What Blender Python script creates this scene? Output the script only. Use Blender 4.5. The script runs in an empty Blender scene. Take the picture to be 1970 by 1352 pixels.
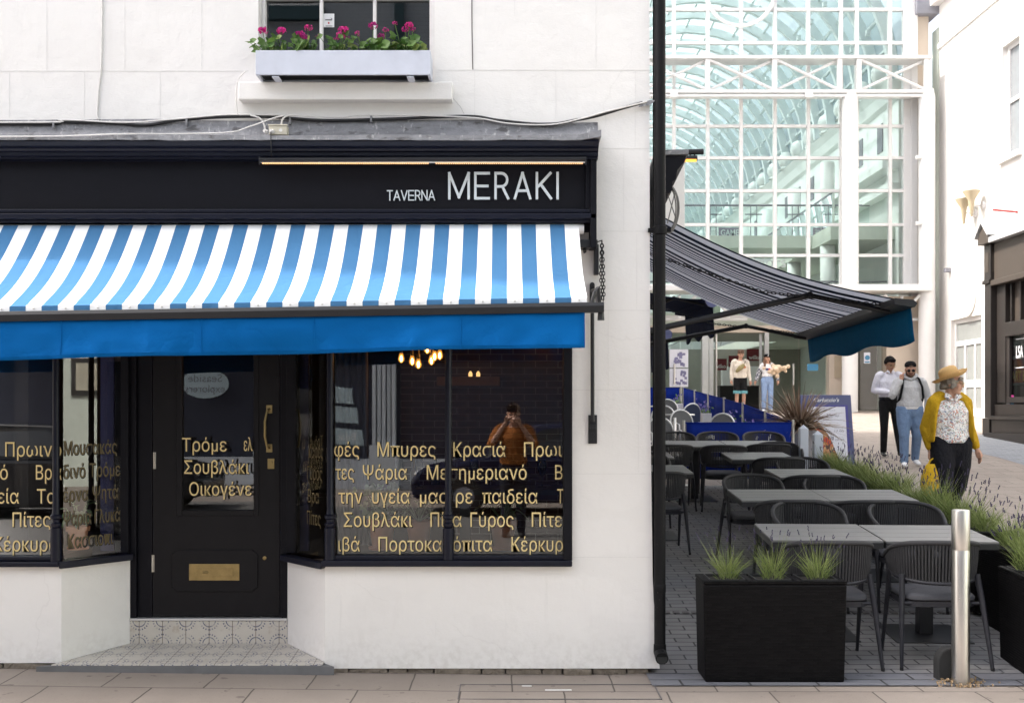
import bpy, bmesh, math, random
from mathutils import Vector, Matrix, Quaternion, noise
R = math.radians
sc = bpy.context.scene
COL = sc.collection
random.seed(7)

# ------------------------------------------------------------------ camera, sky, sun, exposure
F, D, ZC, HZ = 2100.0, 7.0, 1.667, 785.0          # focal length and horizon in photo pixels, metres to the shop front, eye height
cd = bpy.data.cameras.new('camera'); cam = bpy.data.objects.new('camera', cd); COL.objects.link(cam)
cam.location = (0, -D, ZC); cam.rotation_euler = (R(90), 0, 0)
cd.sensor_fit = 'HORIZONTAL'; cd.sensor_width = 36; cd.lens = F / 1970 * 36
cd.shift_y = (HZ - 676) / 1970; cd.clip_start = 0.02; cd.clip_end = 600
cd.dof.use_dof = True; cd.dof.focus_distance = 7.1; cd.dof.aperture_fstop = 7.0
sc.camera = cam
SUN_EL, SUN_AZ = 52.0, 274.0                       # azimuth clockwise from +Y: from the left, just behind the facade line
sv = Vector((math.sin(R(SUN_AZ)) * math.cos(R(SUN_EL)), math.cos(R(SUN_AZ)) * math.cos(R(SUN_EL)), math.sin(R(SUN_EL))))
ld = bpy.data.lights.new('sun', 'SUN'); ld.energy = 2.0; ld.angle = R(0.6); ld.color = (1, .955, .89)
lo = bpy.data.objects.new('sun', ld); COL.objects.link(lo); lo.rotation_euler = sv.to_track_quat('Z', 'Y').to_euler()
lo.location = (-20, 0, 30)
wd = bpy.data.worlds.new('World'); sc.world = wd; wd.use_nodes = True
nt = wd.node_tree; bgn = nt.nodes['Background']; sk = nt.nodes.new('ShaderNodeTexSky'); sk.sky_type = 'NISHITA'
sk.sun_disc = False; sk.sun_elevation = R(SUN_EL); sk.sun_rotation = R(SUN_AZ); sk.dust_density = 6.0; sk.air_density = 0.9; sk.ozone_density = 0.4
hs = nt.nodes.new('ShaderNodeHueSaturation'); hs.inputs['Saturation'].default_value = .42; hs.inputs['Value'].default_value = 1.12      # thin bright cloud: a paler sky
nt.links.new(sk.outputs[0], hs.inputs['Color']); nt.links.new(hs.outputs[0], bgn.inputs[0]); bgn.inputs[1].default_value = 0.15
sc.view_settings.view_transform = 'Standard'; sc.view_settings.look = 'None'
sc.view_settings.exposure = 1.70; sc.view_settings.gamma = 1
try:
    sc.cycles.use_denoising = True
    sc.cycles.max_bounces = 8; sc.cycles.transparent_max_bounces = 16; sc.cycles.diffuse_bounces = 4
    sc.cycles.sample_clamp_indirect = 6
except Exception: pass

def W(px, py, y):                                   # photo pixel at world depth y -> world point
    d = (y + D) / F
    return Vector(((px - 985) * d, y, ZC + (HZ - py) * d))

# ------------------------------------------------------------------ helpers
def tag(o, label=None, cat=None, group=None, kind=None):
    if label: o['label'] = label
    if cat: o['category'] = cat
    if group: o['group'] = group
    if kind: o['kind'] = kind
    return o
def thing(name, label, cat, loc=(0, 0, 0), group=None, rz=0, rx=0):
    o = bpy.data.objects.new(name, None); COL.objects.link(o); o.empty_display_size = .1
    o.location = loc; o.rotation_euler = (rx, 0, rz)
    return tag(o, label, cat, group)
def dup(root, loc, rz=0, rx=0, label=None, scale=None):
    r = root.copy(); COL.objects.link(r); r.location = loc; r.rotation_euler = (rx, 0, rz)
    if scale: r.scale = (scale,) * 3
    if label: r['label'] = label
    def rec(src, dst):
        for ch in list(src.children):
            c = ch.copy(); COL.objects.link(c); c.parent = dst; rec(ch, c)
    rec(root, r)
    return r
def frame(t, up=Vector((0, 0, 1))):
    t = t.normalized(); u = up if abs(t.dot(up)) < .98 else Vector((0, 1, 0))
    a = t.cross(u).normalized(); b = a.cross(t).normalized(); return a, b

class MB:
    def __init__(s): s.bm = bmesh.new(); s.mi = 0
    def f(s, vs):
        try:
            fc = s.bm.faces.new(vs); fc.material_index = s.mi; return fc
        except ValueError: return None
    def v(s, p): return s.bm.verts.new(p)
    def quad(s, *ps): s.f([s.v(p) for p in ps]); return s
    def box(s, x0, x1, y0, y1, z0, z1): return s.pris([(x0, y0, z0), (x1, y0, z0), (x1, y1, z0), (x0, y1, z0)], [(x0, y0, z1), (x1, y0, z1), (x1, y1, z1), (x0, y1, z1)])
    def obox(s, c, size, rot=None):
        c = Vector(c); h = Vector(size) / 2; m = rot or Matrix.Identity(3)
        q = lambda x, y, z: c + m @ Vector((x * h.x, y * h.y, z * h.z))
        return s.pris([q(-1, -1, -1), q(1, -1, -1), q(1, 1, -1), q(-1, 1, -1)], [q(-1, -1, 1), q(1, -1, 1), q(1, 1, 1), q(-1, 1, 1)])
    def pris(s, lo, hi):
        a = [s.v(p) for p in lo]; b = [s.v(p) for p in hi]; n = len(a)
        s.f(a[::-1]); s.f(b)
        for i in range(n): s.f([a[i], a[(i + 1) % n], b[(i + 1) % n], b[i]])
        return s
    def ext(s, pts, axis, a, b):                    # 2D outline extruded along one axis; pts give the other two in xyz order
        def m(p, t): return {'x': (t, p[0], p[1]), 'y': (p[0], t, p[1]), 'z': (p[0], p[1], t)}[axis]
        return s.pris([m(p, a) for p in pts], [m(p, b) for p in pts])
    def loft(s, rings, cap=True, closed=True):
        rs = [[s.v(p) for p in r] for r in rings]; n = len(rs[0])
        for i in range(len(rs) - 1):
            for j in range(n if closed else n - 1): s.f([rs[i][j], rs[i][(j + 1) % n], rs[i + 1][(j + 1) % n], rs[i + 1][j]])
        if cap and closed: s.f(rs[0][::-1]); s.f(rs[-1])
        return s
    def tube(s, pts, r, n=8, cap=True, flat=1.0):
        pts = [Vector(p) for p in pts]; m = len(pts); rs = r if isinstance(r, (list, tuple)) else [r] * m
        rings = []; a = None
        for i, p in enumerate(pts):
            t = pts[min(i + 1, m - 1)] - pts[max(i - 1, 0)]
            if t.length < 1e-9: t = Vector((0, 0, 1))
            if a is None: a, b = frame(t)
            else:
                t.normalize(); a = (a - t * a.dot(t)); a = a.normalized() if a.length > 1e-6 else frame(t)[0]; b = a.cross(t).normalized()
            rings.append([p + (a * math.cos(2 * math.pi * k / n) + b * flat * math.sin(2 * math.pi * k / n)) * rs[i] for k in range(n)])
        return s.loft(rings, cap)
    def lathe(s, c, prof, n=20, ax=None, cap=True):
        c = Vector(c); t = Vector(ax or (0, 0, 1)).normalized(); a, b = frame(t)
        return s.loft([[c + t * z + (a * math.cos(2 * math.pi * k / n) + b * math.sin(2 * math.pi * k / n)) * max(r, .0004) for k in range(n)] for r, z in prof], cap)
    def ell(s, c, r, n=12, m=8, rot=None):
        c = Vector(c); q = rot or Matrix.Identity(3)
        rings = []
        for i in range(m + 1):
            th = math.pi * (i / m) * .998 + .001
            rings.append([c + q @ Vector((r[0] * math.sin(th) * math.cos(2 * math.pi * k / n), r[1] * math.sin(th) * math.sin(2 * math.pi * k / n), r[2] * math.cos(th))) for k in range(n)])
        return s.loft(rings)
    def text(s, body, u0, u1, v0, cap, fn, off=0.0, ext=0.0):
        me = text_mesh(body, off)
        if not me[0]: return s
        xs = [p[0] for p in me[0]]; x0, x1 = me[2]; w = (x1 - x0) or 1
        ku = (u1 - u0) / w if u1 is not None else cap / CAPH
        kv = cap / CAPH
        vs = [s.v(fn(u0 + (p[0] - x0) * ku, v0 + p[1] * kv)) for p in me[0]]
        for fc in me[1]: s.f([vs[i] for i in fc])
        return s
    def build(s, name, mats, parent=None, at=None, smooth=False, bevel=0, recalc=True, ang=None):
        bm = s.bm
        if recalc: bmesh.ops.recalc_face_normals(bm, faces=bm.faces[:])
        sh = Vector((0, 0, 0))
        if parent:
            rt = parent
            while rt.parent: rt = rt.parent
            sh = rt.location.copy()
        elif at is not None: sh = Vector(at)
        if sh.length > 0: bmesh.ops.translate(bm, verts=bm.verts[:], vec=-sh)
        me = bpy.data.meshes.new(name); bm.to_mesh(me); bm.free()
        for m in (mats if isinstance(mats, (list, tuple)) else [mats]): me.materials.append(m)
        o = bpy.data.objects.new(name, me); COL.objects.link(o)
        if parent: o.parent = parent
        elif at is not None: o.location = at
        if smooth:
            me.shade_smooth()
            if ang: me.set_sharp_from_angle(angle=R(ang))
        if bevel:
            b = o.modifiers.new('bevel', 'BEVEL'); b.width = bevel; b.segments = 2; b.limit_method = 'ANGLE'; b.angle_limit = R(40)
        return o

_tc = {}
def text_mesh(body, off=0.0):
    k = (body, off)
    if k in _tc: return _tc[k]
    def ev(o_):
        c = bpy.data.curves.new('lettering', 'FONT'); c.body = body; c.size = 1; c.resolution_u = 4; c.offset = o_
        o = bpy.data.objects.new('lettering', c); COL.objects.link(o); bpy.context.view_layer.update()
        dg = bpy.context.evaluated_depsgraph_get(); m = o.evaluated_get(dg).to_mesh()
        vs = [(v.co.x, v.co.y) for v in m.vertices]; fs = [list(p.vertices) for p in m.polygons]
        o.evaluated_get(dg).to_mesh_clear(); bpy.data.objects.remove(o); bpy.data.curves.remove(c)
        return vs, fs
    vs, fs = ev(0.0)
    ex = (min(v[0] for v in vs), max(v[0] for v in vs)) if vs else (0, 1)
    if off: vs, fs = ev(off)
    _tc[k] = (vs, fs, ex); return _tc[k]
CAPH = 1.0
CAPH = max(v[1] for v in text_mesh('H')[0])

# ------------------------------------------------------------------ materials
class NT:
    def __init__(s, name):
        s.m = bpy.data.materials.new(name); s.m.use_nodes = True; s.t = s.m.node_tree; s.b = s.t.nodes['Principled BSDF']; s.o = s.t.nodes['Material Output']
        s.tc = s.n('TexCoord').outputs['Object']
    def n(s, ty, **kw):
        nd = s.t.nodes.new('ShaderNode' + ty)
        for k, v in kw.items(): setattr(nd, k, v)
        return nd
    def l(s, a, b): s.t.links.new(a, b)
    def noise(s, scale, detail=4, vec=None, rough=.55):
        n = s.n('TexNoise'); n.inputs['Scale'].default_value = scale; n.inputs['Detail'].default_value = detail; n.inputs['Roughness'].default_value = rough
        s.l(vec or s.tc, n.inputs['Vector']); return n.outputs['Fac']
    def mapping(s, scale=(1, 1, 1), rot=(0, 0, 0), loc=(0, 0, 0)):
        m = s.n('Mapping'); m.inputs['Scale'].default_value = scale; m.inputs['Rotation'].default_value = rot; m.inputs['Location'].default_value = loc
        s.l(s.tc, m.inputs['Vector']); return m.outputs[0]
    def ramp(s, fac, stops):
        r = s.n('ValToRGB'); e = r.color_ramp.elements
        while len(e) < len(stops): e.new(.5)
        for i, (p, c) in enumerate(stops): e[i].position = p; e[i].color = (c, c, c, 1) if isinstance(c, (int, float)) else (*c, 1)
        s.l(fac, r.inputs[0]); return r.outputs[0]
    def mix(s, fac, a, b, mode='MIX'):
        m = s.n('MixRGB', blend_type=mode)
        for i, x in zip((0, 1, 2), (fac, a, b)):
            if isinstance(x, (int, float)): m.inputs[i].default_value = x if i == 0 else (x, x, x, 1)
            elif isinstance(x, (tuple, list)): m.inputs[i].default_value = (*x, 1)
            else: s.l(x, m.inputs[i])
        return m.outputs[0]
    def math(s, op, a, b=0.0, clamp=False):
        m = s.n('Math', operation=op, use_clamp=clamp)
        for i, x in enumerate((a, b)):
            if isinstance(x, (int, float)): m.inputs[i].default_value = x
            else: s.l(x, m.inputs[i])
        return m.outputs[0]
    def xyz(s, vec=None):
        x = s.n('SeparateXYZ'); s.l(vec or s.tc, x.inputs[0]); return x.outputs
    def bump(s, h, strength=.3, dist=.01):
        b = s.n('Bump'); b.inputs['Strength'].default_value = strength; b.inputs['Distance'].default_value = dist
        s.l(h, b.inputs['Height']); s.l(b.outputs[0], s.b.inputs['Normal']); return b
    def done(s, col=None, rough=None, metal=0, spec=.5):
        if col is not None:
            if isinstance(col, (tuple, list)): s.b.inputs['Base Color'].default_value = (*col, 1)
            else: s.l(col, s.b.inputs['Base Color'])
        if rough is not None:
            if isinstance(rough, (int, float)): s.b.inputs['Roughness'].default_value = rough
            else: s.l(rough, s.b.inputs['Roughness'])
        s.b.inputs['Metallic'].default_value = metal; s.b.inputs['Specular IOR Level'].default_value = spec
        return s.m
def dk(c, k): return tuple(min(1, x * k) for x in c)
def mat(name, col, rough=.5, metal=0, var=.12, vs=6, bump=0, bs=60, spec=.5, bd=.004, rv=0):
    t = NT(name); c = t.mix(t.noise(vs, 5), dk(col, 1 - var), dk(col, 1 + var))
    if bump: t.bump(t.noise(bs, 5), bump, bd)
    rr = rough
    if rv: rr = t.math('ADD', t.math('MULTIPLY', t.noise(vs * 2.3, 4), rv), rough - rv / 2)
    return t.done(c, rr, metal, spec)
def emit(name, col, st):
    t = NT(name); t.b.inputs['Base Color'].default_value = (*col, 1); t.b.inputs['Emission Color'].default_value = (*col, 1); t.b.inputs['Emission Strength'].default_value = st
    return t.m
def glass(name, tint=(.95, .97, .97), ior=1.55, rough=0.0):
    t = NT(name); fr = t.n('Fresnel'); fr.inputs[0].default_value = ior
    tr = t.n('BsdfTransparent'); tr.inputs[0].default_value = (*tint, 1); gl = t.n('BsdfGlossy'); gl.inputs['Roughness'].default_value = rough
    mx = t.n('MixShader'); t.l(fr.outputs[0], mx.inputs[0]); t.l(tr.outputs[0], mx.inputs[1]); t.l(gl.outputs[0], mx.inputs[2]); t.l(mx.outputs[0], t.o.inputs[0])
    t.t.nodes.remove(t.b); return t.m

M = {}
def mk_materials():
    # painted render: soft white with brush lumps, hairline wear and faint grime
    t = NT('white_render'); c = t.mix(t.noise(1.3, 6), (.725, .706, .688), (.80, .783, .766))
    st = t.ramp(t.noise(7, 8, t.mapping((1, 1, .22)), .7), [(.58, 0), (.78, 1)]); c = t.mix(t.math('MULTIPLY', st, .22), c, (.58, .555, .52))
    rn = t.ramp(t.noise(5, 6, t.mapping((3.2, 1, .16)), .75), [(.60, 0), (.76, 1)]); c = t.mix(t.math('MULTIPLY', rn, .22), c, (.50, .49, .47))
    pt = t.ramp(t.noise(1.7, 3, t.mapping((1, 1, 1.6))), [(.52, 0), (.56, 1)]); c = t.mix(t.math('MULTIPLY', pt, .10), c, (.60, .585, .57))
    z = t.xyz()[2]; sp0 = t.math('MULTIPLY', t.ramp(t.math('ADD', z, t.math('MULTIPLY', t.noise(9, 6), .35)), [(.16, 1), (.42, 0)]), t.ramp(t.noise(24, 6), [(.42, 0), (.62, 1)])); c = t.mix(t.math('MULTIPLY', sp0, .22), c, (.36, .32, .28))
    sp = t.ramp(t.noise(55, 3), [(.72, 0), (.76, 1)]); c = t.mix(t.math('MULTIPLY', sp, .28), c, (.42, .40, .38))
    wv = t.n('TexVoronoi'); wv.feature = 'DISTANCE_TO_EDGE'; wv.inputs['Scale'].default_value = .55; dv = t.n('MixRGB', blend_type='LINEAR_LIGHT'); dv.inputs[0].default_value = .14; t.l(t.tc, dv.inputs[1]); nn = t.n('TexNoise'); nn.inputs['Scale'].default_value = 4; nn.inputs['Detail'].default_value = 6; t.l(t.tc, nn.inputs['Vector']); t.l(nn.outputs['Color'], dv.inputs[2]); t.l(dv.outputs[0], wv.inputs['Vector'])
    ck = t.math('MULTIPLY', t.ramp(wv.outputs['Distance'], [(.0012, 1), (.004, 0)]), t.ramp(t.noise(1.4, 3), [(.50, 0), (.58, 1)])); c = t.mix(t.math('MULTIPLY', ck, .11), c, (.36, .34, .33))
    t.bump(t.math('ADD', t.noise(9, 6), t.math('MULTIPLY', t.noise(120, 3, t.mapping((.4, 1, 1.4))), .18)), .4, .014); M['render'] = t.done(c, .62, 0, .35)
    M['joint'] = mat('joint_line', (.69, .675, .66), .7, var=.12, vs=30)
    M['crack'] = mat('crack_line', (.12, .11, .11), .8)
    # shop front paint: near black navy, brushed
    t = NT('navy_black_paint'); c = t.mix(t.noise(14, 5), (.0040, .0040, .0066), (.0065, .0065, .0105)); ch = t.ramp(t.noise(40, 6), [(.7, 0), (.76, 1)])
    c = t.mix(t.math('MULTIPLY', ch, .25), c, (.06, .06, .065)); t.bump(t.noise(30, 4, t.mapping((.25, 1, 1))), .18, .004); M['paint'] = t.done(c, .5, 0, .16)
    t = NT('navy_gloss_paint'); c = t.mix(t.noise(9, 5), (.0045, .0055, .0125), (.009, .010, .021)); t.bump(t.noise(22, 4, t.mapping((.2, 1, 1))), .22, .004); M['gloss'] = t.done(c, .34, 0, .22)
    M['door'] = mat('door_paint', (.0075, .0070, .0088), .45, var=.25, vs=12, bump=.12, bs=40, spec=.2)
    t = NT('lead_sheet'); c = t.mix(t.noise(11, 9, t.mapping((1, 1, 2.4)), .75), (.06, .062, .07), (.34, .34, .36)); w = t.ramp(t.noise(22, 8, t.mapping((1.4, 1, .5)), .7), [(.57, 0), (.68, 1)])
    c = t.mix(t.math('MULTIPLY', w, .6), c, (.60, .59, .58)); d = t.ramp(t.noise(9, 8, t.mapping((1, 1, 2.5))), [(.58, 0), (.66, 1)]); c = t.mix(t.math('MULTIPLY', d, .7), c, (.035, .03, .028)); t.bump(t.noise(16, 7), .7, .02)
    M['lead'] = t.done(c, .55, .1)
    t = NT('blue_stripe_cloth'); M['blue'] = cloth(t, (.056, .160, .315), (.064, .178, .345))
    t = NT('white_stripe_cloth'); M['cwhite'] = cloth(t, (.80, .80, .81), (.87, .87, .87))
    t = NT('blue_valance_cloth'); M['valance'] = cloth(t, (.0008, .080, .27), (.0015, .100, .32))
    t = NT('shaded_navy_stripe_cloth'); M['shadednavy'] = cloth(t, (.004, .012, .034), (.006, .016, .044))  # dark navy: shade under the alley awning put into the colour
    t = NT('shaded_white_stripe_cloth'); M['shadedwhite'] = thin(t, cloth(t, (.46, .475, .52), (.53, .545, .58)), (.40, .41, .47))  # white stripes darkened to grey for the shade under the awning
    t = NT('teal_valance_cloth'); M['teal'] = cloth(t, (.004, .075, .17), (.006, .10, .22))
    t = NT('dark_navy_cloth'); M['darknavy'] = cloth(t, (.008, .011, .03), (.012, .018, .045))
    M['black'] = mat('black_metal', (.007, .007, .009), .45, var=.3, bump=.08, bs=60)
    t = NT('cast_iron_pipe'); c = t.mix(t.noise(4, 5), (.006, .006, .007), (.014, .014, .015)); sp = t.ramp(t.noise(90, 2), [(.71, 0), (.75, 1)]); c = t.mix(t.math('MULTIPLY', sp, .5), c, (.12, .11, .1)); M['pipe'] = t.done(c, .5, 0, .1)
    M['brass'] = mat('aged_brass', (.30, .225, .10), .36, .85, var=.35, vs=25, bump=.1, bs=50, rv=.25)
    M['steelhinge'] = mat('hinge_steel', (.5, .47, .42), .4, .7, var=.3, vs=30)
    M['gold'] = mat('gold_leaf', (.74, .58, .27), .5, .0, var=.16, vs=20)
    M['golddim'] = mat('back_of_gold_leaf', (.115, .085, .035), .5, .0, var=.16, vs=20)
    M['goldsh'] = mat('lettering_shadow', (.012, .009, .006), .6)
    M['silver'] = mat('sign_letter_silver', (.62, .67, .70), .45, .0, var=.04)
    M['glass'] = glass('shop_glass', (.90, .92, .92), 2.25)
    M['upglass'] = glass('sash_glass', (.72, .78, .82), 2.0)
    M['mglass'] = glass('atrium_glass', (.76, .832, .822), 1.33)
    M['dglass'] = glass('clear_glass', (.86, .94, .92), 1.4)
    M['rglass'] = glass('shop_window_glass', (.7, .72, .7), 1.7)
    M['wood'] = mat('old_white_paint', (.70, .685, .675), .55, var=.1, vs=18, bump=.3, bs=30)
    M['wboxw'] = mat('lilac_white_paint', (.52, .545, .625), .5, var=.13, vs=8, bump=.2, bs=30)
    M['wcable'] = mat('white_cable', (.66, .64, .62), .5, var=.15, vs=30)
    M['bcable'] = mat('black_cable', (.015, .015, .016), .5)
    M['beige'] = mat('junction_box_plastic', (.56, .52, .42), .5, var=.1)
    M['led'] = emit('warm_led', (1, .55, .25), .24)
    M['heater'] = emit('heater_glow', (1, .40, .06), .6)
    t = NT('amber_bulb_glass'); a = t.n('BsdfTransparent'); a.inputs[0].default_value = (1, .72, .35, 1); e = t.n('Emission'); e.inputs[0].default_value = (1, .42, .08, 1); e.inputs[1].default_value = .55; x = t.n('MixShader'); x.inputs[0].default_value = .4; t.l(a.outputs[0], x.inputs[1]); t.l(e.outputs[0], x.inputs[2]); t.l(x.outputs[0], t.o.inputs[0]); M['amber'] = t.m
    M['bulb'] = emit('filament_bulb', (1, .50, .15), 30)
    M['lampshade'] = emit('lamp_glow', (1, .55, .2), .5)
    # ground
    M['buff'] = paving('buff_flagstones', (.225, .188, .160), (.275, .234, .202), .62, .42, .0055, (.085, .070, .06), .5)
    M['flag2'] = paving('buff_paving_strips', (.245, .208, .180), (.31, .265, .230), .62, .34, .008, (.15, .12, .10), .45)
    M['setts'] = paving('slate_setts', (.165, .160, .162), (.245, .236, .230), .235, .115, .007, (.035, .034, .034), .5, blue=True)
    M['slate'] = paving('slate_edging', (.115, .12, .14), (.165, .165, .18), .42, .16, .008, (.03, .03, .03), .5)
    M['greypave'] = paving('grey_paving', (.22, .23, .25), (.28, .29, .31), .30, .15, .008, (.15, .15, .15), .5)
    M['asphalt'] = mat('asphalt', (.12, .115, .11), .85, var=.3, vs=40, bump=.5, bs=200)
    M['kerb'] = mat('kerb_stone', (.30, .28, .26), .8, var=.2, vs=20, bump=.3)
    t = NT('foundation_stone'); c = t.mix(t.noise(12, 8, t.mapping((1, 1, 2.2)), .7), (.045, .038, .03), (.30, .25, .20)); t.bump(t.noise(16, 8), 1.0, .05); M['stone'] = t.done(c, .9)
    M['tile'] = tiles('patterned_tiles')
    M['stepgrey'] = mat('step_grey_stone', (.13, .13, .135), .7, var=.3, vs=9, bump=.4, bs=40); M['nosing'] = mat('metal_nosing', (.62, .62, .62), .35, .6)
    # furniture
    t = NT('rattan_weave'); mp = t.mapping((1, 1, 1)); br = t.n('TexBrick'); br.offset = .5
    xz = t.xyz(); cb = t.n('CombineXYZ'); t.l(t.math('ADD', xz[0], xz[1]), cb.inputs[0]); t.l(xz[2], cb.inputs[1]); t.l(cb.outputs[0], br.inputs['Vector'])
    br.inputs['Scale'].default_value = 1; br.inputs['Brick Width'].default_value = .055; br.inputs['Row Height'].default_value = .0165; br.inputs['Mortar Size'].default_value = .0026; br.inputs['Mortar Smooth'].default_value = .9
    br.inputs['Color1'].default_value = (.0036, .0032, .0038, 1); br.inputs['Color2'].default_value = (.0078, .0070, .0078, 1); br.inputs['Mortar'].default_value = (.0012, .0012, .0012, 1)
    t.bump(t.math('SUBTRACT', 1, br.outputs['Fac']), 1, .012); M['rattan'] = t.done(br.outputs['Color'], .6, 0, .10)
    M['soil'] = mat('potting_soil', (.02, .016, .012), .95, var=.5, vs=60, bump=.8)
    M['chairmetal'] = mat('charcoal_powder_coat', (.030, .030, .036), .45, var=.25, spec=.3)
    M['rope'] = mat('charcoal_rope', (.036, .035, .038), .8, var=.35, vs=90, bump=.5, bs=300)
    M['cushion'] = mat('charcoal_cushion', (.058, .058, .066), .85, var=.15, vs=120, bump=.3, bs=300)
    t = NT('grey_slats'); c = t.mix(t.noise(9, 6, t.mapping((1, 12, 1))), (.145, .142, .140), (.215, .21, .205)); t.bump(t.noise(20, 4, t.mapping((1, 14, 1))), .1, .003); M['slats'] = t.done(c, .48)
    M['tmetal'] = mat('table_metal', (.022, .022, .024), .45, var=.2)
    t = NT('brushed_steel'); c = t.mix(t.noise(6, 6, t.mapping((8, 8, .4))), (.50, .48, .45), (.72, .70, .67)); w = t.ramp(t.noise(8, 7, t.mapping((1, 1, .35))), [(.56, 0), (.75, 1)])
    c = t.mix(t.math('MULTIPLY', w, .5), c, (.32, .28, .24)); M['steel'] = t.done(c, t.math('ADD', t.math('MULTIPLY', t.noise(30, 4, t.mapping((1, 1, .2))), .22), .20), 1)
    M['rubber'] = mat('black_rubber', (.02, .02, .02), .8, bump=.3)
    M['dry'] = mat('dry_leaf', (.30, .21, .12), .8, var=.4, vs=20)
    for i, c in enumerate([(.17, .225, .062), (.225, .28, .088), (.30, .34, .135), (.10, .14, .045)]): M['lav%d' % i] = leafmat('lavender_leaf_%s' % 'abcd'[i], c)
    M['lavflower'] = mat('lavender_flower', (.045, .035, .075), .8, var=.4, vs=60)
    for i, c in enumerate([(.05, .12, .02), (.09, .17, .035), (.16, .22, .05)]): M['ger%d' % i] = leafmat('geranium_leaf_%s' % 'abc'[i], c)
    M['pink'] = leafmat('geranium_petal_pink', (.62, .02, .24)); M['mag'] = leafmat('geranium_petal_magenta', (.34, .008, .17))
    for i, c in enumerate([(.14, .085, .055), (.23, .16, .115), (.33, .255, .19), (.08, .05, .035)]): M['phor%d' % i] = leafmat('bronze_leaf_%s' % 'abcd'[i], c)
    M['terracotta'] = mat('terracotta', (.55, .24, .13), .8, var=.15, vs=14)
    M['houseleaf'] = leafmat('house_plant_leaf', (.20, .30, .16)); M['houseleaf2'] = leafmat('house_plant_pale_leaf', (.32, .42, .26))
    t = NT('royal_blue_banner'); M['banner'] = cloth(t, (.004, .016, .16), (.006, .022, .20))
    M['white'] = mat('white_paint', (.78, .78, .78), .5, var=.04)
    M['postwhite'] = mat('post_pale_paint', (.62, .66, .74), .5, var=.06)
    M['chrome'] = mat('satin_steel', (.55, .54, .52), .3, .9, var=.1)
    M['bistro'] = mat('navy_weave', (.030, .042, .085), .6, var=.4, vs=150); M['bistroin'] = mat('grey_weave', (.13, .13, .13), .7, var=.2, vs=120)
    M['alu'] = mat('aluminium_tube', (.66, .66, .66), .35, .7)
    M['boardblue'] = mat('slate_blue_paint', (.075, .085, .19), .5, var=.08); M['boardtrim'] = mat('violet_blue_trim', (.055, .05, .24), .5)
    M['paper'] = mat('menu_paper', (.70, .70, .76), .6, var=.03); M['ink'] = mat('grey_ink', (.16, .16, .20), .7)
    t = NT('food_picture'); vo = t.n('TexVoronoi'); vo.inputs['Scale'].default_value = 16; t.l(t.tc, vo.inputs['Vector']); M['food'] = t.done(t.ramp(vo.outputs['Color'], [(.15, (.10, .04, .02)), (.4, (.55, .22, .05)), (.6, (.62, .42, .20)), (.85, (.45, .06, .02))]), .5)
    # mall and right hand buildings
    M['mwhite'] = mat('mall_white_steel', (.66, .65, .64), .4, var=.03)
    M['mrib'] = mat('roof_rib_white', (.74, .79, .79), .5, var=.03)
    t = NT('roof_glazing'); a = t.n('BsdfTransparent'); a.inputs[0].default_value = (.74, .80, .80, 1); b = t.n('BsdfDiffuse'); b.inputs[0].default_value = (.52, .60, .61, 1); b2 = t.n('BsdfTranslucent'); b2.inputs[0].default_value = (.66, .74, .75, 1)
    m1 = t.n('MixShader'); m1.inputs[0].default_value = .5; m2 = t.n('MixShader'); m2.inputs[0].default_value = .66
    t.l(b.outputs[0], m1.inputs[1]); t.l(b2.outputs[0], m1.inputs[2]); t.l(a.outputs[0], m2.inputs[1]); t.l(m1.outputs[0], m2.inputs[2]); t.l(m2.outputs[0], t.o.inputs[0]); M['roofglass'] = t.m
    M['mwall'] = mat('atrium_white_wall', (.78, .80, .78), .6, var=.03); M['mstone'] = mat('pale_green_stone', (.62, .66, .58), .6, var=.05)
    M['mbeige'] = mat('beige_stone', (.52, .44, .36), .6, var=.08, vs=2); M['mdark'] = mat('dark_interior', (.03, .028, .026), .6); M['mgrey'] = mat('grey_cladding', (.22, .22, .25), .6)
    M['olive'] = mat('interior_taupe', (.30, .285, .245), .6, var=.1); M['mfloor'] = mat('polished_floor', (.42, .38, .33), .25)
    M['red'] = mat('dark_red_sign', (.17, .012, .02), .5); M['purple'] = mat('game_sign_panel', (.30, .24, .31), .5)
    M['plaque'] = mat('stone_plaque', (.40, .33, .24), .5); M['cyan'] = mat('blue_notice', (.04, .20, .36), .5)
    t = NT('pale_gold_wall'); M['rwall'] = mat('cream_render', (.70, .68, .655), .6, var=.03, bump=.15, bs=12)
    M['rbrown'] = mat('brown_shop_paint', (.060, .046, .036), .5, var=.12, vs=3, bump=.06); M['rdark'] = mat('dark_brown_paint', (.026, .0205, .018), .45, var=.15, vs=4)
    M['rroof'] = mat('pale_lead_roof', (.42, .42, .42), .6, var=.2, vs=8, bump=.2)
    t = NT('poster_orange'); M['poster'] = t.done(t.ramp(t.noise(5, 3), [(.35, (.10, .015, .008)), (.5, (.38, .07, .01)), (.65, (.55, .20, .02))]), .5)
    t = NT('landscape_picture'); z = t.xyz()[2]; M['pict'] = t.done(t.ramp(t.noise(3, 3), [(.35, (.02, .06, .05)), (.55, (.05, .12, .11)), (.7, (.2, .22, .25))]), .5)
    M['yellowtext'] = mat('poster_yellow', (.75, .55, .08), .5); M['orangebit'] = mat('sticker_orange', (.6, .18, .04), .5); M['pinkbit'] = mat('sticker_pink', (.5, .05, .25), .5)
    # interior of the restaurant
    t = NT('interior_brick'); br = t.n('TexBrick'); cb = t.n('CombineXYZ'); x = t.xyz(); t.l(t.math('ADD', x[0], x[1]), cb.inputs[0]); t.l(x[2], cb.inputs[1]); t.l(cb.outputs[0], br.inputs['Vector'])
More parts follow.
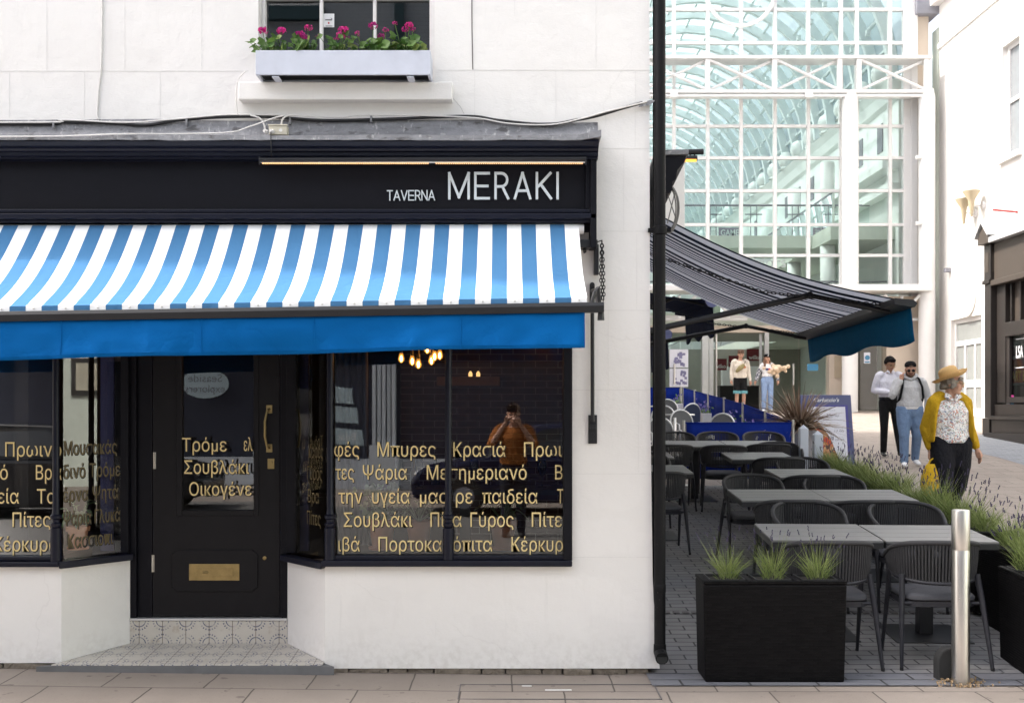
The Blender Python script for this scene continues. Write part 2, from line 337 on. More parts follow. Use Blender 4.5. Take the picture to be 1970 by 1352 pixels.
    br.inputs['Scale'].default_value = 1; br.inputs['Brick Width'].default_value = .21; br.inputs['Row Height'].default_value = .062; br.inputs['Mortar Size'].default_value = .0032
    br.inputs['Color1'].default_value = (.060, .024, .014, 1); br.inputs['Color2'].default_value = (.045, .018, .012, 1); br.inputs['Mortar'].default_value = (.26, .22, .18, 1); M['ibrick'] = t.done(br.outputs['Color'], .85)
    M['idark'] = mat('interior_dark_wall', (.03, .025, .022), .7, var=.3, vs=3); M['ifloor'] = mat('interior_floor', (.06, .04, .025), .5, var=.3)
    M['oak'] = mat('oak_beam', (.22, .105, .04), .6, var=.3, vs=10); M['curtain'] = mat('grey_curtain', (.20, .22, .26), .8, var=.1)
    M['bluepanel'] = mat('blue_reveal', (.04, .045, .15), .5)
    M['notice'] = mat('notice_paper', (.75, .75, .76), .5, var=.02); M['noticeink'] = mat('notice_ink', (.10, .10, .11), .6); M['noticered'] = mat('notice_red', (.45, .05, .05), .6)
    # street opposite (seen in the panes)
    t = NT('blue_grey_painted_brick'); br = t.n('TexBrick'); cb = t.n('CombineXYZ'); x = t.xyz(); t.l(x[0], cb.inputs[0]); t.l(x[2], cb.inputs[1]); t.l(cb.outputs[0], br.inputs['Vector'])
    br.inputs['Scale'].default_value = 1; br.inputs['Brick Width'].default_value = .23; br.inputs['Row Height'].default_value = .08; br.inputs['Mortar Size'].default_value = .005
    br.inputs['Color1'].default_value = (.30, .34, .38, 1); br.inputs['Color2'].default_value = (.33, .37, .41, 1); br.inputs['Mortar'].default_value = (.24, .27, .31, 1); M['obrick'] = t.done(br.outputs['Color'], .7)
    M['onavy'] = mat('opposite_shop_navy', (.03, .035, .06), .5); M['ogrey'] = mat('opposite_pale_grey', (.60, .64, .69), .6); M['owhite'] = mat('opposite_white', (.58, .63, .555), .6); M['oteal'] = mat('dark_teal_paint', (.02, .06, .075), .5)
    M['blind'] = mat('cream_blind', (.45, .42, .33), .5); M['seafoam'] = mat('pale_blue_sign', (.42, .52, .56), .5); M['coral'] = mat('coral_sign', (.45, .12, .10), .5)
    M['carpaint'] = mat('car_black_paint', (.006, .007, .010), .15, .0, var=.05); M['carnavy'] = mat('car_navy_paint', (.006, .010, .035), .18, var=.05); M['carglass'] = mat('car_window_glass', (.01, .012, .014), .05, spec=.8); M['tyre'] = mat('tyre_rubber', (.02, .02, .02), .85); M['headlight'] = mat('headlight_lens', (.6, .6, .62), .15)
    # people
    for n, c in dict(skin=(.52, .29, .20), skinb=(.34, .175, .105), skinc=(.48, .26, .18)).items(): M[n] = mat(n, c, .5, var=.1, vs=14)
    M['lips'] = mat('lips', (.32, .10, .09), .5); M['eye'] = mat('eye_dark', (.015, .012, .01), .3)
    M['hairgrey'] = mat('grey_brown_curls', (.22, .19, .16), .7, var=.5, vs=60, bump=1, bs=90); M['hairblack'] = mat('black_hair', (.006, .005, .005), .8, spec=.15, var=.3, vs=60, bump=.8, bs=90); M['hairbrown'] = mat('brown_hair', (.10, .052, .03), .6, var=.4, vs=60, bump=.8, bs=90); M['hairlong'] = mat('auburn_hair', (.14, .065, .035), .6, var=.4, vs=60, bump=.6)
    M['straw'] = mat('straw_weave', (.52, .32, .12), .75, var=.15, vs=80, bump=.5, bs=200)
    M['mustard'] = fabric('mustard_cardigan', (.50, .30, .012)); M['bagyellow'] = fabric('yellow_bag', (.62, .38, .02))
    t = NT('flecked_blouse'); vo = t.n('TexVoronoi'); vo.inputs['Scale'].default_value = 75; t.l(t.tc, vo.inputs['Vector']); sp = t.xyz(vo.outputs['Color'])
    c = t.ramp(sp[0], [(.0, (.10, .14, .24)), (.14, (.74, .72, .70)), (.55, (.78, .76, .75)), (.72, (.40, .42, .48)), (.86, (.55, .24, .16)), (.93, (.30, .33, .27))]); t.bump(t.noise(14, 5), .6, .03); M['blouse'] = t.done(c, .8)
    M['trouser'] = fabric('navy_black_trousers', (.008, .008, .012)); M['blacktrouser'] = fabric('black_trousers', (.007, .007, .008)); M['shirt'] = fabric('white_shirt', (.72, .71, .78)); M['hoodie'] = fabric('grey_sweatshirt', (.52, .52, .53)); M['denim'] = fabric('light_denim', (.15, .225, .36)); M['denim2'] = fabric('pale_denim', (.26, .36, .56)); M['cream'] = fabric('cream_sweatshirt', (.70, .63, .54)); M['tee'] = fabric('white_tee', (.76, .74, .74)); M['blackcap'] = mat('black_cap', (.006, .006, .007), .8, spec=.15); M['olivebag'] = fabric('olive_waist_bag', (.26, .22, .11)); M['tealband'] = mat('teal_band', (.12, .32, .36), .7); M['trainer'] = mat('white_trainer', (.76, .76, .77), .5); M['blackshoe'] = mat('black_shoe', (.01, .01, .011), .3); M['orange'] = fabric('rust_jacket', (.30, .10, .02)); M['jeans'] = fabric('dark_jeans', (.015, .018, .03)); M['fluff'] = mat('cream_fleece', (.62, .48, .34), .95, var=.3, vs=30, bump=1, bs=60)
    t = NT('navy_check'); ck = t.n('TexChecker'); ck.inputs['Scale'].default_value = 22; ck.inputs[1].default_value = (.55, .55, .58, 1); ck.inputs[2].default_value = (.015, .02, .04, 1); t.l(t.tc, ck.inputs['Vector']); M['check'] = t.done(ck.outputs[0], .8)
    M['phone'] = mat('phone_black', (.01, .01, .012), .2); M['lens'] = mat('tinted_lens', (.008, .008, .008), .08); M['motif'] = mat('motif_red', (.6, .07, .05), .7); M['motif2'] = mat('motif_navy', (.04, .05, .15), .7)

def cloth(t, a, b):
    c = t.mix(t.noise(3, 6), a, b); c = t.mix(t.math('MULTIPLY', t.ramp(t.noise(16, 7), [(.62, 0), (.8, 1)]), .12), c, dk(a, .6))
    cr = t.math('ABSOLUTE', t.math('SUBTRACT', t.noise(2.6, 5, t.mapping((1, 1, 1), (0, .5, .3))), .5)); t.bump(t.math('ADD', t.math('ADD', t.noise(4, 4), t.math('MULTIPLY', t.noise(420, 2), .10)), t.math('MULTIPLY', t.ramp(cr, [(0, 0), (.05, 1)]), .35)), .30, .02); return t.done(c, .9, 0, .08)
def thin(t, m, c):
    tr = t.n('BsdfTranslucent'); tr.inputs[0].default_value = (*c, 1); mx = t.n('MixShader'); mx.inputs[0].default_value = .45
    t.l(t.b.outputs[0], mx.inputs[1]); t.l(tr.outputs[0], mx.inputs[2]); t.l(mx.outputs[0], t.o.inputs[0]); return m
def fabric(name, col):
    t = NT(name); c = t.mix(t.noise(10, 5), dk(col, .82), dk(col, 1.15)); t.bump(t.noise(8, 7, t.mapping((1, 1, .6)), .62), .9, .07); return t.done(c, .85, 0, .25)
def leafmat(name, col):
    t = NT(name); inf = t.n('ObjectInfo').outputs['Random']; c = t.mix(t.noise(9, 3), dk(col, .7), dk(col, 1.3))
    tr = t.n('BsdfTranslucent'); t.l(c, tr.inputs[0]); mx = t.n('MixShader'); mx.inputs[0].default_value = .28; t.done(c, .55, 0, .35)
    t.l(t.b.outputs[0], mx.inputs[1]); t.l(tr.outputs[0], mx.inputs[2]); t.l(mx.outputs[0], t.o.inputs[0]); return t.m
def paving(name, a, b, w, h, mort, mc, off, blue=False):
    t = NT(name); wob = t.n('MixRGB', blend_type='LINEAR_LIGHT'); wob.inputs[0].default_value = .012; t.l(t.tc, wob.inputs[1])
    nz = t.n('TexNoise'); nz.inputs['Scale'].default_value = 3; t.l(t.tc, nz.inputs['Vector']); t.l(nz.outputs['Color'], wob.inputs[2])
    br = t.n('TexBrick'); br.offset = off; br.inputs['Scale'].default_value = 1; br.inputs['Brick Width'].default_value = w; br.inputs['Row Height'].default_value = h; br.inputs['Mortar Size'].default_value = mort; br.inputs['Mortar Smooth'].default_value = .25; br.inputs['Bias'].default_value = 0
    br.inputs['Color1'].default_value = (*a, 1); br.inputs['Color2'].default_value = (*b, 1); br.inputs['Mortar'].default_value = (*mc, 1); t.l(wob.outputs[0], br.inputs['Vector'])
    c = br.outputs['Color']; c = t.mix(.5, c, t.mix(t.noise(2.2, 6), dk(a, .72), dk(b, 1.22)), 'MIX')
    c = t.mix(br.outputs['Fac'], c, mc)
    if blue: c = t.mix(t.math('MULTIPLY', t.ramp(t.noise(1.1, 2), [(.45, 0), (.65, 1)]), .35), c, (.12, .135, .17))
    sp = t.ramp(t.noise(70, 4), [(.60, 0), (.72, 1)]); c = t.mix(t.math('MULTIPLY', sp, .30), c, dk(a, .45))
    st = t.ramp(t.noise(9, 3), [(.665, 0), (.70, 1)]); c = t.mix(t.math('MULTIPLY', st, .5), c, dk(a, .35))
    hgt = t.math('ADD', t.math('SUBTRACT', 1, br.outputs['Fac']), t.math('MULTIPLY', t.noise(60, 5), .35)); t.bump(hgt, .5, .006)
    return t.done(c, t.math('ADD', .62, t.math('MULTIPLY', t.noise(5, 4), .25)), 0, .4)
def tiles(name):
    t = NT(name); x = t.xyz(); P = .158
    geo = t.n('NewGeometry'); nz = t.xyz(geo.outputs['Normal'])
    up = t.math('GREATER_THAN', t.math('ABSOLUTE', nz[2]), .6)

    u = t.math('ADD', x[0], 2.59); vv = t.math('ADD', t.math('MULTIPLY', up, x[1]), t.math('MULTIPLY', t.math('SUBTRACT', 1, up), t.math('SUBTRACT', x[2], .073)))
    fu = t.math('FRACT', t.math('DIVIDE', u, P)); fv = t.math('FRACT', t.math('DIVIDE', vv, P))
    cu = t.math('SUBTRACT', .5, t.math('ABSOLUTE', t.math('SUBTRACT', fu, .5))); cv = t.math('SUBTRACT', .5, t.math('ABSOLUTE', t.math('SUBTRACT', fv, .5)))
    r = t.math('SQRT', t.math('ADD', t.math('MULTIPLY', cu, cu), t.math('MULTIPLY', cv, cv)))
    def band(c, w): return t.math('LESS_THAN', t.math('ABSOLUTE', t.math('SUBTRACT', r, c)), w)
    ang = t.math('ARCTAN2', cv, cu); dots = t.math('GREATER_THAN', t.math('SINE', t.math('MULTIPLY', ang, 22)), .1)
    ring = t.math('MAXIMUM', t.math('MULTIPLY', band(.40, .035), dots), t.math('MAXIMUM', band(.27, .022), t.math('LESS_THAN', r, .06)))
    wear = t.ramp(t.noise(26, 6), [(.36, 0), (.56, 1)]); base = t.mix(t.noise(10, 6), (.46, .425, .38), (.62, .58, .52)); st = t.ramp(t.noise(14, 7), [(.6, 0), (.72, 1)]); base = t.mix(t.math('MULTIPLY', st, .5), base, (.30, .21, .13))
    c = t.mix(t.math('MULTIPLY', t.math('MULTIPLY', ring, wear), .97), base, (.085, .10, .17))
    gr = t.math('LESS_THAN', t.math('MINIMUM', cu, cv), .014); c = t.mix(gr, c, (.15, .12, .09))
    t.bump(t.math('SUBTRACT', 1, gr), .4, .003); return t.done(c, .38)
mk_materials()
# ------------------------------------------------------------------ ground
GP = [(-400, -.04), (0, -.04), (1, 0), (2.6, .10), (4.3, .20), (6, .31), (7.2, .40), (10.9, .67), (12.3, .79), (18, 1.12), (26, 1.59), (70, 1.62), (600, 1.7)]
def g(x, y):
    for (a, za), (b, zb) in zip(GP, GP[1:]):
        if y <= b: z = za + (zb - za) * (y - a) / (b - a); break
    return z + .012 * max(0, min(-x, 4)) * max(0, min(1, (2 - y)))
def slope(y): return math.atan((g(3, y + .5) - g(3, y - .5)))
def sheet(name, m, xs, ys, dz, kind='structure'):
    mb = MB(); gr = [[mb.v((x, y, g(x, y) + dz)) for x in xs] for y in ys]
    for i in range(len(ys) - 1):
        for j in range(len(xs) - 1): mb.f([gr[i][j], gr[i][j + 1], gr[i + 1][j + 1], gr[i + 1][j]])
    o = mb.build(name, m); tag(o, kind=kind); return o
def ysteps(a, b):
    v = sorted(set([a, b] + [p[0] for p in GP if a < p[0] < b])); out = [v[0]]
    for q in v[1:]:
        n = max(1, min(6, int((q - out[-1]) / 1.2)))
        s0 = out[-1]; out += [s0 + (q - s0) * (k + 1) / n for k in range(n)]
    return out
sheet('ground', M['buff'], [-300, -60, -12, -6, -4, -3, -2, -1, 0, 1, 2, 4, 8, 14, 30, 100, 300], ysteps(-300, 500), 0)
sheet('alley_paving', M['setts'], [.9, 2, 3, 3.98], ysteps(-.02, 9), .004)
sheet('alley_edging', M['slate'], [.86, 2, 4, 6, 9], [-.30, -.14, .02], .008)
sheet('pedestrian_street', M['flag2'], [3.98, 6, 8, 13.6], ysteps(.02, 26), .004)
sheet('terrace_paving', M['flag2'], [.9, 2, 3.98], ysteps(9, 26), .004)
sheet('grey_paving', M['greypave'], [8.6, 9.6, 10.6], ysteps(6, 17.2), .008)
MBk = MB(); MBk.box(-60, 60, -3.55, -3.40, -.3, -.034); tag(MBk.build('kerb', M['kerb'], bevel=.01), kind='structure')
sheet('road', M['asphalt'], [-60, -4, -3, -2, -1, 0, 60], [-11.5, -3.56], .006)
mb = MB(); x = .9
for i in range(46): mb.box(x, x + .05, 1.62, 1.68, g(x, 1.65) + .008, g(x, 1.65) + .013); x += .075
tag(mb.build('drain_slot', M['crack'], at=(.9, 1.65, g(1, 1.65))), 'narrow slotted drain line across the grey setts', 'drain')
mb = MB()
for x0, x1, y0, y1 in [(-.32, .88, -.262, -.256), (-.32, .88, -.602, -.596), (-.32, -.314, -.602, -.256), (.874, .88, -.602, -.256)]: mb.box(x0, x1, y0, y1, -.039, -.0345)
mb.mi = 1; mb.box(.06, .12, -.30, -.292, -.039, -.034); mb.box(.2, .36, -.40, -.385, -.039, -.0345)
tag(mb.build('access_cover', [M['crack'], M['joint']], at=(.3, -.43, -.04)), 'paved inspection cover outlined in the pavement below the shop window', 'access cover')

# ------------------------------------------------------------------ the corner restaurant
shop = thing('restaurant_building', 'white rendered corner restaurant with black shopfront and gold lettered windows', 'building', (-1.2, 0, 0))
TOP = 12.0  # upper storeys out of view, raised so their shadow covers the alley
wa = MB()
wx0, wx1, wz0, wz1 = W(497, 0, 0).x, W(836, 0, 0).x, W(0, 152, 0).z, 5.5
wa.box(-7.5, wx0, 0, .3, 2.9, TOP); wa.box(wx1, .883, 0, .3, 2.9, TOP); wa.box(wx0, wx1, 0, .3, 2.9, wz0); wa.box(wx0, wx1, 0, .3, wz1, TOP)
wa.build('wall', M['render'], shop)
wa = MB()                                            # corner pier with splayed foot, in one outline with the stall riser
wa.ext([(-1.2, .0), (.947, .0), (.938, .12), (.922, .30), (.908, .44), (.902, .6), (.888, 1.6), (.883, 2.9), (.383, 2.9), (.383, .652), (-1.2, .652)], 'y', 0, .25)
wa.build('corner_pier', M['render'], shop)
DY = .40
SXL, SXR = -2.59, -1.522                             # recess back corners
wa = MB(); wa.pris([(-7.5, 0, .035), (-2.89, 0, .035), (SXL, DY, .06), (SXL, DY + .06, .06), (-7.5, DY + .06, .06)], [(-7.5, 0, .655), (-2.89, 0, .655), (SXL, DY, .640), (SXL, DY + .06, .640), (-7.5, DY + .06, .640)])
wa.build('stall_riser', M['render'], shop)
wa = MB(); wa.pris([(-1.2, .002, .02), (-1.2, .249, .02), (-1.3, DY + .06, .06), (SXR, DY + .06, .06), (SXR, DY, .06)], [(-1.2, .002, .65), (-1.2, .249, .65), (-1.3, DY + .06, .64), (SXR, DY + .06, .64), (SXR, DY, .64)])
wa.build('stall_riser', M['render'], shop)
wa = MB()                                            # side wall along the alley, back wall, roof
sx = lambda y: .881 + .05 * y
wa.pris([(sx(.3) - .25, .3, -.1), (sx(.3), .3, -.1), (sx(9), 9, .2), (sx(9) - .25, 9, .2)], [(sx(.3) - .25, .3, TOP), (sx(.3), .3, TOP), (sx(9), 9, TOP), (sx(9) - .25, 9, TOP)])
wa.build('side_wall', M['render'], shop)
wa = MB(); wa.box(-7.5, sx(9) - .26, 8.8, 9, 0, TOP); wa.box(-7.5, -7.3, .31, 8.79, 0, TOP); wa.build('rear_wall', M['render'], shop)
wa = MB(); wa.pris([(-7.6, -.06, TOP + .01), (.9, -.06, TOP + .01), (1.4, 9.05, TOP + .01), (-7.6, 9.05, TOP + .01)], [(-7.6, -.06, TOP + .15), (.9, -.06, TOP + .15), (1.4, 9.05, TOP + .15), (-7.6, 9.05, TOP + .15)]); wa.build('roof', M['lead'], shop)
# ashlar lines: hairline joints painted over, standing 1.5 mm proud
jl = MB()
def hline(px0, px1, py): a = W(px0, py, 0); b = W(px1, py, 0); jl.box(a.x, b.x, -.0015, .002, a.z - .0022, a.z + .0022)
def vline(px, py0, py1, w=.002): a = W(px, py0, 0); b = W(px, py1, 0); jl.box(a.x - w, a.x + w, -.0014, .002, b.z, a.z)
hline(-1200, 478, 137); hline(842, 1249, 135)
for px, y0, y1 in [(18, 139, 226), (162, 139, 226), (308, 139, 226), (90, -60, 135), (240, -60, 135), (388, -60, 135), (1146, -60, 133), (990, -60, 30), (1069, 137, 228), (1222, 137, 284), (-120, -60, 135), (913, 137, 226)]: vline(px, y0, y1, .0012)
for py in (286, 445, 597, 750, 911, 1071): hline(1157 if py < 700 else 1103, 1250, py)
for px, y0, y1 in [(1225, 450, 595), (1228, 753, 909), (1200, 290, 443), (1170, 600, 748)]: vline(px, y0, y1, .0012)
jl.build('joint_lines', M['joint'], shop)
jl = MB(); jl.tube([W(907.5, -40, -.001), W(908, 60, -.001), W(909.5, 134, -.001)], .0035, 4); jl.tube([W(872, 190, 0), W(886, 206, 0), W(893, 220, 0)], .0012, 3)
jl.build('wall_crack', M['crack'], shop)
random.seed(3)
def stones(x0, x1, y, zt):
    x = x0; st = MB()
    while x < x1:
        w = random.uniform(.12, .34); w = min(w, x1 - x)
        st.obox((x + w / 2, y + random.uniform(-.02, .015) + .05, zt - .045), (w - .008, .12, .085), Matrix.Rotation(random.uniform(-.05, .05), 3, 'Y')); x += w
    st.build('foundation', M['stone'], shop, bevel=.008)
stones(-1.22, .88, .012, .0); stones(-7.4, -2.9, .012, .033)
# upper window
uw = MB()
uy = .12; zt = wz1 - .0
uw.box(wx0 + .002, W(512, 0, uy).x, uy - .03, uy + .05, wz0, zt); uw.box(W(827, 0, uy).x, wx1 - .002, uy - .03, uy + .05, wz0, zt)
for p in (618.5, 721): c = W(p, 0, uy).x; uw.box(c - .011, c + .011, uy - .012, uy + .03, wz0 + .012, zt - .01)
uw.box(W(512, 0, uy).x, W(827, 0, uy).x, uy - .02, uy + .04, wz0, W(0, 146, uy).z); uw.box(W(512, 0, uy).x, W(827, 0, uy).x, uy - .02, uy + .04, W(0, 0, uy).z + .0, W(0, -12, uy).z)
uf = uw.build('window_frame', M['wood'], shop, bevel=.004)
mb = MB(); mb.quad((wx0 + .03, uy + .02, wz0 + .02), (wx1 - .03, uy + .02, wz0 + .02), (wx1 - .03, uy + .02, zt), (wx0 + .03, uy + .02, zt)); mb.build('window_pane', M['upglass'], uf)
mb = MB(); a, b = W(622, 27, uy + .012), W(643, 53, uy + .012); mb.box(a.x, b.x, uy + .011, uy + .014, b.z, a.z)
mb.mi = 1; c = W(632.5, 40, uy)
mb.box(c.x - .024, c.x + .020, uy + .0085, uy + .0105, c.z + .004, c.z + .011); mb.tube([(c.x + .012, uy + .009, c.z + .020), (c.x + .022, uy + .009, c.z + .012)], .002, 4); mb.box(c.x - .022, c.x + .022, uy + .0085, uy + .0105, c.z - .034, c.z - .031)
mb.mi = 2; mb.lathe((c.x - .002, uy + .0105, c.z - .013), [(.006, 0), (.006, .002)], 12, (0, -1, 0))
mb.build('no_smoking_notice', [M['notice'], M['noticeink'], M['noticered']], uf)
mb = MB(); a, b = W(458, 157, -.09), W(870, 192, -.09); mb.box(a.x, b.x, -.09, .14, b.z, a.z); mb.build('window_sill', M['render'], shop, bevel=.008)
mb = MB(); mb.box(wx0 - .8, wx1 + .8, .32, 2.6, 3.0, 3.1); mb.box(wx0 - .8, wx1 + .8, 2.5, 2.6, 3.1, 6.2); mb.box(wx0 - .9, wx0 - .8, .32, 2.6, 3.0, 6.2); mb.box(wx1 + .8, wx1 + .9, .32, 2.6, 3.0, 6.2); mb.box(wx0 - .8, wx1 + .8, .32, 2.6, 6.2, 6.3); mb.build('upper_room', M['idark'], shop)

# fascia, cornice and lead
def bar(mb, px0, px1, py0, py1, y0, y1, x0=None):   # box whose front face at y0 covers the given pixels
    a, b = W(px0, py0, y0), W(px1, py1, y0); mb.box(a.x if x0 is None else x0, b.x, y0, y1, b.z, a.z); return mb
XL = -7.5
mb = MB(); bar(mb, 0, 1134, 300, 408, -.09, -.002, XL); fb = mb.build('fascia_board', M['paint'], shop)
mb = MB()
X1 = W(1152, 0, -.24).x; X2 = W(1146, 0, -.16).x
prof = [(-.002, 3.335), (-.255, 3.327), (-.262, 3.312), (-.254, 3.303), (-.242, 3.29), (-.216, 3.278), (-.208, 3.267), (-.190, 3.262), (-.190, 3.241), (-.165, 3.236), (-.165, 3.226), (-.002, 3.226)]
mb.ext(prof, 'x', XL, X1); mb.build('cornice', M['gloss'], shop)
mb = MB(); bar(mb, 0, 1148, 402, 410, -.13, -.095, XL); bar(mb, 0, 1148, 410, 421, -.155, -.094, XL); bar(mb, 0, 1148, 421, 428, -.125, -.093, XL); mb.build('lower_moulding', M['gloss'], shop, bevel=.006)
mb = MB(); bar(mb, 1127, 1136, 303, 402, -.13, -.0915); bar(mb, 1136, 1148, 292, 476, -.155, -.0025); mb.build('fascia_end_frame', M['paint'], shop, bevel=.004)
mb = MB(); bar(mb, 0, 1135, 428, 445, -.05, -.003, XL); mb.build('awning_recess_board', M['paint'], shop)
mb = MB()                                            # lead: uneven upstand and drip edge
xs = [XL + i * .11 for i in range(73)]; xs = [x for x in xs if x < X1] + [X1 + .012]
nz = lambda x, s: noise.noise(Vector((x * s, s * 1.7, .3)))
mb.loft([[(x, -.006 - .004 * nz(x, 9), 3.512 + .014 * nz(x, 1.3) - .015 * (x > -.1)), (x, -.02, 3.44 + .008 * nz(x, 5)), (x, -.034 + .006 * nz(x, 6), 3.41 + .005 * nz(x, 7)), (x, -.07 + .01 * nz(x, 3), 3.385 + .004 * nz(x, 4)), (x, -.24, 3.352 + .006 * nz(x, 2)), (x, -.274 + .004 * nz(x, 4), 3.348 + .006 * nz(x, 2) + (.03 if x > X1 - .06 else 0)), (x, -.276 + .006 * nz(x, 7), 3.318 + .007 * nz(x, 6) + (.02 if x > X1 - .06 else 0)), (x, -.264, 3.318 + .007 * nz(x, 6) + (.02 if x > X1 - .06 else 0)), (x, -.004, 3.336)] for x in xs])
for x in (-3.1, -2.45, -1.9, -1.0, -.2): mb.box(x, x + .006, -.026, -.004, 3.385, 3.44)
mb.build('lead_flashing', M['lead'], shop, smooth=True, ang=50)
# sign lettering drawn as strokes
def strokes(mb, word, px0, px1, py0, py1, y, th, gap):
    G = {'M': (.86, [[(0, 0), (0, 1), (.43, .05), (.86, 1), (.86, 0)]]), 'E': (.60, [[(.6, 1), (0, 1), (0, 0), (.6, 0)], [(0, .49), (.54, .49)]]), 'A': (.68, [[(0, 0), (.34, 1), (.68, 0)], [(.11, .30), (.57, .30)]]),
         'K': (.62, [[(0, 0), (0, 1)], [(.6, 1), (.06, .47)], [(.17, .56), (.62, 0)]]), 'I': (.0, [[(0, 0), (0, 1)]]), 'T': (.58, [[(0, 1), (.58, 1)], [(.29, 1), (.29, 0)]]), 'V': (.66, [[(0, 1), (.33, 0), (.66, 1)]]), 'N': (.60, [[(0, 0), (0, 1), (.6, 0), (.6, 1)]]),
         'R': (.56, [[(0, 0), (0, 1)] + [(.26 + .26 * math.sin(math.pi * k / 8), .735 + .265 * math.cos(math.pi * k / 8)) for k in range(9)] + [(0, .47)], [(.3, .47), (.56, 0)]])}
    tot = sum(G[c][0] for c in word) + gap * (len(word) - 1); a, b = W(px0, py1, y), W(px1, py0, y); hh = b.z - a.z; k = (b.x - a.x - th) / tot; u = 0; cnt = 0
    for c in word:
        w, ls = G[c]
        for l in ls:
            P = [Vector((a.x + th / 2 + (u + p) * k, a.z + th / 2 + q * (hh - th))) for p, q in l]; runs = [[P[0]]]
            for i in range(1, len(P)):
                runs[-1].append(P[i])
                if i < len(P) - 1 and (P[i] - P[i - 1]).angle(P[i + 1] - P[i]) > .6: runs.append([P[i]])
            for Q in runs:
                d0 = (Q[0] - Q[1]).normalized() * th * .46; d1 = (Q[-1] - Q[-2]).normalized() * th * .46; Q = [Q[0] + d0] + Q[1:-1] + [Q[-1] + d1]; L = []
                for i, p1 in enumerate(Q):
                    t_ = (Q[min(i + 1, len(Q) - 1)] - Q[max(i - 1, 0)]).normalized(); n = Vector((-t_.y, t_.x)) * th / 2; L.append((p1 + n, p1 - n))
                yy = y - .0004 * cnt; cnt += 1
                mb.loft([[(q1.x, yy, q1.y), (q1.x, y + .014, q1.y), (q2.x, y + .014, q2.y), (q2.x, yy, q2.y)] for q1, q2 in L])
        u += w + gap
mb = MB(); strokes(mb, 'MERAKI', 862, 1075, 331, 384, -.106, .0155, .30); strokes(mb, 'TAVERNA', 744, 837, 366, 386, -.102, .0066, .19)
mb.build('sign_lettering', M['silver'], fb)

# ground floor joinery
mb = MB()
bar(mb, 630, 1101, 1078, 1090, -.055, .10, -1.215); bar(mb, 640, 1098, 1068, 1078, -.02, .085, -1.19)
mb.ext([(-1.215, -.055), (-1.255, -.02), (-1.565, .345), (-1.53, .40), (-1.19, .02)], 'z', .641, .685)
sl = mb.build('shop_window_sill', M['gloss'], shop, bevel=.008)
mb = MB(); mb.box(XL, -2.885, -.055, .10, .656, .69); mb.box(XL, -2.91, -.02, .085, .69, .72); mb.ext([(-2.885, -.055), (-2.845, -.025), (-2.545, .345), (-2.595, .40), (-2.905, .02)], 'z', .645, .69); mb.build('shop_window_sill', M['gloss'], shop, bevel=.008)
WT = 2.62
def post(x, y, parent=shop):
    m2 = MB(); r = .022
    pr = [(.036, .69), (.036, .90), (.026, .905), (.034, .918), (.034, .93), (.024, .94), (.024, .955), (.036, .965), (.036, .98), (.026, .99), (.022, 1.02), (.021, WT)]
    m2.lathe((x, y, 0), pr, 16); return m2.build('turned_post', M['gloss'], parent, smooth=True, ang=35)
post(-1.165, -.012); post(W(862.5, 0, -.012).x, -.012); post(W(108, 0, -.012).x, -.012)
mb = MB(); bar(mb, 1084, 1101, 655, 1078, -.03, .12); mb.box(-1.2, .383, .0, .12, WT, 2.9); mb.box(XL, -2.9, .0, .12, WT, 2.9); mb.box(-4.9, -4.82, -.03, .1, .72, WT); mb.build('window_frame', M['paint'], shop, bevel=.004)
gy = .03
mb = MB(); mb.quad((-1.15, gy, .70), (.335, gy, .70), (.335, gy, WT), (-1.15, gy, WT)); mb.build('window_pane', M['glass'], shop)
mb = MB(); mb.quad((-4.82, gy, .72), (-2.93, gy, .72), (-2.93, gy, WT), (-4.82, gy, WT)); mb.build('window_pane', M['glass'], shop)
mb = MB(); mb.quad((-7.28, gy, .72), (-4.91, gy, .72), (-4.91, gy, WT), (-7.28, gy, WT)); mb.build('window_pane', M['glass'], shop)
# splayed side lights
def splay(p0, p1):
    p0, p1 = Vector(p0), Vector(p1); d = (p1 - p0).normalized(); return lambda u, v, off=0: Vector((p0.x + d.x * u + d.y * off, p0.y + d.y * u - d.x * off, v))
sL = splay((-2.905, .02, 0), (-2.635, .365, 0)); sR = splay((-1.175, .02, 0), (-1.49, .38, 0))
for s_, sg in ((sL, 1), (sR, 1)):
    mb = MB(); mb.quad(s_(.02, .69), s_(.44, .69), s_(.44, WT), s_(.02, WT)); mb.build('side_pane', M['glass'], shop)
for a, b in ((-2.68, SXL + .002), (SXR - .002, -1.45)): mb = MB(); mb.box(a, b, .36, .47, .69, WT); mb.build('corner_post', M['paint'], shop, bevel=.005)
for a, b in ((-2.79, -2.70), (-1.44, -1.38)): mb = MB(); mb.box(a, b, .40, .44, .70, WT); mb.build('blue_reveal', M['bluepanel'], shop)
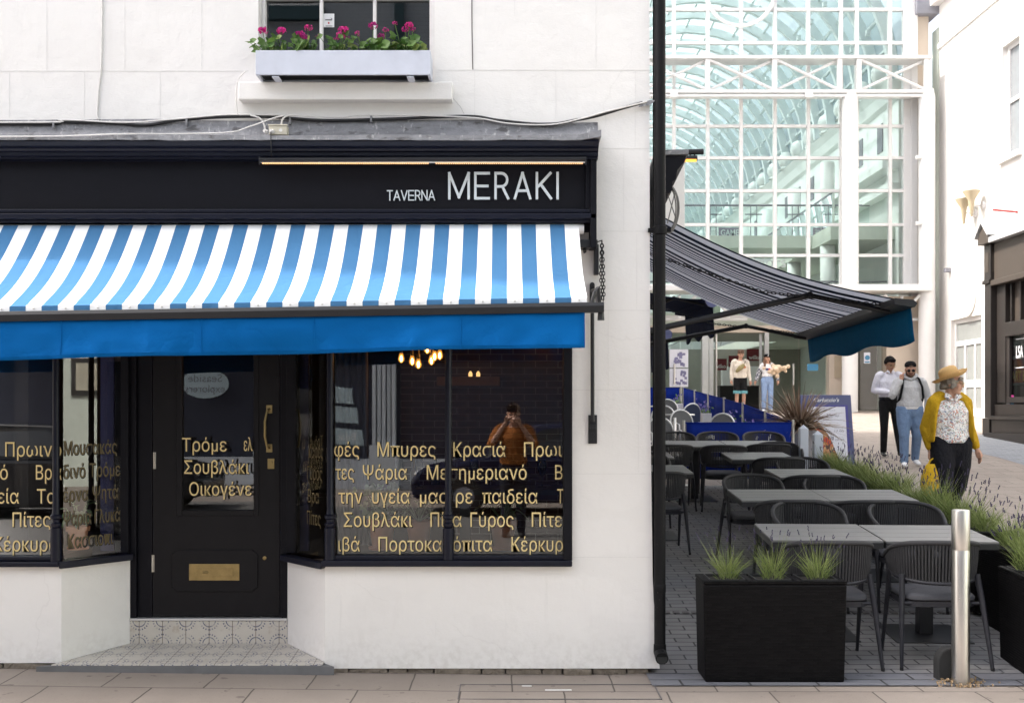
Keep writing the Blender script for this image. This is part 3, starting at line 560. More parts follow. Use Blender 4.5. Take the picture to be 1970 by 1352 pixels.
# gold lettering
def words(lst, y, cap=.0875, mbs=None):
    for body, p0, p1, py in lst:
        a, b = W(p0, py, y), W(p1, py, y); wl, ws = MB(), MB()
        wl.text(body, a.x, b.x, a.z, cap, lambda u, v: (u, y, v)); lt = wl.build('gold_lettering', M['gold'], shop)
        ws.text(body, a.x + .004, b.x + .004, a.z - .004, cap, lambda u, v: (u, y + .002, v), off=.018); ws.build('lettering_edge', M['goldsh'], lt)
R1, R2, R3, R4, R5 = 878, 922, 968, 1013, 1060
words([('φές', 643, 691, R1), ('Μπυρες', 726, 838, R1), ('Κρασιά', 872, 972, R1), ('Πρωι', 1008, 1081, R1), ('τες', 645, 681, R2), ('Ψάρια', 698, 783, R2), ('Μεσημεριανό', 821, 1013, R2), ('Β', 1068, 1082, R2),
       ('την', 651, 697, R3), ('υγεία', 716, 788, R3), ('μας', 808, 860, R3), ('ρε', 877, 909, R3), ('παιδεία', 928, 1034, R3), ('Τ', 1072, 1084, R3), ('Σουβλάκι', 661, 793, R4), ('Πίτα', 828, 888, R4), ('Γύρος', 905, 988, R4), ('Πίτε', 1023, 1081, R4),
       ('ιβά', 651, 692, R5), ('Πορτοκαλόπιτα', 728, 947, R5), ('Κέρκυρ', 984, 1083, R5)], gy - .004)
words([('Πρωινό', 10, 118, R1), ('μας ρε', -122, -30, R1), ('ό', 0, 15, R2), ('Βρα', 69, 118, R2), ('εία', -4, 36, R3), ('Τα', 71, 108, R3), ('Πίτες', 24, 97, R4), ('Κέρκυρα', -12, 112, R5)], gy - .004)
words([('Τρόμε', 350, 436, 868), ('ελ', 469, 486, 867), ('Σουβλάκι', 354, 479, 911), ('Οικογένε', 364, 484, 953)], DY - .004, .086)
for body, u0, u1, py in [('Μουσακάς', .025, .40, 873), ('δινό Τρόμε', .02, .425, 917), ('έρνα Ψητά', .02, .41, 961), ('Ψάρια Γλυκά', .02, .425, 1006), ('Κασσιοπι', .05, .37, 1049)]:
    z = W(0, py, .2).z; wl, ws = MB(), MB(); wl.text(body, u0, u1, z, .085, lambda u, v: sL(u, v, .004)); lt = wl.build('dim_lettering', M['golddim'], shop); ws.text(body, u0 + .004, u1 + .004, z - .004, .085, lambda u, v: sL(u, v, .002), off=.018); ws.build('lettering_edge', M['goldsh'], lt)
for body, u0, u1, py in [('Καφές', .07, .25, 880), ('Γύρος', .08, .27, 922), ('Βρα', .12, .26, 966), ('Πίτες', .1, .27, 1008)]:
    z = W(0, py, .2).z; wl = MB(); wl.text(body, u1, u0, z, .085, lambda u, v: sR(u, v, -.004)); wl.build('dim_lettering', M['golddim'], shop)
# door
P = lambda px, py, y=DY: W(px, py, y)
mb = MB(); z0 = P(0, 1188).z
for a, b, y0 in ((250.5, 262, .40), (262, 290, .43), (536, 541, .43), (541, 552.5, .40)): mb.box(P(a, 0).x, P(b, 0).x, y0, .52, z0, WT)
mb.box(P(290, 0).x, P(536, 0).x, .43, .52, 2.45, WT); fr = mb.build('door_frame', M['paint'], shop, bevel=.004)
mb = MB(); dx0, dx1 = P(291, 0).x, P(535.2, 0).x; dy = DY + .035; dyb = dy + .05
gx0, gx1, gz0, gz1 = P(346, 0).x, P(487.5, 0).x, P(0, 983).z, 2.2
mb.box(dx0, gx0, dy, dyb, z0 + .004, 2.44); mb.box(gx1, dx1, dy, dyb, z0 + .004, 2.44); mb.box(gx0, gx1, dy, dyb, z0 + .004, gz0); mb.box(gx0, gx1, dy, dyb, gz1, 2.44)
door = mb.build('door', M['door'], shop)
mb = MB()
for a in [(gx0 - .035, gx0 + .006, gz0 - .035, gz1 + .03), (gx1 - .006, gx1 + .03, gz0 - .035, gz1 + .03)]: mb.box(a[0], a[1], dy - .008, dy + .03, a[2], a[3])
mb.box(gx0 + .006, gx1 - .006, dy - .008, dy + .03, gz0 - .035, gz0 + .005); mb.build('glazing_bead', M['door'], door, bevel=.005)
mb = MB(); mb.quad((gx0, dy + .02, gz0), (gx1, dy + .02, gz0), (gx1, dy + .02, gz1), (gx0, dy + .02, gz1)); mb.build('door_pane', M['glass'], door)
mb = MB(); a, b = P(327, 1058), P(494, 1139); c = .03                     # raised panel with notched corners
mb.ext([(a.x + c, b.z), (b.x - c, b.z), (b.x - c, b.z + .012), (b.x, b.z + .03), (b.x, a.z - .03), (b.x - c, a.z - .012), (b.x - c, a.z), (a.x + c, a.z), (a.x + c, a.z - .012), (a.x, a.z - .03), (a.x, b.z + .03), (a.x + c, b.z + .012)], 'y', dy - .010, dy + .001); mb.build('door_panel', M['door'], door, bevel=.004)
mb = MB(); a, b = P(362, 1085), P(459, 1117); mb.box(a.x, b.x, dy - .016, dy - .0102, b.z, a.z); a, b = P(374, 1093), P(447, 1109); mb.box(a.x, b.x, dy - .020, dy - .0165, b.z, a.z); mb.ell(((a.x * .72 + b.x * .28), dy - .022, (a.z + b.z) / 2), (.022, .008, .009)); mb.build('letter_plate', M['brass'], door, bevel=.002)
mb = MB(); c = P(507, 1074); mb.lathe((c.x, dy + .001, c.z), [(.013, 0), (.013, .008), (.007, .01)], 14, (0, -1, 0)); mb.build('keyhole_cover', M['brass'], door)
mb = MB(); a, b = P(513, 882), P(526, 902); mb.box(a.x, b.x, dy - .008, dy, b.z, a.z); mb.lathe(((a.x + b.x) / 2, dy - .007, (a.z + b.z) / 2 + .01), [(.012, 0), (.012, .01)], 12, (0, -1, 0)); mb.build('door_lock', M['brass'], door, bevel=.002)
mb = MB(); a, b = P(516, 787), P(516, 862)
for q in (a, b): mb.box(q.x - .02, q.x + .02, dy - .006, dy, q.z - .028, q.z + .028)
mb.tube([(a.x, dy - .005, a.z), (a.x - .004, dy - .045, a.z - .005), (a.x - .018, dy - .052, (a.z + b.z) / 2 + .05), (a.x - .018, dy - .052, (a.z + b.z) / 2 - .05), (b.x - .004, dy - .045, b.z + .005), (b.x, dy - .005, b.z)], [.009, .008, .009, .009, .008, .009], 8)
mb.build('pull_handle', M['brass'], door, smooth=True, ang=40)
for px, y0, y1 in ((293.5, 870, 902), (290.5, 1068, 1101)):
    mb = MB(); a, b = P(px, y0), P(px, y1); mb.tube([(a.x, dy - .006, b.z), (a.x, dy - .006, a.z)], .0065, 8); mb.box(a.x - .002, a.x + .012, dy - .004, dy - .0005, b.z, a.z); mb.build('hinge', M['steelhinge'], door)
# tiled step
mb = MB(); zf, zb = .035, .072
mb.pris([(-3.02, -.07, -.06), (-1.13, -.07, -.06), (-1.2, -.003, -.06), (SXR, DY, -.06), (SXL, DY, -.06), (-2.89, -.003, -.06)], [(-3.02, -.07, zf - .006), (-1.13, -.07, zf - .006), (-1.2, -.003, zf - .002), (SXR, DY, zb - .006), (SXL, DY, zb - .006), (-2.89, -.003, zf - .002)])
mb.build('step_slab', M['stepgrey'], shop)
mb = MB(); mb.pris([(-2.93, -.055, zf - .004), (-1.21, -.055, zf - .004), (-1.205, -.003, zf), (SXR, DY - .002, zb - .003), (SXL, DY - .002, zb - .003), (-2.885, -.003, zf)], [(-2.93, -.055, zf + .004), (-1.21, -.055, zf + .004), (-1.205, -.003, zf + .008), (SXR, DY - .002, zb + .004), (SXL, DY - .002, zb + .004), (-2.885, -.003, zf + .008)])
mb.box(SXL + .001, SXR - .001, DY - .004, DY + .3, zb + .001, z0 - .02); mb.build('tiled_step', M['tile'], shop)
mb = MB(); mb.box(SXL + .001, SXR - .001, DY - .012, DY + .3, z0 - .018, z0 - .002); mb.build('step_nosing', M['nosing'], shop, bevel=.003)
# inside
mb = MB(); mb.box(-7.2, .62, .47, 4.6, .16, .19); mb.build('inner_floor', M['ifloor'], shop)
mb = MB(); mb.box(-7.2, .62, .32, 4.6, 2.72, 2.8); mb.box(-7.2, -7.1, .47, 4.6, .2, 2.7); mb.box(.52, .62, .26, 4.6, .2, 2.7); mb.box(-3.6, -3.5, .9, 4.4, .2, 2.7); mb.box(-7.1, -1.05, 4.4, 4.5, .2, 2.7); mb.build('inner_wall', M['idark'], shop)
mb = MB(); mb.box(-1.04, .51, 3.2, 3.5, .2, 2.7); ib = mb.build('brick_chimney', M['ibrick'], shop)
mb = MB(); a, b = W(840, 724, 3.05), W(962, 742, 3.05); mb.box(a.x, b.x, 3.05, 3.19, b.z, a.z); mb.build('mantel_beam', M['oak'], shop, bevel=.01)
mb = MB(); mb.box(-1.1, .33, .13, .52, .70, .725); mb.box(-4.8, -2.95, .13, .52, .70, .725); mb.build('window_shelf', M['ifloor'], shop)
# ------------------------------------------------------------------ things on the shop front
def striped(mb, P0, P1, Q0, Q1, period, duty, sag, u_off, nv=14, fold=0):
    """cloth between wall line P0-P1 and front line Q0-Q1, stripes running from wall to front as separate faces"""
    P0, P1, Q0, Q1 = map(Vector, (P0, P1, Q0, Q1)); L = (P1 - P0).length
    us = [0.0]; mi = []; u = -u_off; k = 0
    while u < L:
        w = period[k % len(period)] if isinstance(period, list) else period * (duty if k % 2 == 0 else 1 - duty)
        if u + w > 0:
            us.append(min(u + w, L)); mi.append(k % 2)
        u += w; k += 1
    def pt(u, v):
        f = u / L; a = P0.lerp(P1, f); b = Q0.lerp(Q1, f); p = a.lerp(b, v); s = sag(f, v)
        p.z -= s; return p
    cols = [[mb.v(pt(u, j / nv)) for j in range(nv + 1)] for u in us]
    for i in range(len(us) - 1):
        mb.mi = mi[i]
        for j in range(nv): mb.f([cols[i][j], cols[i + 1][j], cols[i + 1][j + 1], cols[i][j + 1]])
aw = thing('awning', 'blue and white striped shop awning with deep blue valance over the restaurant front', 'awning', (-1.2, -.4, 2.3))
AX1 = .425; AX0 = -6.6; BY = -.80
bz = lambda x: 2.232 + .0155 * (x + 1.0)
mb = MB(); T0, T1 = (AX1 - .004, -.10, 2.828), (AX0, -.10, 2.815); B0, B1 = (AX1, BY, bz(AX1) + .045), (AX0, BY, bz(AX0) + .045)
striped(mb, T0, T1, B0, B1, .1817, .49, lambda f, v: .072 * math.sin(math.pi * min(1, v * 1.02)) ** 1 * (.92 + .08 * math.sin(7 * f)) + .006 * math.sin(f * 77) * v * (1 - v), -.0, 16)
o = mb.build('striped_cloth', [M['cwhite'], M['blue']], aw, smooth=True, recalc=False)
mb = MB(); mb.loft([[(x, BY - .012, bz(x) + .048), (x, BY - .022, bz(x) + .012), (x, BY + .02, bz(x) + .012), (x, BY + .02, bz(x) + .048)] for x in (.418, AX0)])
for k in range(39):
    x = AX1 - .045 - k * .1817
    mb.lathe((x, BY - .017, bz(x) + .030), [(.0055, 0), (.0055, .004), (.003, .005)], 8, (0, -1, .2))
mb.mi = 0; mb.build('cloth_hem', M['cwhite'], aw) if False else mb.bm.free()
mb = MB(); k = 0; x = AX1
while x > AX0:
    w = .1817 * (.49 if k % 2 == 0 else .51); mb.mi = k % 2
    mb.loft([[(q, BY - .001, bz(q) + .049), (q, BY - .020, bz(q) + .040), (q, BY - .020, bz(q) + .012), (q, BY + .015, bz(q) + .012)] for q in (x, x - w)])
    x -= w; k += 1
mb.build('cloth_hem', [M['cwhite'], M['blue']], aw)
mb = MB()
for k in range(39):
    x = AX1 - .045 - k * .1817; mb.lathe((x, BY - .019, bz(x) + .024), [(.0055, 0), (.0055, .004), (.003, .005)], 8, (0, -1, .1))
mb.build('hem_studs', M['chrome'], aw)
mb = MB(); mb.loft([[(x, BY - .034, bz(x) + .010), (x, BY - .040, bz(x) - .010), (x, BY - .034, bz(x) - .046), (x, BY + .02, bz(x) - .046), (x, BY + .03, bz(x) + .006)] for x in (.52, AX0 - .05)])
mb.tube([(.505, BY, bz(.5) - .035), (.505, BY, bz(.5) - .09)], [.016, .02], 10); mb.tube([(.45, BY - .01, bz(.5)), (.47, BY - .005, bz(.5) + .07), (.49, BY + .02, bz(.5) + .10), (.50, BY + .03, bz(.5) + .01)], .012, 8)
mb.build('front_bar', M['black'], aw, bevel=.003)
mb = MB(); xs = [.412 - i * .035 for i in range(200)]; rows = []
random.seed(5)
def vy(x, v): return BY - .02 + v * (.020 * noise.noise(Vector((x * 2.2, v * .6, 1))) + .014 * noise.noise(Vector((x * 8, v * 1.6, 4)))) * 1.9 - .012 * v + .004 * noise.noise(Vector((x * 6 + v * 5, v * 7, 9)))
for x in xs: rows.append([(x + .004 * v * noise.noise(Vector((x * 5, 2, v))), vy(x, v), bz(x) - .040 - v * (.205 + .008 * noise.noise(Vector((x * 1.2, 0, 0)))) * (1 + .03 * (-x))) for v in [j / 8 for j in range(9)]])
mb.loft(rows, closed=False, cap=False); o = mb.build('valance', M['valance'], aw, smooth=True); sd = o.modifiers.new('thickness', 'SOLIDIFY'); sd.thickness = .002
for x in (-.29, -1.12, -1.757, -2.55):
    mb = MB(); mb.tube([(x, vy(x, v) - .0015, bz(x) - .042 - v * .200) for v in [j / 8 for j in range(9)]], .0026, 5); mb.build('valance_seam', M['valance'], aw)
mb = MB(); mb.tube([(x, vy(x, .9) - .0012, bz(x) - .040 - .9 * (.205 + .008 * noise.noise(Vector((x * 1.2, 0, 0)))) * (1 + .03 * (-x))) for x in xs[2:]], .0016, 4); mb.build('valance_stitching', M['valance'], aw)
mb = MB(); mb.tube([(AX1 + .03, -.075, 2.80), (AX0, -.075, 2.79)], .034, 14); mb.build('roller', M['cwhite'], aw, smooth=True, ang=40)
mb = MB(); bar(mb, 1113, 1150, 461, 476, -.12, -.003); bar(mb, 1143, 1152, 470, 528, -.05, -.002); a = W(1122, 482, -.06); mb.lathe(a, [(.012, 0), (.02, .006), (.012, .02)], 10, (1, 0, 0)); mb.build('head_bracket', M['black'], aw, bevel=.003)
mb = MB(); a = W(1139, 560, -.03); mb.tube([(a.x, -.045, a.z), (a.x + .01, -.3, a.z - .02), (.49, BY + .04, bz(.5))], .013, 8); mb.build('side_arm', M['black'], aw)
mb = MB(); a, b = W(1139.5, 560, -.035), W(1140, 810, -.035)
mb.tube([(a.x, -.035, a.z), (b.x, -.035, b.z)], .0125, 10); mb.build('slide_rod', M['black'], aw)
mb = MB(); c0, c1 = W(1140, 798, 0), W(1140, 853, 0); mb.box(c0.x - .028, c0.x + .028, -.016, -.001, c1.z, c0.z); mb.box(c0.x - .018, c0.x + .018, -.045, -.016, c0.z - .09, c0.z - .06)
mb.lathe((c0.x, -.017, c1.z + .06), [(.011, 0), (.011, .006)], 10, (0, -1, 0)); mb.lathe((c0.x, -.017, c1.z + .025), [(.009, 0), (.009, .004)], 10, (0, -1, 0))
c0, c1 = W(1139, 543, 0), W(1139, 582, 0); pts = [(c0.x + .016 * math.cos(t), c0.z - .018 + .016 * math.sin(t)) for t in [math.pi * i / 8 for i in range(9)]] + [(c0.x - .016, c1.z), (c0.x + .016, c1.z)]
mb.ext(pts, 'y', -.02, -.001); mb.lathe((c0.x, -.021, c0.z - .022), [(.008, 0), (.008, .006)], 10, (0, -1, 0)); mb.build('wall_plate', M['black'], aw, bevel=.002)
def chain(mb, pts, link=.03, r=.0032, w=.010):
    pts = [Vector(p) for p in pts]; seg = [(b - a).length for a, b in zip(pts, pts[1:])]; L = sum(seg); n = int(L / (link * .74)); k = 0
    for i in range(n):
        d = (i + .5) * L / n; j = 0
        while j < len(seg) - 1 and d > seg[j]: d -= seg[j]; j += 1
        p = pts[j].lerp(pts[j + 1], d / seg[j]); t = (pts[j + 1] - pts[j]).normalized(); a, b = frame(t); q = a if k % 2 else b; k += 1
        ring = [p + t * (link / 2) * math.cos(2 * math.pi * m / 8) + q * w * math.sin(2 * math.pi * m / 8) for m in range(9)]
        mb.tube(ring, r, 4, cap=False)
mb = MB(); a, b = W(1158, 463, -.06), W(1160, 578, -.06); chain(mb, [a, (a.x + .006, -.09, (a.z + b.z) / 2), (b.x, -.12, b.z)]); chain(mb, [a, (a.x - .008, -.075, (a.z + b.z) / 2), (b.x - .012, -.11, b.z - .02)]); mb.tube([W(1146, 466, -.05), a], .004, 6); mb.build('pull_chain', M['black'], aw)

lb = thing('sign_light', 'slim black strip light with warm LEDs above the silver sign lettering', 'light', W(812, 308, -.2))
mb = MB(); a, b = W(500, 308, -.21), W(1127, 303, -.21); mb.tube([(a.x, -.21, a.z), (b.x, -.21, a.z + .006)], .0165, 12)
for q in (a, b): mb.box(q.x - .004, q.x + .004, -.225, -.19, a.z - .03, a.z + .018)
for x in (-1.35, -.5, .3): mb.tube([(x, -.2, a.z + .01), (x, -.1, a.z + .02)], .006, 6)
mb.build('light_housing', M['black'], lb, smooth=True, ang=40)
mb = MB(); n = 150; L = b.x - a.x - .03
for i in range(n):
    if i in (78, 79, 80): continue
    x = a.x + .015 + L * i / n; mb.box(x, x + L / n * .72, -.217, -.203, a.z - .0245, a.z - .0175)
o = mb.build('led_row', M['led'], lb); o['kind'] = 'stuff'
mb = MB(); mb.box(a.x + .005, b.x - .005, -.215, -.20, a.z - .0172, a.z - .012); mb.build('led_tray', M['wood'], lb)

# cables along the lead
def cable(name, label, m, pts, r, n=8):
    P_ = [Vector(p) for p in pts]; out = []
    for i in range(len(P_) - 1):                     # catmull-rom
        p0, p1, p2, p3 = P_[max(i - 1, 0)], P_[i], P_[i + 1], P_[min(i + 2, len(P_) - 1)]
        for k in range(6):
            t = k / 6; out.append(.5 * ((2 * p1) + (p2 - p0) * t + (2 * p0 - 5 * p1 + 4 * p2 - p3) * t * t + (3 * p1 - p0 - 3 * p2 + p3) * t ** 3))
    out.append(P_[-1]); mb = MB(); mb.tube(out, r, n); o = mb.build(name, m, at=P_[0], smooth=True); return tag(o, label, 'cable')
cable('cable', 'thick black power cable sagging along the grey lead flashing', M['bcable'], [(-7, -.022, 3.50)] + [W(x, y, -.022) for x, y in [(0, 239), (110, 235), (215, 237), (280, 241), (340, 232), (420, 226), (520, 225), (620, 232), (760, 229), (900, 224), (960, 232), (1050, 240), (1110, 231), (1150, 223), (1200, 208), (1236, 198)]], .010)
cable('cable', 'pale twin cable looping over the black cable towards the corner', M['wcable'], [(-7, -.034, 3.52)] + [W(x, y, -.034) for x, y in [(0, 236), (120, 231), (240, 236), (330, 230), (420, 222), (470, 221), (560, 222), (650, 226), (700, 222), (830, 223), (920, 228), (980, 238), (1060, 240), (1120, 228), (1170, 214), (1245, 196)]], .0048)
cable('cable', 'thin white cable drooping from junction box towards the far left along the lead lip', M['wcable'], [W(x, y, -.286 + .2 * (x > 420)) for x, y in [(-300, 264), (0, 263), (120, 262), (235, 258)]] + [W(x, y, -.2) for x, y in [(330, 258), (440, 255), (480, 244), (525, 228), (545, 223)]], .0042)
cable('cable', 'white cable running straight up the wall left of the flower window', M['wcable'], [W(x, y, -.006) for x, y in [(197, -60), (196, 60), (194, 135), (190, 170), (187, 222), (192, 230)]], .0055)
cable('cable', 'short curved white cable from under the window sill to the junction box', M['wcable'], [W(x, y, -.05) for x, y in [(473, 136), (456, 160), (456, 215), (468, 221)]] , .0045)
cable('cable', 'white cable curling down into the left gland of the junction box', M['wcable'], [W(x, y, -.06) for x, y in [(482, 222), (500, 228), (508, 240), (510, 252)]], .0055)
cable('cable', 'white cable arching over the top of the junction box', M['wcable'], [W(x, y, -.06) for x, y in [(541, 240), (545, 228), (560, 222), (600, 224)]], .0055)
cable('cable', 'thin black flex dropping from junction box to the strip light', M['bcable'], [W(521, 254, -.27), W(521, 270, -.285), W(522, 285, -.26), W(522, 302, -.2)], .0035, 6)
jb = thing('junction_box', 'cream plastic cable junction box on the lead flashing', 'junction box', W(533, 258, -.1))
mb = MB(); a, b = W(517, 241, -.11), W(552, 259, -.11); mb.box(a.x, b.x, -.11, -.05, b.z, a.z); mb.build('box_body', M['beige'], jb, bevel=.004)
mb = MB(); mb.box(a.x - .004, b.x + .004, -.116, -.108, a.z - .004, a.z + .004); mb.build('box_lid', M['beige'], jb, bevel=.002)
mb = MB()
for px in (511, 523): c = W(px, 253, -.12); mb.lathe(c, [(.013, -.012), (.013, .004), (.009, .008), (.009, .018)], 10, (-.4, -1, 0))
c = W(540, 251, -.111); mb.lathe(c, [(.011, 0), (.011, .003)], 14, (0, -1, 0)); mb.build('cable_gland', M['wcable'], jb)
clips = 0
for px, py in [(103, 238), (359, 233), (558, 231), (714, 227)]:
    mb = MB(); c = W(px, py, -.03); mb.box(c.x - .006, c.x + .006, -.036, -.005, c.z - .03, c.z + .014); o = mb.build('cable_clip', M['lead'], at=c, bevel=.002)
    tag(o, {103: 'leftmost lead clip holding the black cable', 359: 'lead clip holding the black cable left of the junction box', 558: 'lead clip just right of the junction box', 714: 'lead clip under the right end of the window sill'}[px], 'clip', 'clips holding the cable')
mb = MB(); a = W(1225, 206, -.02); mb.pris([W(1228, 207, -.03), W(1233, 199, -.03), W(1250, 193, -.03), W(1262, 193, -.03), W(1252, 202, -.03)], [W(1228, 207, -.004), W(1233, 199, -.004), W(1250, 193, -.004), W(1262, 193, -.004), W(1252, 202, -.004)])
tag(mb.build('cable_boot', M['lead'], at=a), 'grey lead boot where the cables turn the building corner', 'cable boot')
dp = thing('drainpipe', 'tall black cast iron drainpipe on the corner of the restaurant', 'drainpipe', (.955, -.02, 0))
mb = MB(); px_ = W(1269.5, 0, -.02).x; mb.tube([(px_, -.02, TOP), (px_, -.02, .10)], .0365, 16); mb.build('pipe', M['pipe'], dp, smooth=True, ang=50)
for z in (W(0, 443, -.02).z, W(0, 758, -.02).z, W(0, 1130, -.02).z, 4.6):
    mb = MB(); big = abs(z - W(0, 443, -.02).z) < .01
    mb.lathe((px_, -.02, z), [(.0365, -.03), (.046 if big else .039, -.025), (.046 if big else .039, .02), (.0365, .026)], 16)
    if big: mb.box(px_ - .075, px_ + .07, -.03, .0, z - .012, z + .012)
    mb.build('pipe_collar', M['pipe'], dp, smooth=True, ang=40)
mb = MB(); c = W(1271, 1262, -.05); mb.tube([(px_, -.02, .16), (px_, -.025, .11), (c.x, -.06, c.z + .015), (c.x, -.115, c.z)], [.040, .041, .041, .041], 16); mb.mi = 1; mb.lathe((c.x, -.1152, c.z - .0005), [(.034, 0), (.034, .001)], 14, (0, -1, -.15)); mb.build('pipe_shoe', [M['pipe'], M['tyre']], dp, smooth=True, ang=40)
mb = MB(); mb.tube([(.918, .03, TOP), (.918, .03, 0.0)], .012, 8); tag(mb.build('drainpipe', M['pipe'], at=(.918, .03, 0)), 'thin black waste pipe tucked between the wall and the big drainpipe', 'pipe')

# flower box and geraniums
fx = thing('flower_box', 'lilac white wooden trough planted with pink geraniums on the upper window sill', 'planter box', W(659, 155, -.2))
fy0, fy1 = -.21, -.02
a, b = W(491.5, 97, fy0), W(828, 144, fy0)
mb = MB(); mb.box(a.x, b.x, fy0, fy0 + .018, b.z, a.z); mb.box(a.x, b.x, fy1 - .018, fy1, b.z, a.z); mb.box(a.x, a.x + .018, fy0 + .018, fy1 - .018, b.z, a.z); mb.box(b.x - .018, b.x, fy0 + .018, fy1 - .018, b.z, a.z); mb.build('trough', M['wboxw'], fx, bevel=.003); mb = MB(); mb.box(a.x + .0185, b.x - .0185, fy0 + .0185, fy1 - .0185, b.z + .018, b.z + .03); mb.box(wx0 + .003, wx1 - .003, -.012, .085, W(0, 157, -.09).z + .002, b.z + .01); mb.build('black_board', M['black'], fx)  # black base board, and a black strip between sill and trough
for px in (529, 789): mb = MB(); c = W(px, 150, fy0); mb.box(c.x - .022, c.x + .022, fy0 + .01, .10, W(0, 157, -.09).z + .001, b.z - .0125); mb.build('bearer', M['wboxw'], fx, bevel=.002)
mb = MB(); mb.box(a.x + .018, b.x - .018, fy0 + .018, fy1 - .018, a.z - .05, a.z - .03); mb.build('soil', M['soil'], fx)
def leaf_disc(mb, c, r, nrm, n=9, cup=.25):
    nrm = nrm.normalized(); u, v = frame(nrm); cv = mb.v(c - nrm * r * cup); ring = []
    for k in range(n):
        th = 2 * math.pi * k / n; rr = r * (1 - .16 * (k % 2)) * (.35 if k == 0 else 1); ring.append(mb.v(c + u * rr * math.cos(th) + v * rr * math.sin(th)))
    for k in range(n): mb.f([cv, ring[k], ring[(k + 1) % n]])
def geranium(i, px, heads, spread, label, nleaf):
    random.seed(40 + i); base = W(px, 101, -.115); t = thing('geranium_plant', label, 'flower', base, 'geraniums in the window box')
    lm = MB(); fl = MB(); stm = MB()
    for k in range(nleaf):
        x = base.x + random.gauss(0, spread); z = base.z + .0 + abs(random.gauss(.03, .028)); y = -.115 + random.uniform(-.09, .07); c = Vector((x, y, z))
        lm.mi = random.choice([0, 0, 1, 1, 2]); leaf_disc(lm, c, random.uniform(.022, .038), Vector((random.gauss(0, .6), random.gauss(-.7, .5), random.uniform(.2, 1))))
        stm.tube([(base.x + (x - base.x) * .3, -.115, base.z - .02), tuple(c)], .002, 4)
    for hx, hy, hr, mg in heads:
        hr *= 1.03
        c = W(hx, hy, -.13 + random.uniform(-.04, .02)); stm.tube([(base.x + (c.x - base.x) * .4, -.115, base.z), tuple(Vector((base.x + (c.x - base.x) * .8, c.y, c.z - .07))), tuple(c - Vector((0, 0, hr * .5)))], .0026, 5)
        n = int(34 * (hr / .03) ** 2) + 8
        for k in range(n):
            d = Vector((random.gauss(0, 1), random.gauss(0, 1), random.gauss(.25, .8))).normalized(); q = c + Vector((d.x, d.y, d.z * .72)) * hr * random.uniform(.75, 1.05); q = q; fl.mi = (1 if random.random() < mg else 0); leaf_disc(fl, q, hr * .30, d + Vector((random.gauss(0, .3), random.gauss(-.2, .3), random.gauss(0, .3))), 6, .3)
        for k in range(5): d = Vector((random.gauss(0, .4), random.gauss(0, .4), -1)); stm.tube([tuple(c - Vector((0, 0, hr * .5))), tuple(c + d.normalized() * hr * .2 + Vector((random.gauss(0, hr * .5), 0, -.1 * hr)))], .0016, 3)
    lm.build('leaves', [M['ger0'], M['ger1'], M['ger2']], t); fl.build('blossom', [M['pink'], M['mag']], t); stm.build('stems', M['ger1'], t)
geranium(0, 524, [(506, 59, .030, .35), (541, 60, .030, .3)], .055, 'geranium with two pink heads at the far left of the flower box', 34)
geranium(1, 588, [(576, 69, .034, .75), (586, 72, .022, .9), (593, 54, .024, .15), (611, 70, .013, .8)], .06, 'geranium with deep magenta head and a small bright one left of the window bar', 34)
geranium(2, 652, [(660, 58, .030, .25), (655, 68, .028, .5), (646, 76, .018, .3), (667, 73, .018, .4)], .055, 'geranium with tall stacked pink heads beside the no smoking notice', 30)
geranium(3, 717, [(687, 64, .017, .2), (690, 70, .010, .7), (718, 50, .029, .6)], .055, 'geranium with small pink head and a tall head by the second window bar', 34)
geranium(4, 738, [(742, 58, .020, .1), (733, 70, .024, .7)], .04, 'geranium with low ragged blossom right of the second window bar', 18)
geranium(5, 783, [(760, 45, .016, .3), (787, 49, .026, .1), (780, 56, .024, .5), (794, 57, .018, .7)], .06, 'tallest geranium at the far right of the flower box', 46)

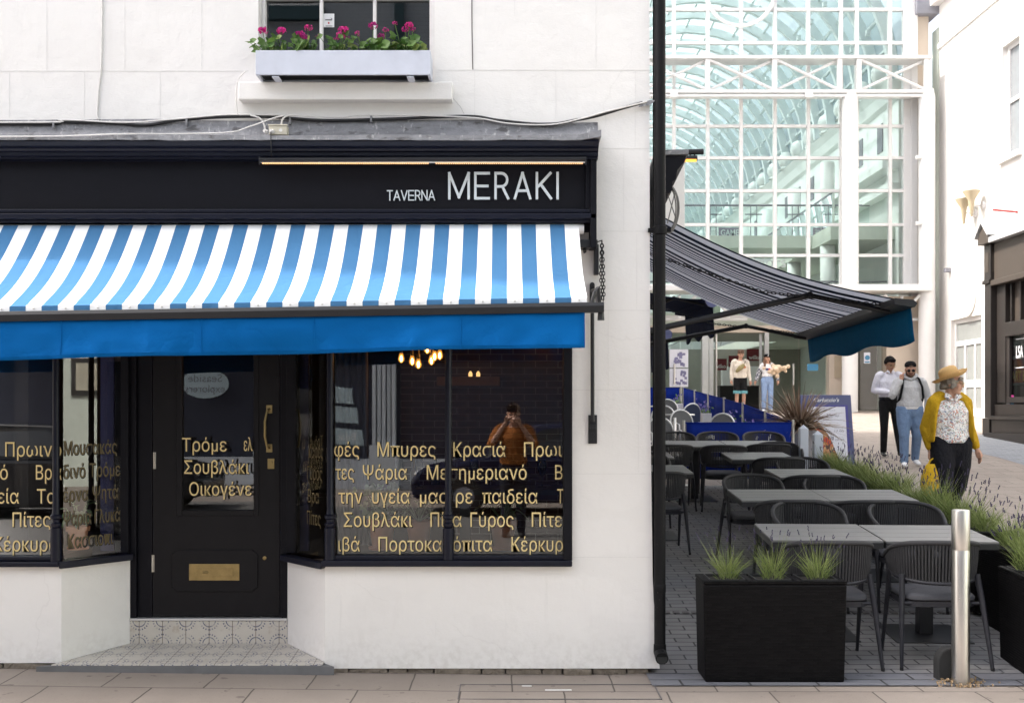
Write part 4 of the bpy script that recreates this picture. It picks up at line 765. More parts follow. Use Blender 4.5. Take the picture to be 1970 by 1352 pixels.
# ------------------------------------------------------------------ inside the restaurant
def pot_plant(px, label, style, s=1.0):
    c = W(px, 1066, .30); t = thing('potted_plant', label, 'potted plant', (c.x, .30, .727), 'potted plants on the window shelf')
    mb = MB(); mb.lathe((c.x, .30, .727), [(.085 * s, 0), (.088 * s, .014), (.062 * s, .016), (.080 * s, .15 * s), (.094 * s, .152 * s), (.096 * s, .19 * s), (.084 * s, .192 * s), (.08 * s, .17 * s)], 22); mb.build('pot', M['terracotta'], t, smooth=True, ang=35)
    lm = MB(); random.seed(px); z0 = .727 + .18 * s
    if style == 0:
        for k in range(150):
            d = Vector((random.gauss(0, .08), random.gauss(0, .05), random.uniform(.0, .24))); lm.mi = random.randint(0, 1); leaf_disc(lm, Vector((c.x, .30, z0)) + d, random.uniform(.014, .028), Vector((random.gauss(0, 1), -1, random.gauss(.5, .6))), 7, .1)
            if k % 6 == 0: lm.tube([(c.x, .30, z0 - .02), tuple(Vector((c.x, .30, z0)) + d)], .002, 4)
    else:
        for k in range(13):
            a = random.uniform(0, 2 * math.pi); L = random.uniform(.10, .24); up = random.uniform(.03, .22); p0 = Vector((c.x, .30, z0)); p2 = p0 + Vector((math.cos(a) * L, math.sin(a) * L * .55, up)); p1 = p0.lerp(p2, .5) + Vector((0, 0, .05)); lm.tube([p0, p1], .004, 5); lm.mi = random.randint(0, 1)
            d = (p2 - p1); u, v = frame(d); w = .026
            ring = []
            for i in range(9):
                f = i / 8; q = p1.lerp(p2, f) - Vector((0, 0, .05 * f * f)); wd_ = w * (math.sin(math.pi * min(1, f * .93 + .06)) ** .7) * (1 + .25 * math.sin(i * 2.6)); ring.append([q - u * wd_ + v * .006, q - v * .002, q + u * wd_ + v * .006])
            lm.loft(ring, closed=False, cap=False)
    lm.build('foliage', [M['houseleaf'], M['houseleaf2']], t)
pot_plant(735, 'bushy small leaved plant in terracotta pot at the left of the right shop window', 0, 1.05)
pot_plant(806, 'broad leaved plant in terracotta pot left of the middle window post', 1)
pot_plant(968, 'trailing long leaved plant in terracotta pot under the last gold words', 1, 1.02)
pot_plant(150, 'broad leaved plant behind the left angled side pane', 1, .8)
ch = thing('chandelier', 'black wire chandelier with glowing filament bulbs inside the right window', 'chandelier', W(808, 660, 1.6))
for px, py in [(772, 686), (793, 691), (805, 697), (830, 690), (836, 682), (846, 680), (822, 668)]:
    c = W(px, py, 1.6 + random.uniform(-.15, .15)); mb = MB(); mb.lathe(c, [(.003, -.052), (.022, -.035), (.026, -.018), (.018, .012), (.012, .028)], 12); b_ = mb.build('bulb', M['amber'], ch, smooth=True); mb = MB(); mb.ell(c + Vector((0, 0, -.016)), (.0105, .0105, .026), 8, 6); mb.build('filament', M['bulb'], b_)
    mb = MB(); mb.lathe(c, [(.013, .028), (.013, .065)], 10); mb.tube([c + Vector((0, 0, .06)), (c.x * .6 + W(808, 0, 1.6).x * .4, 1.6, 2.34), (W(808, 0, 1.6).x, 1.6, 2.42)], .005, 6); mb.build('lamp_holder', M['black'], ch)
mb = MB(); c = W(808, 0, 1.6); mb.tube([(c.x, 1.6, 2.34), (c.x, 1.6, 2.72)], .008, 8)
for k in range(3): mb.tube([(c.x + (.20 + .07 * k) * math.cos(2 * math.pi * i / 20), 1.6 + (.20 + .07 * k) * math.sin(2 * math.pi * i / 20), 2.20 + .05 * k) for i in range(21)], .006, 5)
mb.build('hoop_frame', M['black'], ch)
wl_ = thing('wall_lamp', 'small glowing lantern on the brick wall at the right of the window', 'lamp', W(1046, 668, 3.0)); c = W(1046, 662, 3.05)
mb = MB(); mb.lathe(c, [(.05, -.03), (.05, .05)], 12); mb.build('lamp_shade', M['lampshade'], wl_); mb = MB(); mb.lathe(c, [(.075, .052), (.02, .09)], 12); mb.box(c.x - .015, c.x + .015, 3.05, 3.2, c.z + .05, c.z + .08); mb.build('lamp_cap', M['black'], wl_)
tb = thing('bar_table', 'dark high table behind the gold lettering with glasses on it', 'table', (-.35, 1.4, .19)); mb = MB(); mb.box(-1.25, .45, 1.15, 1.65, 1.02, 1.06); mb.build('table_top', M['idark'], tb); mb = MB(); mb.box(-.4, -.32, 1.36, 1.44, .19, 1.02); mb.build('table_leg', M['black'], tb)
for px, la in ((768, 'wine glass at the left end of the high table'), (806, 'wine glass second from the left on the high table'), (912, 'wine glass right of the middle window post'), (1043, 'wine glass at the right end of the high table')):
    c = W(px, 0, 1.4); mb = MB(); mb.lathe((c.x, 1.4, 1.061), [(.034, 0), (.033, .003), (.004, .006), (.004, .085), (.022, .10), (.036, .14), (.034, .18), (.028, .21), (.026, .21), (.032, .18), (.034, .14), (.02, .103), (.002, .098)], 16); tag(mb.build('wine_glass', M['dglass'], at=(c.x, 1.4, 1.061), smooth=True), la, 'wine glass', 'wine glasses on the high table')
for k, (px, col) in enumerate([(798, 'idark'), (838, 'houseleaf')]):
    c = W(px, 0, 2.6); mb = MB(); mb.lathe((c.x, 2.6, .9), [(.04, 0), (.04, .2), (.014, .27), (.014, .33)], 12); tag(mb.build('wine_bottle', M['black'] if k else M['brass'], at=(c.x, 2.6, .9), smooth=True), ('brassy bottle on the back counter' if not k else 'dark bottle on the back counter'), 'bottle')
mb = MB(); mb.box(-1.9, -.6, 2.45, 2.8, .19, .9); tag(mb.build('counter', M['idark'], at=(-1.25, 2.6, .19)), 'dark counter at the back of the restaurant', 'counter')
for px in (812, 838):
    pass
for px, la in ((905, 'left tea light glowing on the oak mantel'), (920, 'right tea light glowing on the oak mantel')):
    c = W(px, 722, 3.1); mb = MB(); mb.lathe((c.x, 3.1, W(0, 724, 3.05).z + .001), [(.018, 0), (.018, .03), (.006, .05)], 10); tag(mb.build('tea_light', M['lampshade'], at=(c.x, 3.1, c.z - .02)), la, 'candle', 'tea lights on the mantel')
mb = MB(); pts = []
for i in range(30): pts.append((-1.08 + .008 * i - .2, .9 + .025 * math.sin(i * 1.1)))
mb.loft([[(x, y, .3), (x, y, 2.66)] for x, y in pts], closed=False, cap=False); cu = mb.build('curtain', M['curtain'], at=(-1.1, .9, .3), smooth=True); tag(cu, 'grey pleated curtain inside the left edge of the right window', 'curtain')
cu.modifiers.new('thickness', 'SOLIDIFY').thickness = .004

# ------------------------------------------------------------------ alley things fixed to the side wall
def side_awning(name, label, y0, y1, xf0, xf1, zw0, zw1, zf0, zf1, mats, sagk, per, arms, chains=True, disc=False, vh=.27):
    t = thing('awning', label, 'awning', (sx(y0) + .3, y0, zf0))
    mb = MB(); P0, P1 = (sx(y0) + .05, y0, zw0), (sx(y1) + .05, y1, zw1); Q0, Q1 = (xf0, y0, zf0 + .03), (xf1, y1, zf1 + .03)
    striped(mb, P0, P1, Q0, Q1, per, .5, lambda f, v: sagk * math.sin(math.pi * v), 0, 14)
    mb.build('striped_cloth', mats[:2], t, smooth=True, recalc=False)
    A, B = Vector((xf0, y0, zf0)), Vector((xf1, y1, zf1)); d = (B - A).normalized(); A2, B2 = A - d * .12, B + d * .12; nrm = Vector((d.y, -d.x, 0))
    def fp(p, o, z): return p + nrm * o + Vector((0, 0, z))
    mb = MB(); mb.loft([[fp(p, -.13, .045), fp(p, .02, .03), fp(p, .05, 0), fp(p, .03, -.03), fp(p, -.13, -.005)] for p in (A2, B2)]); mb.build('front_bar', M['black'] if not disc else M['darknavy'], t)
    mb = MB(); L = (B - A).length; n = 30
    mb.loft([[A + d * (L * i / n) + nrm * (.03 + .02 * noise.noise(Vector((i * .4, v, 0))) * v + .03 * v) + Vector((0, 0, -.03 - v * vh * (1 + .10 * math.sin(i * .5)))) for v in (0, .25, .5, .75, 1)] for i in range(n + 1)], closed=False, cap=False)
    o = mb.build('valance', mats[2], t, smooth=True); o.modifiers.new('thickness', 'SOLIDIFY').thickness = .003
    for f, zl in arms:
        p = A.lerp(B, f); w0 = Vector((sx(p.y) + .03, p.y, zl)); e = w0.lerp(p, .68) + d * .05 + Vector((0, 0, .19))
        mb = MB(); mb.tube([w0, e], .026, 8); mb.tube([e, p + Vector((-.05, 0, -.03))], .022, 8); mb.ell(e, (.034, .034, .034), 8, 6); mb.build('folding_arm', M['black'], t)
        if chains: mb = MB(); q = w0 + Vector((0, 0, .75)); chain(mb, [q, q.lerp(p, .5) + Vector((0, 0, -.12)), p + Vector((-.1, 0, .03))], .045, .0042, .011); mb.build('arm_chain', M['black'], t)
    if disc: mb = MB(); mb.lathe(A2, [(.10, 0), (.10, .02)], 14, -d); mb.build('end_cap', M['boardblue'], t)
    mb = MB(); mb.tube([(sx(y0) + .05, y0, zw0 + .02), (sx(y1) + .05, y1, zw1 + .02)], .05, 10); mb.build('roller', M['black'], t)
    return t
side_awning('awning', 'navy and grey striped awning reaching out over the alley tables', 2.0, 7.1, 3.26, 3.79, 3.36, 3.72, 2.52, 2.58, [M['shadednavy'], M['shadedwhite'], M['teal']], .125, [.09, .26, .17, .12, .14, .11, .12, .10, .10, .10, .075, .09, .06, .08], [(.08, 2.30), (.93, 2.38)])
side_awning('awning', 'half folded dark navy awning with blue end disc in the alley', 9.2, 12.0, 2.95, 2.98, 3.62, 3.7, 3.25, 3.30, [M['darknavy'], M['darknavy'], M['darknavy']], .1, .19, [(.1, 2.9)], False, True, .46)
side_awning('awning', 'farthest dark awning at the back of the alley behind the drainpipe', 13.2, 16.2, 2.85, 2.9, 3.45, 3.5, 3.02, 3.05, [M['darknavy'], M['darknavy'], M['darknavy']], .1, .19, [(.1, 2.7)], False, True, .55)
sf = thing('side_shopfront', 'black shopfront cornice on the alley side seen end on beyond the drainpipe', 'shopfront', (1.0, .5, 2.9))
mb = MB(); q = lambda px, py: (W(px, py, .3).x - .9, W(0, py, .3).z)
pr = [q(1256, 300), q(1317, 300), q(1313, 312), q(1300, 328), q(1297, 345), q(1290, 350), q(1290, 366), q(1284, 372), q(1270, 372), q(1256, 372)]
mb.pris([(sx(.3) - .0 + a + .015, .3, b) for a, b in pr], [(sx(8) + a + .015, 8, b) for a, b in pr]); mb.build('cornice', M['paint'], sf)
pr = [q(1256, 300), q(1256, 294), q(1321, 289), q(1321, 298)]; mb = MB(); mb.pris([(sx(.28) + a + .015, .28, b + .001) for a, b in pr], [(sx(8) + a + .015, 8, b + .001) for a, b in pr]); mb.build('lead_flashing', M['lead'], sf)
mb = MB(); a = W(1258, 295, .7); b = W(1353, 292, .7); mb.tube([a, b], .020, 10); lbk = thing('alley_heater', 'black tube with glowing orange heater above the alley', 'heater', a); 
mb.tube([W(1326, 294, .7), W(1330, 303, .7)], .006, 6); mb.tube([W(1334, 294, .7), W(1338, 302, .7)], .005, 6); mb.build('support_tube', M['black'], lbk)
mb = MB(); mb.tube([W(1296, 306, .7), W(1341, 305, .7)], .022, 8); mb.build('heater_hood', M['black'], lbk); mb = MB(); mb.box(W(1300, 0, .7).x, W(1339, 0, .7).x, .675, .70, W(0, 312, .7).z, W(0, 308, .7).z); mb.build('heater_element', M['heater'], lbk)
mb = MB(); random.seed(9); c = W(1288, 400, .35)
for k in range(7): rx, rz, ox = .06 + random.uniform(-.008, .008), .155 + random.uniform(-.012, .012), random.uniform(-.008, .008); mb.tube([(c.x + ox + rx * math.cos(2 * math.pi * i / 24), .35 + k * .006, c.z + rz * math.sin(2 * math.pi * i / 24)) for i in range(25)], .0042, 5, cap=False)
mb.tube([W(1285, 375, .36), W(1300, 420, .36)], .004, 5); mb.tube([W(1298, 372, .36), W(1284, 430, .36)], .004, 5)
tag(mb.build('coiled_cable', mat('grey_coil', (.16, .155, .15), .5), at=c), 'coil of grey wire hanging beside the drainpipe', 'cable coil')
mb = MB(); a, b = W(1316.5, 314, 9.1), W(1270, 500, 9.1); mb.box(1.25, a.x, 9.05, 9.6, b.z, a.z); mb.mi = 0; mb.box(a.x - .09, a.x + .02, 9.0, 9.62, a.z + .001, a.z + .06)
tag(mb.build('white_bay', M['rwall'], at=(1.4, 9.05, 3.7), bevel=.01), 'white rendered bay jutting into the alley behind the drainpipe', 'bay')
nb = thing('shading_building', 'white block beyond the restaurant, mostly hidden behind its corner', 'building', (-1, 17, .6)); mb = MB(); mb.box(-7.5, 1.24, 9.1, 18.5, 0, 14.2); mb.box(-7.5, 1.24, 18.51, 25.6, 0, 7.2); mb.build('wall', M['render'], nb); mb = MB(); mb.box(-7.6, 1.3, 9.08, 18.52, 14.201, 14.4); mb.build('roof', M['lead'], nb)  # hidden block, its heights set by where its shadow should fall
# ------------------------------------------------------------------ terrace furniture
def make_chair():
    t = thing('terrace_chair', '', 'chair', (0, 0, 0), 'rope backed terrace chairs')
    # local: sitter looks toward +Y, back at -Y
    def U(f):                                       # f -1..1 round the back from left arm tip to right arm tip
        a = f * R(128); x = .275 * math.sin(a) / max(.001, 1) if abs(f) < .7 else None
        a = f * R(112); return Vector((.278 * math.sin(a) * (1.0 + .04 * math.cos(a)), .02 - .275 * math.cos(a) - .0 + (.05 if abs(f) > .85 else 0) * (abs(f) - .85) / .15, 0))
    top = lambda f: .825 - .135 * (abs(f) ** 2.6) - .01 * f * f
    bot = lambda f: .555 + .055 * abs(f) ** 2
    mb = MB(); N = 26; fs = [-1 + 2 * i / N for i in range(N + 1)]
    mb.tube([U(f) * 1.03 + Vector((0, 0, top(f))) for f in fs], .017, 8); mb.build('top_rail', M['rope'], t, smooth=True)
    mb = MB(); mb.tube([U(f) * .97 + Vector((0, 0, bot(f))) for f in fs], .012, 6); mb.build('lower_rail', M['chairmetal'], t, smooth=True)
    mb = MB(); K = 52
    for i in range(K + 1):
        f = -.97 + 1.94 * i / K; a = U(f); w = .0072; tng = (U(f + .01) - U(f - .01)).normalized(); z0, z1 = bot(f) - .012, top(f) + .012
        for off in (.006, ):
            n = Vector((a.x, a.y, 0)).normalized() * off
            rg = []
            for v in (0, .5, 1):
                s = .965 + .065 * v + .012 * math.sin(math.pi * v); c = a * s; c.z = z0 + (z1 - z0) * v; rg.append([c - tng * w + n * -1, c - tng * w * .6 + n, c + tng * w * .6 + n, c + tng * w - n])
            mb.loft(rg)
    mb.build('rope_back', M['rope'], t)
    for s in (-1, 1):
        mb = MB(); mb.tube([(s * .245, -.13, .60), (s * .262, -.185, .42), (s * .292, -.285, .0)], [.019, .0185, .011], 8, flat=1.2); mb.mi = 1; mb.lathe((s * .292, -.285, 0), [(.0125, 0), (.0125, .02)], 8); mb.build('leg', [M['chairmetal'], M['tyre']], t, smooth=True, ang=50)
        mb = MB(); mb.tube([(s * .262, .085, .655), (s * .258, .12, .45), (s * .265, .225, .0)], [.017, .018, .011], 8, flat=1.2); mb.mi = 1; mb.lathe((s * .265, .225, 0), [(.0125, 0), (.0125, .02)], 8); mb.build('leg', [M['chairmetal'], M['tyre']], t, smooth=True, ang=50)
    def rr(w, d0, d1, z, r=.09):
        pts = []
        for cx, cy, a0 in ((w - r, d1 - r, 0), (-w + r, d1 - r, 90), (-w + r, d0 + r, 180), (w - r, d0 + r, 270)):
            for k in range(5): a = R(a0 + 22.5 * k); pts.append((cx + r * math.cos(a), cy + r * math.sin(a), z))
        return pts
    mb = MB(); mb.loft([rr(.235, -.20, .235, z, r) for z, r in ((.395, .1), (.43, .1))]); mb.tube([(-.26, -.17, .415), (.26, -.17, .415)], .011, 6); mb.tube([(-.258, .12, .415), (.258, .12, .415)], .011, 6); mb.build('seat_frame', M['chairmetal'], t)
    mb = MB(); mb.loft([rr(w, -w + .03, w, z) for w, z in ((.222, .431), (.234, .441), (.234, .458), (.222, .472), (.19, .480), (.1, .483))]); mb.build('seat_cushion', M['cushion'], t, smooth=True, ang=50)
    return t
CHAIRS = [  # x, y, turn, label
    (2.12, .36, -3, 'front rope chair half behind the three lavender plants, nearest the street'),
    (2.83, .36, -3, 'front rope chair directly behind the steel bollard'),
    (2.40, 1.86, 178, 'rope chair facing the street on the far side of the nearest table, left seat'),
    (3.19, 1.86, 176, 'rope chair facing the street on the far side of the nearest table, right seat'),
    (2.37, 2.32, 2, 'rope chair with its back to the street at the second long table, left seat'),
    (2.97, 2.30, -2, 'rope chair with its back to the street at the second long table, right seat'),
    (2.36, 3.72, 184, 'rope chair whose black front leg stands clear left of the second long table'),
    (3.13, 3.62, 178, 'rope chair facing the street behind the right half of the second long table'),
    (3.03, 4.02, 0, 'rope chair with back to the street at the small table next to the lavender'),
    (3.27, 5.30, 182, 'rope chair on the far side of the small table next to the lavender'),
    (3.08, 5.62, -2, 'rope chair with back to the street at the small table just before the white posts'),
    (3.42, 7.00, 180, 'rope chair on the far side of the small table just before the white posts'),
    (2.03, 7.00, 4, 'rope chair at the farthest long table, seat nearest the drainpipe'),
    (2.70, 6.95, -3, 'rope chair mid near side of the farthest long table, blue banner seen through its legs'),
    (3.30, 7.12, 3, 'rope chair at the right end of the near side of the farthest long table'),
    (2.30, 8.42, 180, 'rope chair against the blue banner, leftmost on the far side of the farthest table'),
    (2.90, 8.42, 177, 'rope chair against the blue banner, middle of the far side of the farthest table'),
    (3.55, 8.42, 183, 'rope chair against the blue banner, right end of the far side of the farthest table'),
    (1.50, 4.30, 5, 'rope chair half hidden by the drainpipe at the small table by the wall'),
    (1.55, 5.78, 182, 'rope chair behind the drainpipe on the far side of the small table by the wall'),
]
c0 = make_chair()
random.seed(19)
for i, (x, y, a, lab) in enumerate(CHAIRS):
    a += random.uniform(-7, 7) if i > 1 else random.uniform(-2, 2)
    if i == 0: c0.location = (x, y, g(x, y)); c0.rotation_euler = (slope(y) * .6 * math.cos(R(a)), 0, R(a)); c0['label'] = lab
    else: dup(c0, (x, y, g(x, y)), R(a), slope(y) * .6 * math.cos(R(a)), lab)
def make_table():
    t = thing('terrace_table', '', 'table', (0, 0, 0), 'slatted terrace tables')
    w, d = .388, .37; mb = MB()
    for y0, y1 in ((-d, d),): mb.box(-w, w, y0, y1, .695, .738)
    mb.build('table_frame', M['tmetal'], t, bevel=.003)
    mb = MB(); n = 4
    for k in range(n): a = -d + .002 + (2 * d - .004) * k / n; mb.box(-w + .001, w - .001, a + .003, a + (2 * d - .004) / n - .003, .7385, .752)
    mb.build('slat_top', M['slats'], t, bevel=.002)
    mb = MB(); mb.box(-.05, .05, -.05, .05, .014, .694); mb.build('pedestal', M['tmetal'], t, bevel=.004)
    mb = MB(); mb.box(-.27, .27, -.27, .27, .0, .012); mb.build('base_plate', M['tmetal'], t, bevel=.003)
    return t
TABLES = [(2.24, 1.08, -3, 'left half of the nearest slatted table behind the lavender planter'), (3.03, 1.03, -3, 'right half of the nearest slatted table behind the steel bollard'),
          (2.42, 3.02, -1, 'left half of the second slatted table from the street'), (3.20, 3.01, -1, 'right half of the second slatted table beside the lavender row'),
          (3.16, 4.68, 0, 'single slatted table third from the street with lavender at its right end'), (3.00, 6.36, 0, 'single slatted table in front of the white posts'),
          (2.46, 7.75, 0, 'left half of the farthest slatted table in front of the blue banner'), (3.25, 7.75, 0, 'right half of the farthest slatted table in front of the blue banner'),
          (1.55, 5.05, 0, 'nearer small slatted table against the wall, only its right corner showing past the drainpipe'), (1.56, 6.5, 0, 'farther small slatted table against the wall, only its right corner showing past the drainpipe')]
t0 = make_table()
for i, (x, y, a, lab) in enumerate(TABLES):
    if i == 0: t0.location = (x, y, g(x, y) + .002); t0.rotation_euler = (slope(y), 0, R(a)); t0['label'] = lab
    else: dup(t0, (x, y, g(x, y) + .002), R(a), slope(y), lab)

# planters
def make_planter():
    t = thing('planter', '', 'planter', (0, 0, 0), 'black rattan planters'); L, Wd, Hh = .445, .16, .63; mb = MB()
    mb.pris([(-L + .012, -Wd + .012, 0), (L - .012, -Wd + .012, 0), (L - .012, Wd - .012, 0), (-L + .012, Wd - .012, 0)], [(-L, -Wd, Hh - .02), (L, -Wd, Hh - .02), (L, Wd, Hh - .02), (-L, Wd, Hh - .02)]); mb.build('rattan_body', M['rattan'], t, bevel=.014)
    mb = MB(); xs = [-L, -L + .045, -.165, -.125, .125, .165, L - .045, L]
    for x0, x1 in ((-L, -L + .045), (-.165, -.125), (.125, .165), (L - .045, L)): mb.box(x0, x1, -Wd + .0405, Wd - .0405, Hh - .0195, Hh)
    mb.box(-L, L, -Wd, -Wd + .04, Hh - .0195, Hh); mb.box(-L, L, Wd - .04, Wd, Hh - .0195, Hh); mb.build('rim', M['rattan'], t, bevel=.004)
    for k in (-1, 0, 1):
        x = k * .287; mb = MB(); a, b = .112, .114
        mb.box(x - a, x - a + .007, -b, b, Hh - .019, Hh + .006); mb.box(x + a - .007, x + a, -b, b, Hh - .019, Hh + .006); mb.box(x - a + .007, x + a - .007, -b, -b + .007, Hh - .019, Hh + .004); mb.box(x - a + .007, x + a - .007, b - .007, b, Hh - .019, Hh + .004); li = mb.build('liner', M['tmetal'], t)
        mb = MB(); mb.box(x - a + .008, x + a - .008, -b + .008, b - .008, Hh - .0192, Hh - .012); mb.build('soil', M['soil'], li)
    return t
def make_lavender(seed, lush, flowers, tall):
    random.seed(seed); mb = MB(); 
    def blade(p, d, L, w, bend):
        d = d.normalized(); u = d.cross(Vector((random.gauss(0, 1), random.gauss(0, 1), .1))).normalized(); pts = []; q = Vector(p); dd = d.copy()
        for k in range(4): pts.append(q.copy()); q = q + dd * L / 3; dd = (dd + bend * .33).normalized()
        rg = [[pts[k] - u * w * (1, .9, .7, .15)[k], pts[k] + u * w * (1, .9, .7, .15)[k]] for k in range(4)]; mb.loft(rg, closed=False, cap=False); return q - dd * L / 3 * 0, pts[3]
    for k in range(lush):
        a = random.uniform(0, 6.28); r = .075 * math.sqrt(random.random()); p = Vector((r * math.cos(a), r * math.sin(a) * .9, random.uniform(-.02, .10))); out = Vector((math.cos(a), math.sin(a), 0)); d = out * (r * 5 + random.uniform(0, .5)) + Vector((random.gauss(0, .25), random.gauss(0, .25), 1)); mb.mi = random.choice([0, 0, 1, 1, 1, 2, 3])
        blade(p, d, random.uniform(.05, .20) * tall, random.uniform(.0012, .0026), out * .5 + Vector((0, 0, random.uniform(-.3, .2))))
    for k in range(flowers):
        a = random.uniform(0, 6.28); r = .06 * math.sqrt(random.random()); out = Vector((math.cos(a), math.sin(a), 0)); d = out * random.uniform(.05, .55) + Vector((random.gauss(0, .1), random.gauss(0, .1), 1)); L = random.uniform(.19, .36) * tall; mb.mi = random.choice([1, 2])
        e, tip = blade(Vector((r * math.cos(a), r * math.sin(a), .02)), d, L, .0014, out * .15)
        if random.random() < .72:
            mb.mi = 4; dd = d.normalized()
            for j in range(random.randint(2, 4)): mb.ell(tip + dd * (.011 * j - .006) + Vector((random.gauss(0, .001), random.gauss(0, .001), 0)), (.0046, .0046, .0065), 5, 3)
    return mb
LVM = ['lav0', 'lav1', 'lav2', 'lav3', 'lavflower']
front = [make_lavender(s, 165 + 25 * (s % 3), 24 + 6 * (s % 3), 1.0 + .06 * (s % 3)).build('lavender_plant', [M[k] for k in LVM]) for s in (11, 12, 13)]
row = [make_lavender(s, 300, 26, .98).build('lavender_plant', [M[k] for k in LVM]) for s in (21, 22, 23, 24)]
used = set()
def lav(src, loc, rz, s, label, grp):
    o = src if src.name not in used else src.copy()
    if o is not src: COL.objects.link(o)
    used.add(src.name); o.location = loc; o.rotation_euler = (0, 0, rz); o.scale = (s, s, s * random.uniform(.92, 1.08)); tag(o, label, 'plant', grp); return o
p0 = make_planter()
PL = [(1.632, -.08, 0, 'black rattan planter with three lavender plants at the front of the terrace', ['left of the three lavender plants in the front planter', 'middle of the three lavender plants in the front planter', 'right of the three lavender plants in the front planter']),
      (3.42, -.02, 84, 'black rattan planter at the right edge of the picture behind the bollard', ['sparse lavender at the near end of the right hand planter', 'lavender in the middle of the right hand planter at the picture edge', 'lavender at the far end of the right hand planter'])]
WH = ['beside the nearest table', 'beside the second table', 'beside the third table', 'near the white posts', 'at the far end of the row', 'beyond the far end of the row']
for k in range(6): PL.append((3.76 + .01 * k, .96 + 1.0 * k, 90, 'black rattan planter in the lavender row %s' % WH[k], ['nearest lavender of the planter %s' % WH[k], 'middle lavender of the planter %s' % WH[k], 'farthest lavender of the planter %s' % WH[k]]))
random.seed(77)
for i, (x, y, a, lab, pls) in enumerate(PL):
    z = g(x, y) + .006
    if i == 0: p0.location = (x, y, z); p0['label'] = lab
    else: dup(p0, (x, y, z), R(a), slope(y) * 0, lab)
    for k in range(3):
        off = (k - 1) * .287 + (.02 if i == 0 else 0); px_, py_ = x + off * math.cos(R(a)), y + off * math.sin(R(a))
        if i == 0: lav(front[k], (px_, py_, z + .615), random.uniform(0, 6), (.80, .88, .84)[k], pls[k], 'lavender in the terrace planters')
        else: lav(row[(i + k) % 4], (px_, py_, z + .615), random.uniform(0, 6), random.uniform(1.0, 1.2), pls[k], 'lavender in the terrace planters')

# bollard
c = W(1852, 1304, -.27); bo = thing('bollard', 'brushed steel bollard with dry leaves round its foot at the edge of the terrace', 'bollard', (c.x, -.24, g(3, -.24)))
mb = MB(); z0 = g(3, -.24); zt = W(0, 980, -.24).z; mb.lathe((c.x, -.24, z0), [(.054, 0), (.054, .83), (.0535, .832), (.0545, .836), (.0545, zt - z0 - .012), (.052, zt - z0 - .002), (.045, zt - z0)], 28); mb.build('bollard_tube', M['steel'], bo, smooth=True, ang=35)
mb = MB(); mb.mi = 0
mb.ext([(c.x - .115 + .0, z0 + .001)] + [(c.x - .03 - .085 * math.cos(math.pi * k / 12) , z0 + .12 + .09 * math.sin(math.pi * k / 12)) for k in range(13)] + [(c.x + .055, z0 + .001)], 'y', -.17, -.09); tag(mb.build('rubber_block', M['rubber'], at=(c.x - .03, -.13, z0), bevel=.01), 'dark rounded rubber block behind the foot of the bollard', 'block')
mb = MB(); random.seed(31)
for k in range(170):
    a = random.uniform(0, 6.28); r = random.uniform(.055, .15) * (1 if random.random() < .85 else 1.6); mb.mi = 0; leaf_disc(mb, Vector((c.x + r * math.cos(a), -.24 + r * math.sin(a) * .6, z0 + random.uniform(.004, .02) + max(0, .11 - r) * .25)), random.uniform(.006, .014), Vector((random.gauss(0, .8), random.gauss(-.3, .8), 1)), 5, .4)
tag(mb.build('dry_leaves', M['dry'], at=(c.x, -.24, z0)), 'scatter of dry leaves round the bollard foot', 'leaves', kind='stuff')

# blue banner barriers
def barrier(x0, y0, x1, y1, label, h=.93, writing=None, endposts=True):
    A, B = Vector((x0, y0, g(x0, y0))), Vector((x1, y1, g(x1, y1))); t = thing('banner_barrier', label, 'barrier', A.lerp(B, .5), 'royal blue banner barriers'); d = (B - A).normalized(); n = Vector((d.y, -d.x, 0))
    mb = MB(); N = 14; ln = (B - A).length
    rg = [[A + d * (.035 + (ln - .07) * i / N) + n * (.014 * math.sin(i * .9) * math.sin(math.pi * v)) + Vector((0, 0, .10 + (h - .12) * v)) for v in (0, .25, .5, .75, 1)] for i in range(N + 1)]
    mb.loft(rg, closed=False, cap=False); bn = mb.build('banner', M['banner'], t, smooth=True); bn.modifiers.new('thickness', 'SOLIDIFY').thickness = .004
    mb = MB(); mb.tube([A + Vector((0, 0, h - .01)), B + Vector((0, 0, h - .01))], .012, 6); mb.build('top_bar', M['banner'], t)
    for p in (A, B):
        mb = MB(); mb.tube([p, p + Vector((0, 0, h + .03))], .021, 10); mb.lathe(p, [(.15, .0), (.15, .012), (.03, .02)], 16); mb.build('post', M['chrome'], t, smooth=True, ang=40)
    if writing:
        mb = MB(); w0, w1, zb, cap = writing; nn = n * -.0 + Vector((0, -.03, 0)); mb.text("Carluccio's", w0, w1, zb, cap, lambda u, v: Vector((u + (v - zb) * .35, A.y - .035, v)), off=.025); mb.build('banner_lettering', M['white'], bn)
    return t
barrier(2.52, 9.0, 4.12, 9.0, 'royal blue banner behind the farthest table with white script lettering', writing=(2.74, 3.80, g(3, 9) + .50, .235))
labs = ['first side banner behind the dry grass, nearest the front banner', 'second side banner going away from the street', 'third side banner, with purple flowers behind it', 'fourth side banner towards the mall doors', 'fifth side banner towards the mall doors', 'last side banner, farthest from the street']
for k in range(6): barrier(4.14 + .02 * k, 9.08 + 1.85 * k, 4.16 + .02 * k, 9.08 + 1.85 * (k + 1) - .06, labs[k])
barrier(3.3, 20.3, 4.22, 20.3, 'short banner across the far end of the cafe seating')
mb = MB(); c = W(1318, 0, 9.1); mb.tube([(2.40, 9.1, g(2.4, 9.1)), (2.40, 9.1, g(2.4, 9.1) + .99)], .024, 10); tag(mb.build('barrier_post', M['chrome'], at=(2.40, 9.1, g(2.4, 9.1)), smooth=True), 'lone steel barrier post left of the blue banner', 'post')
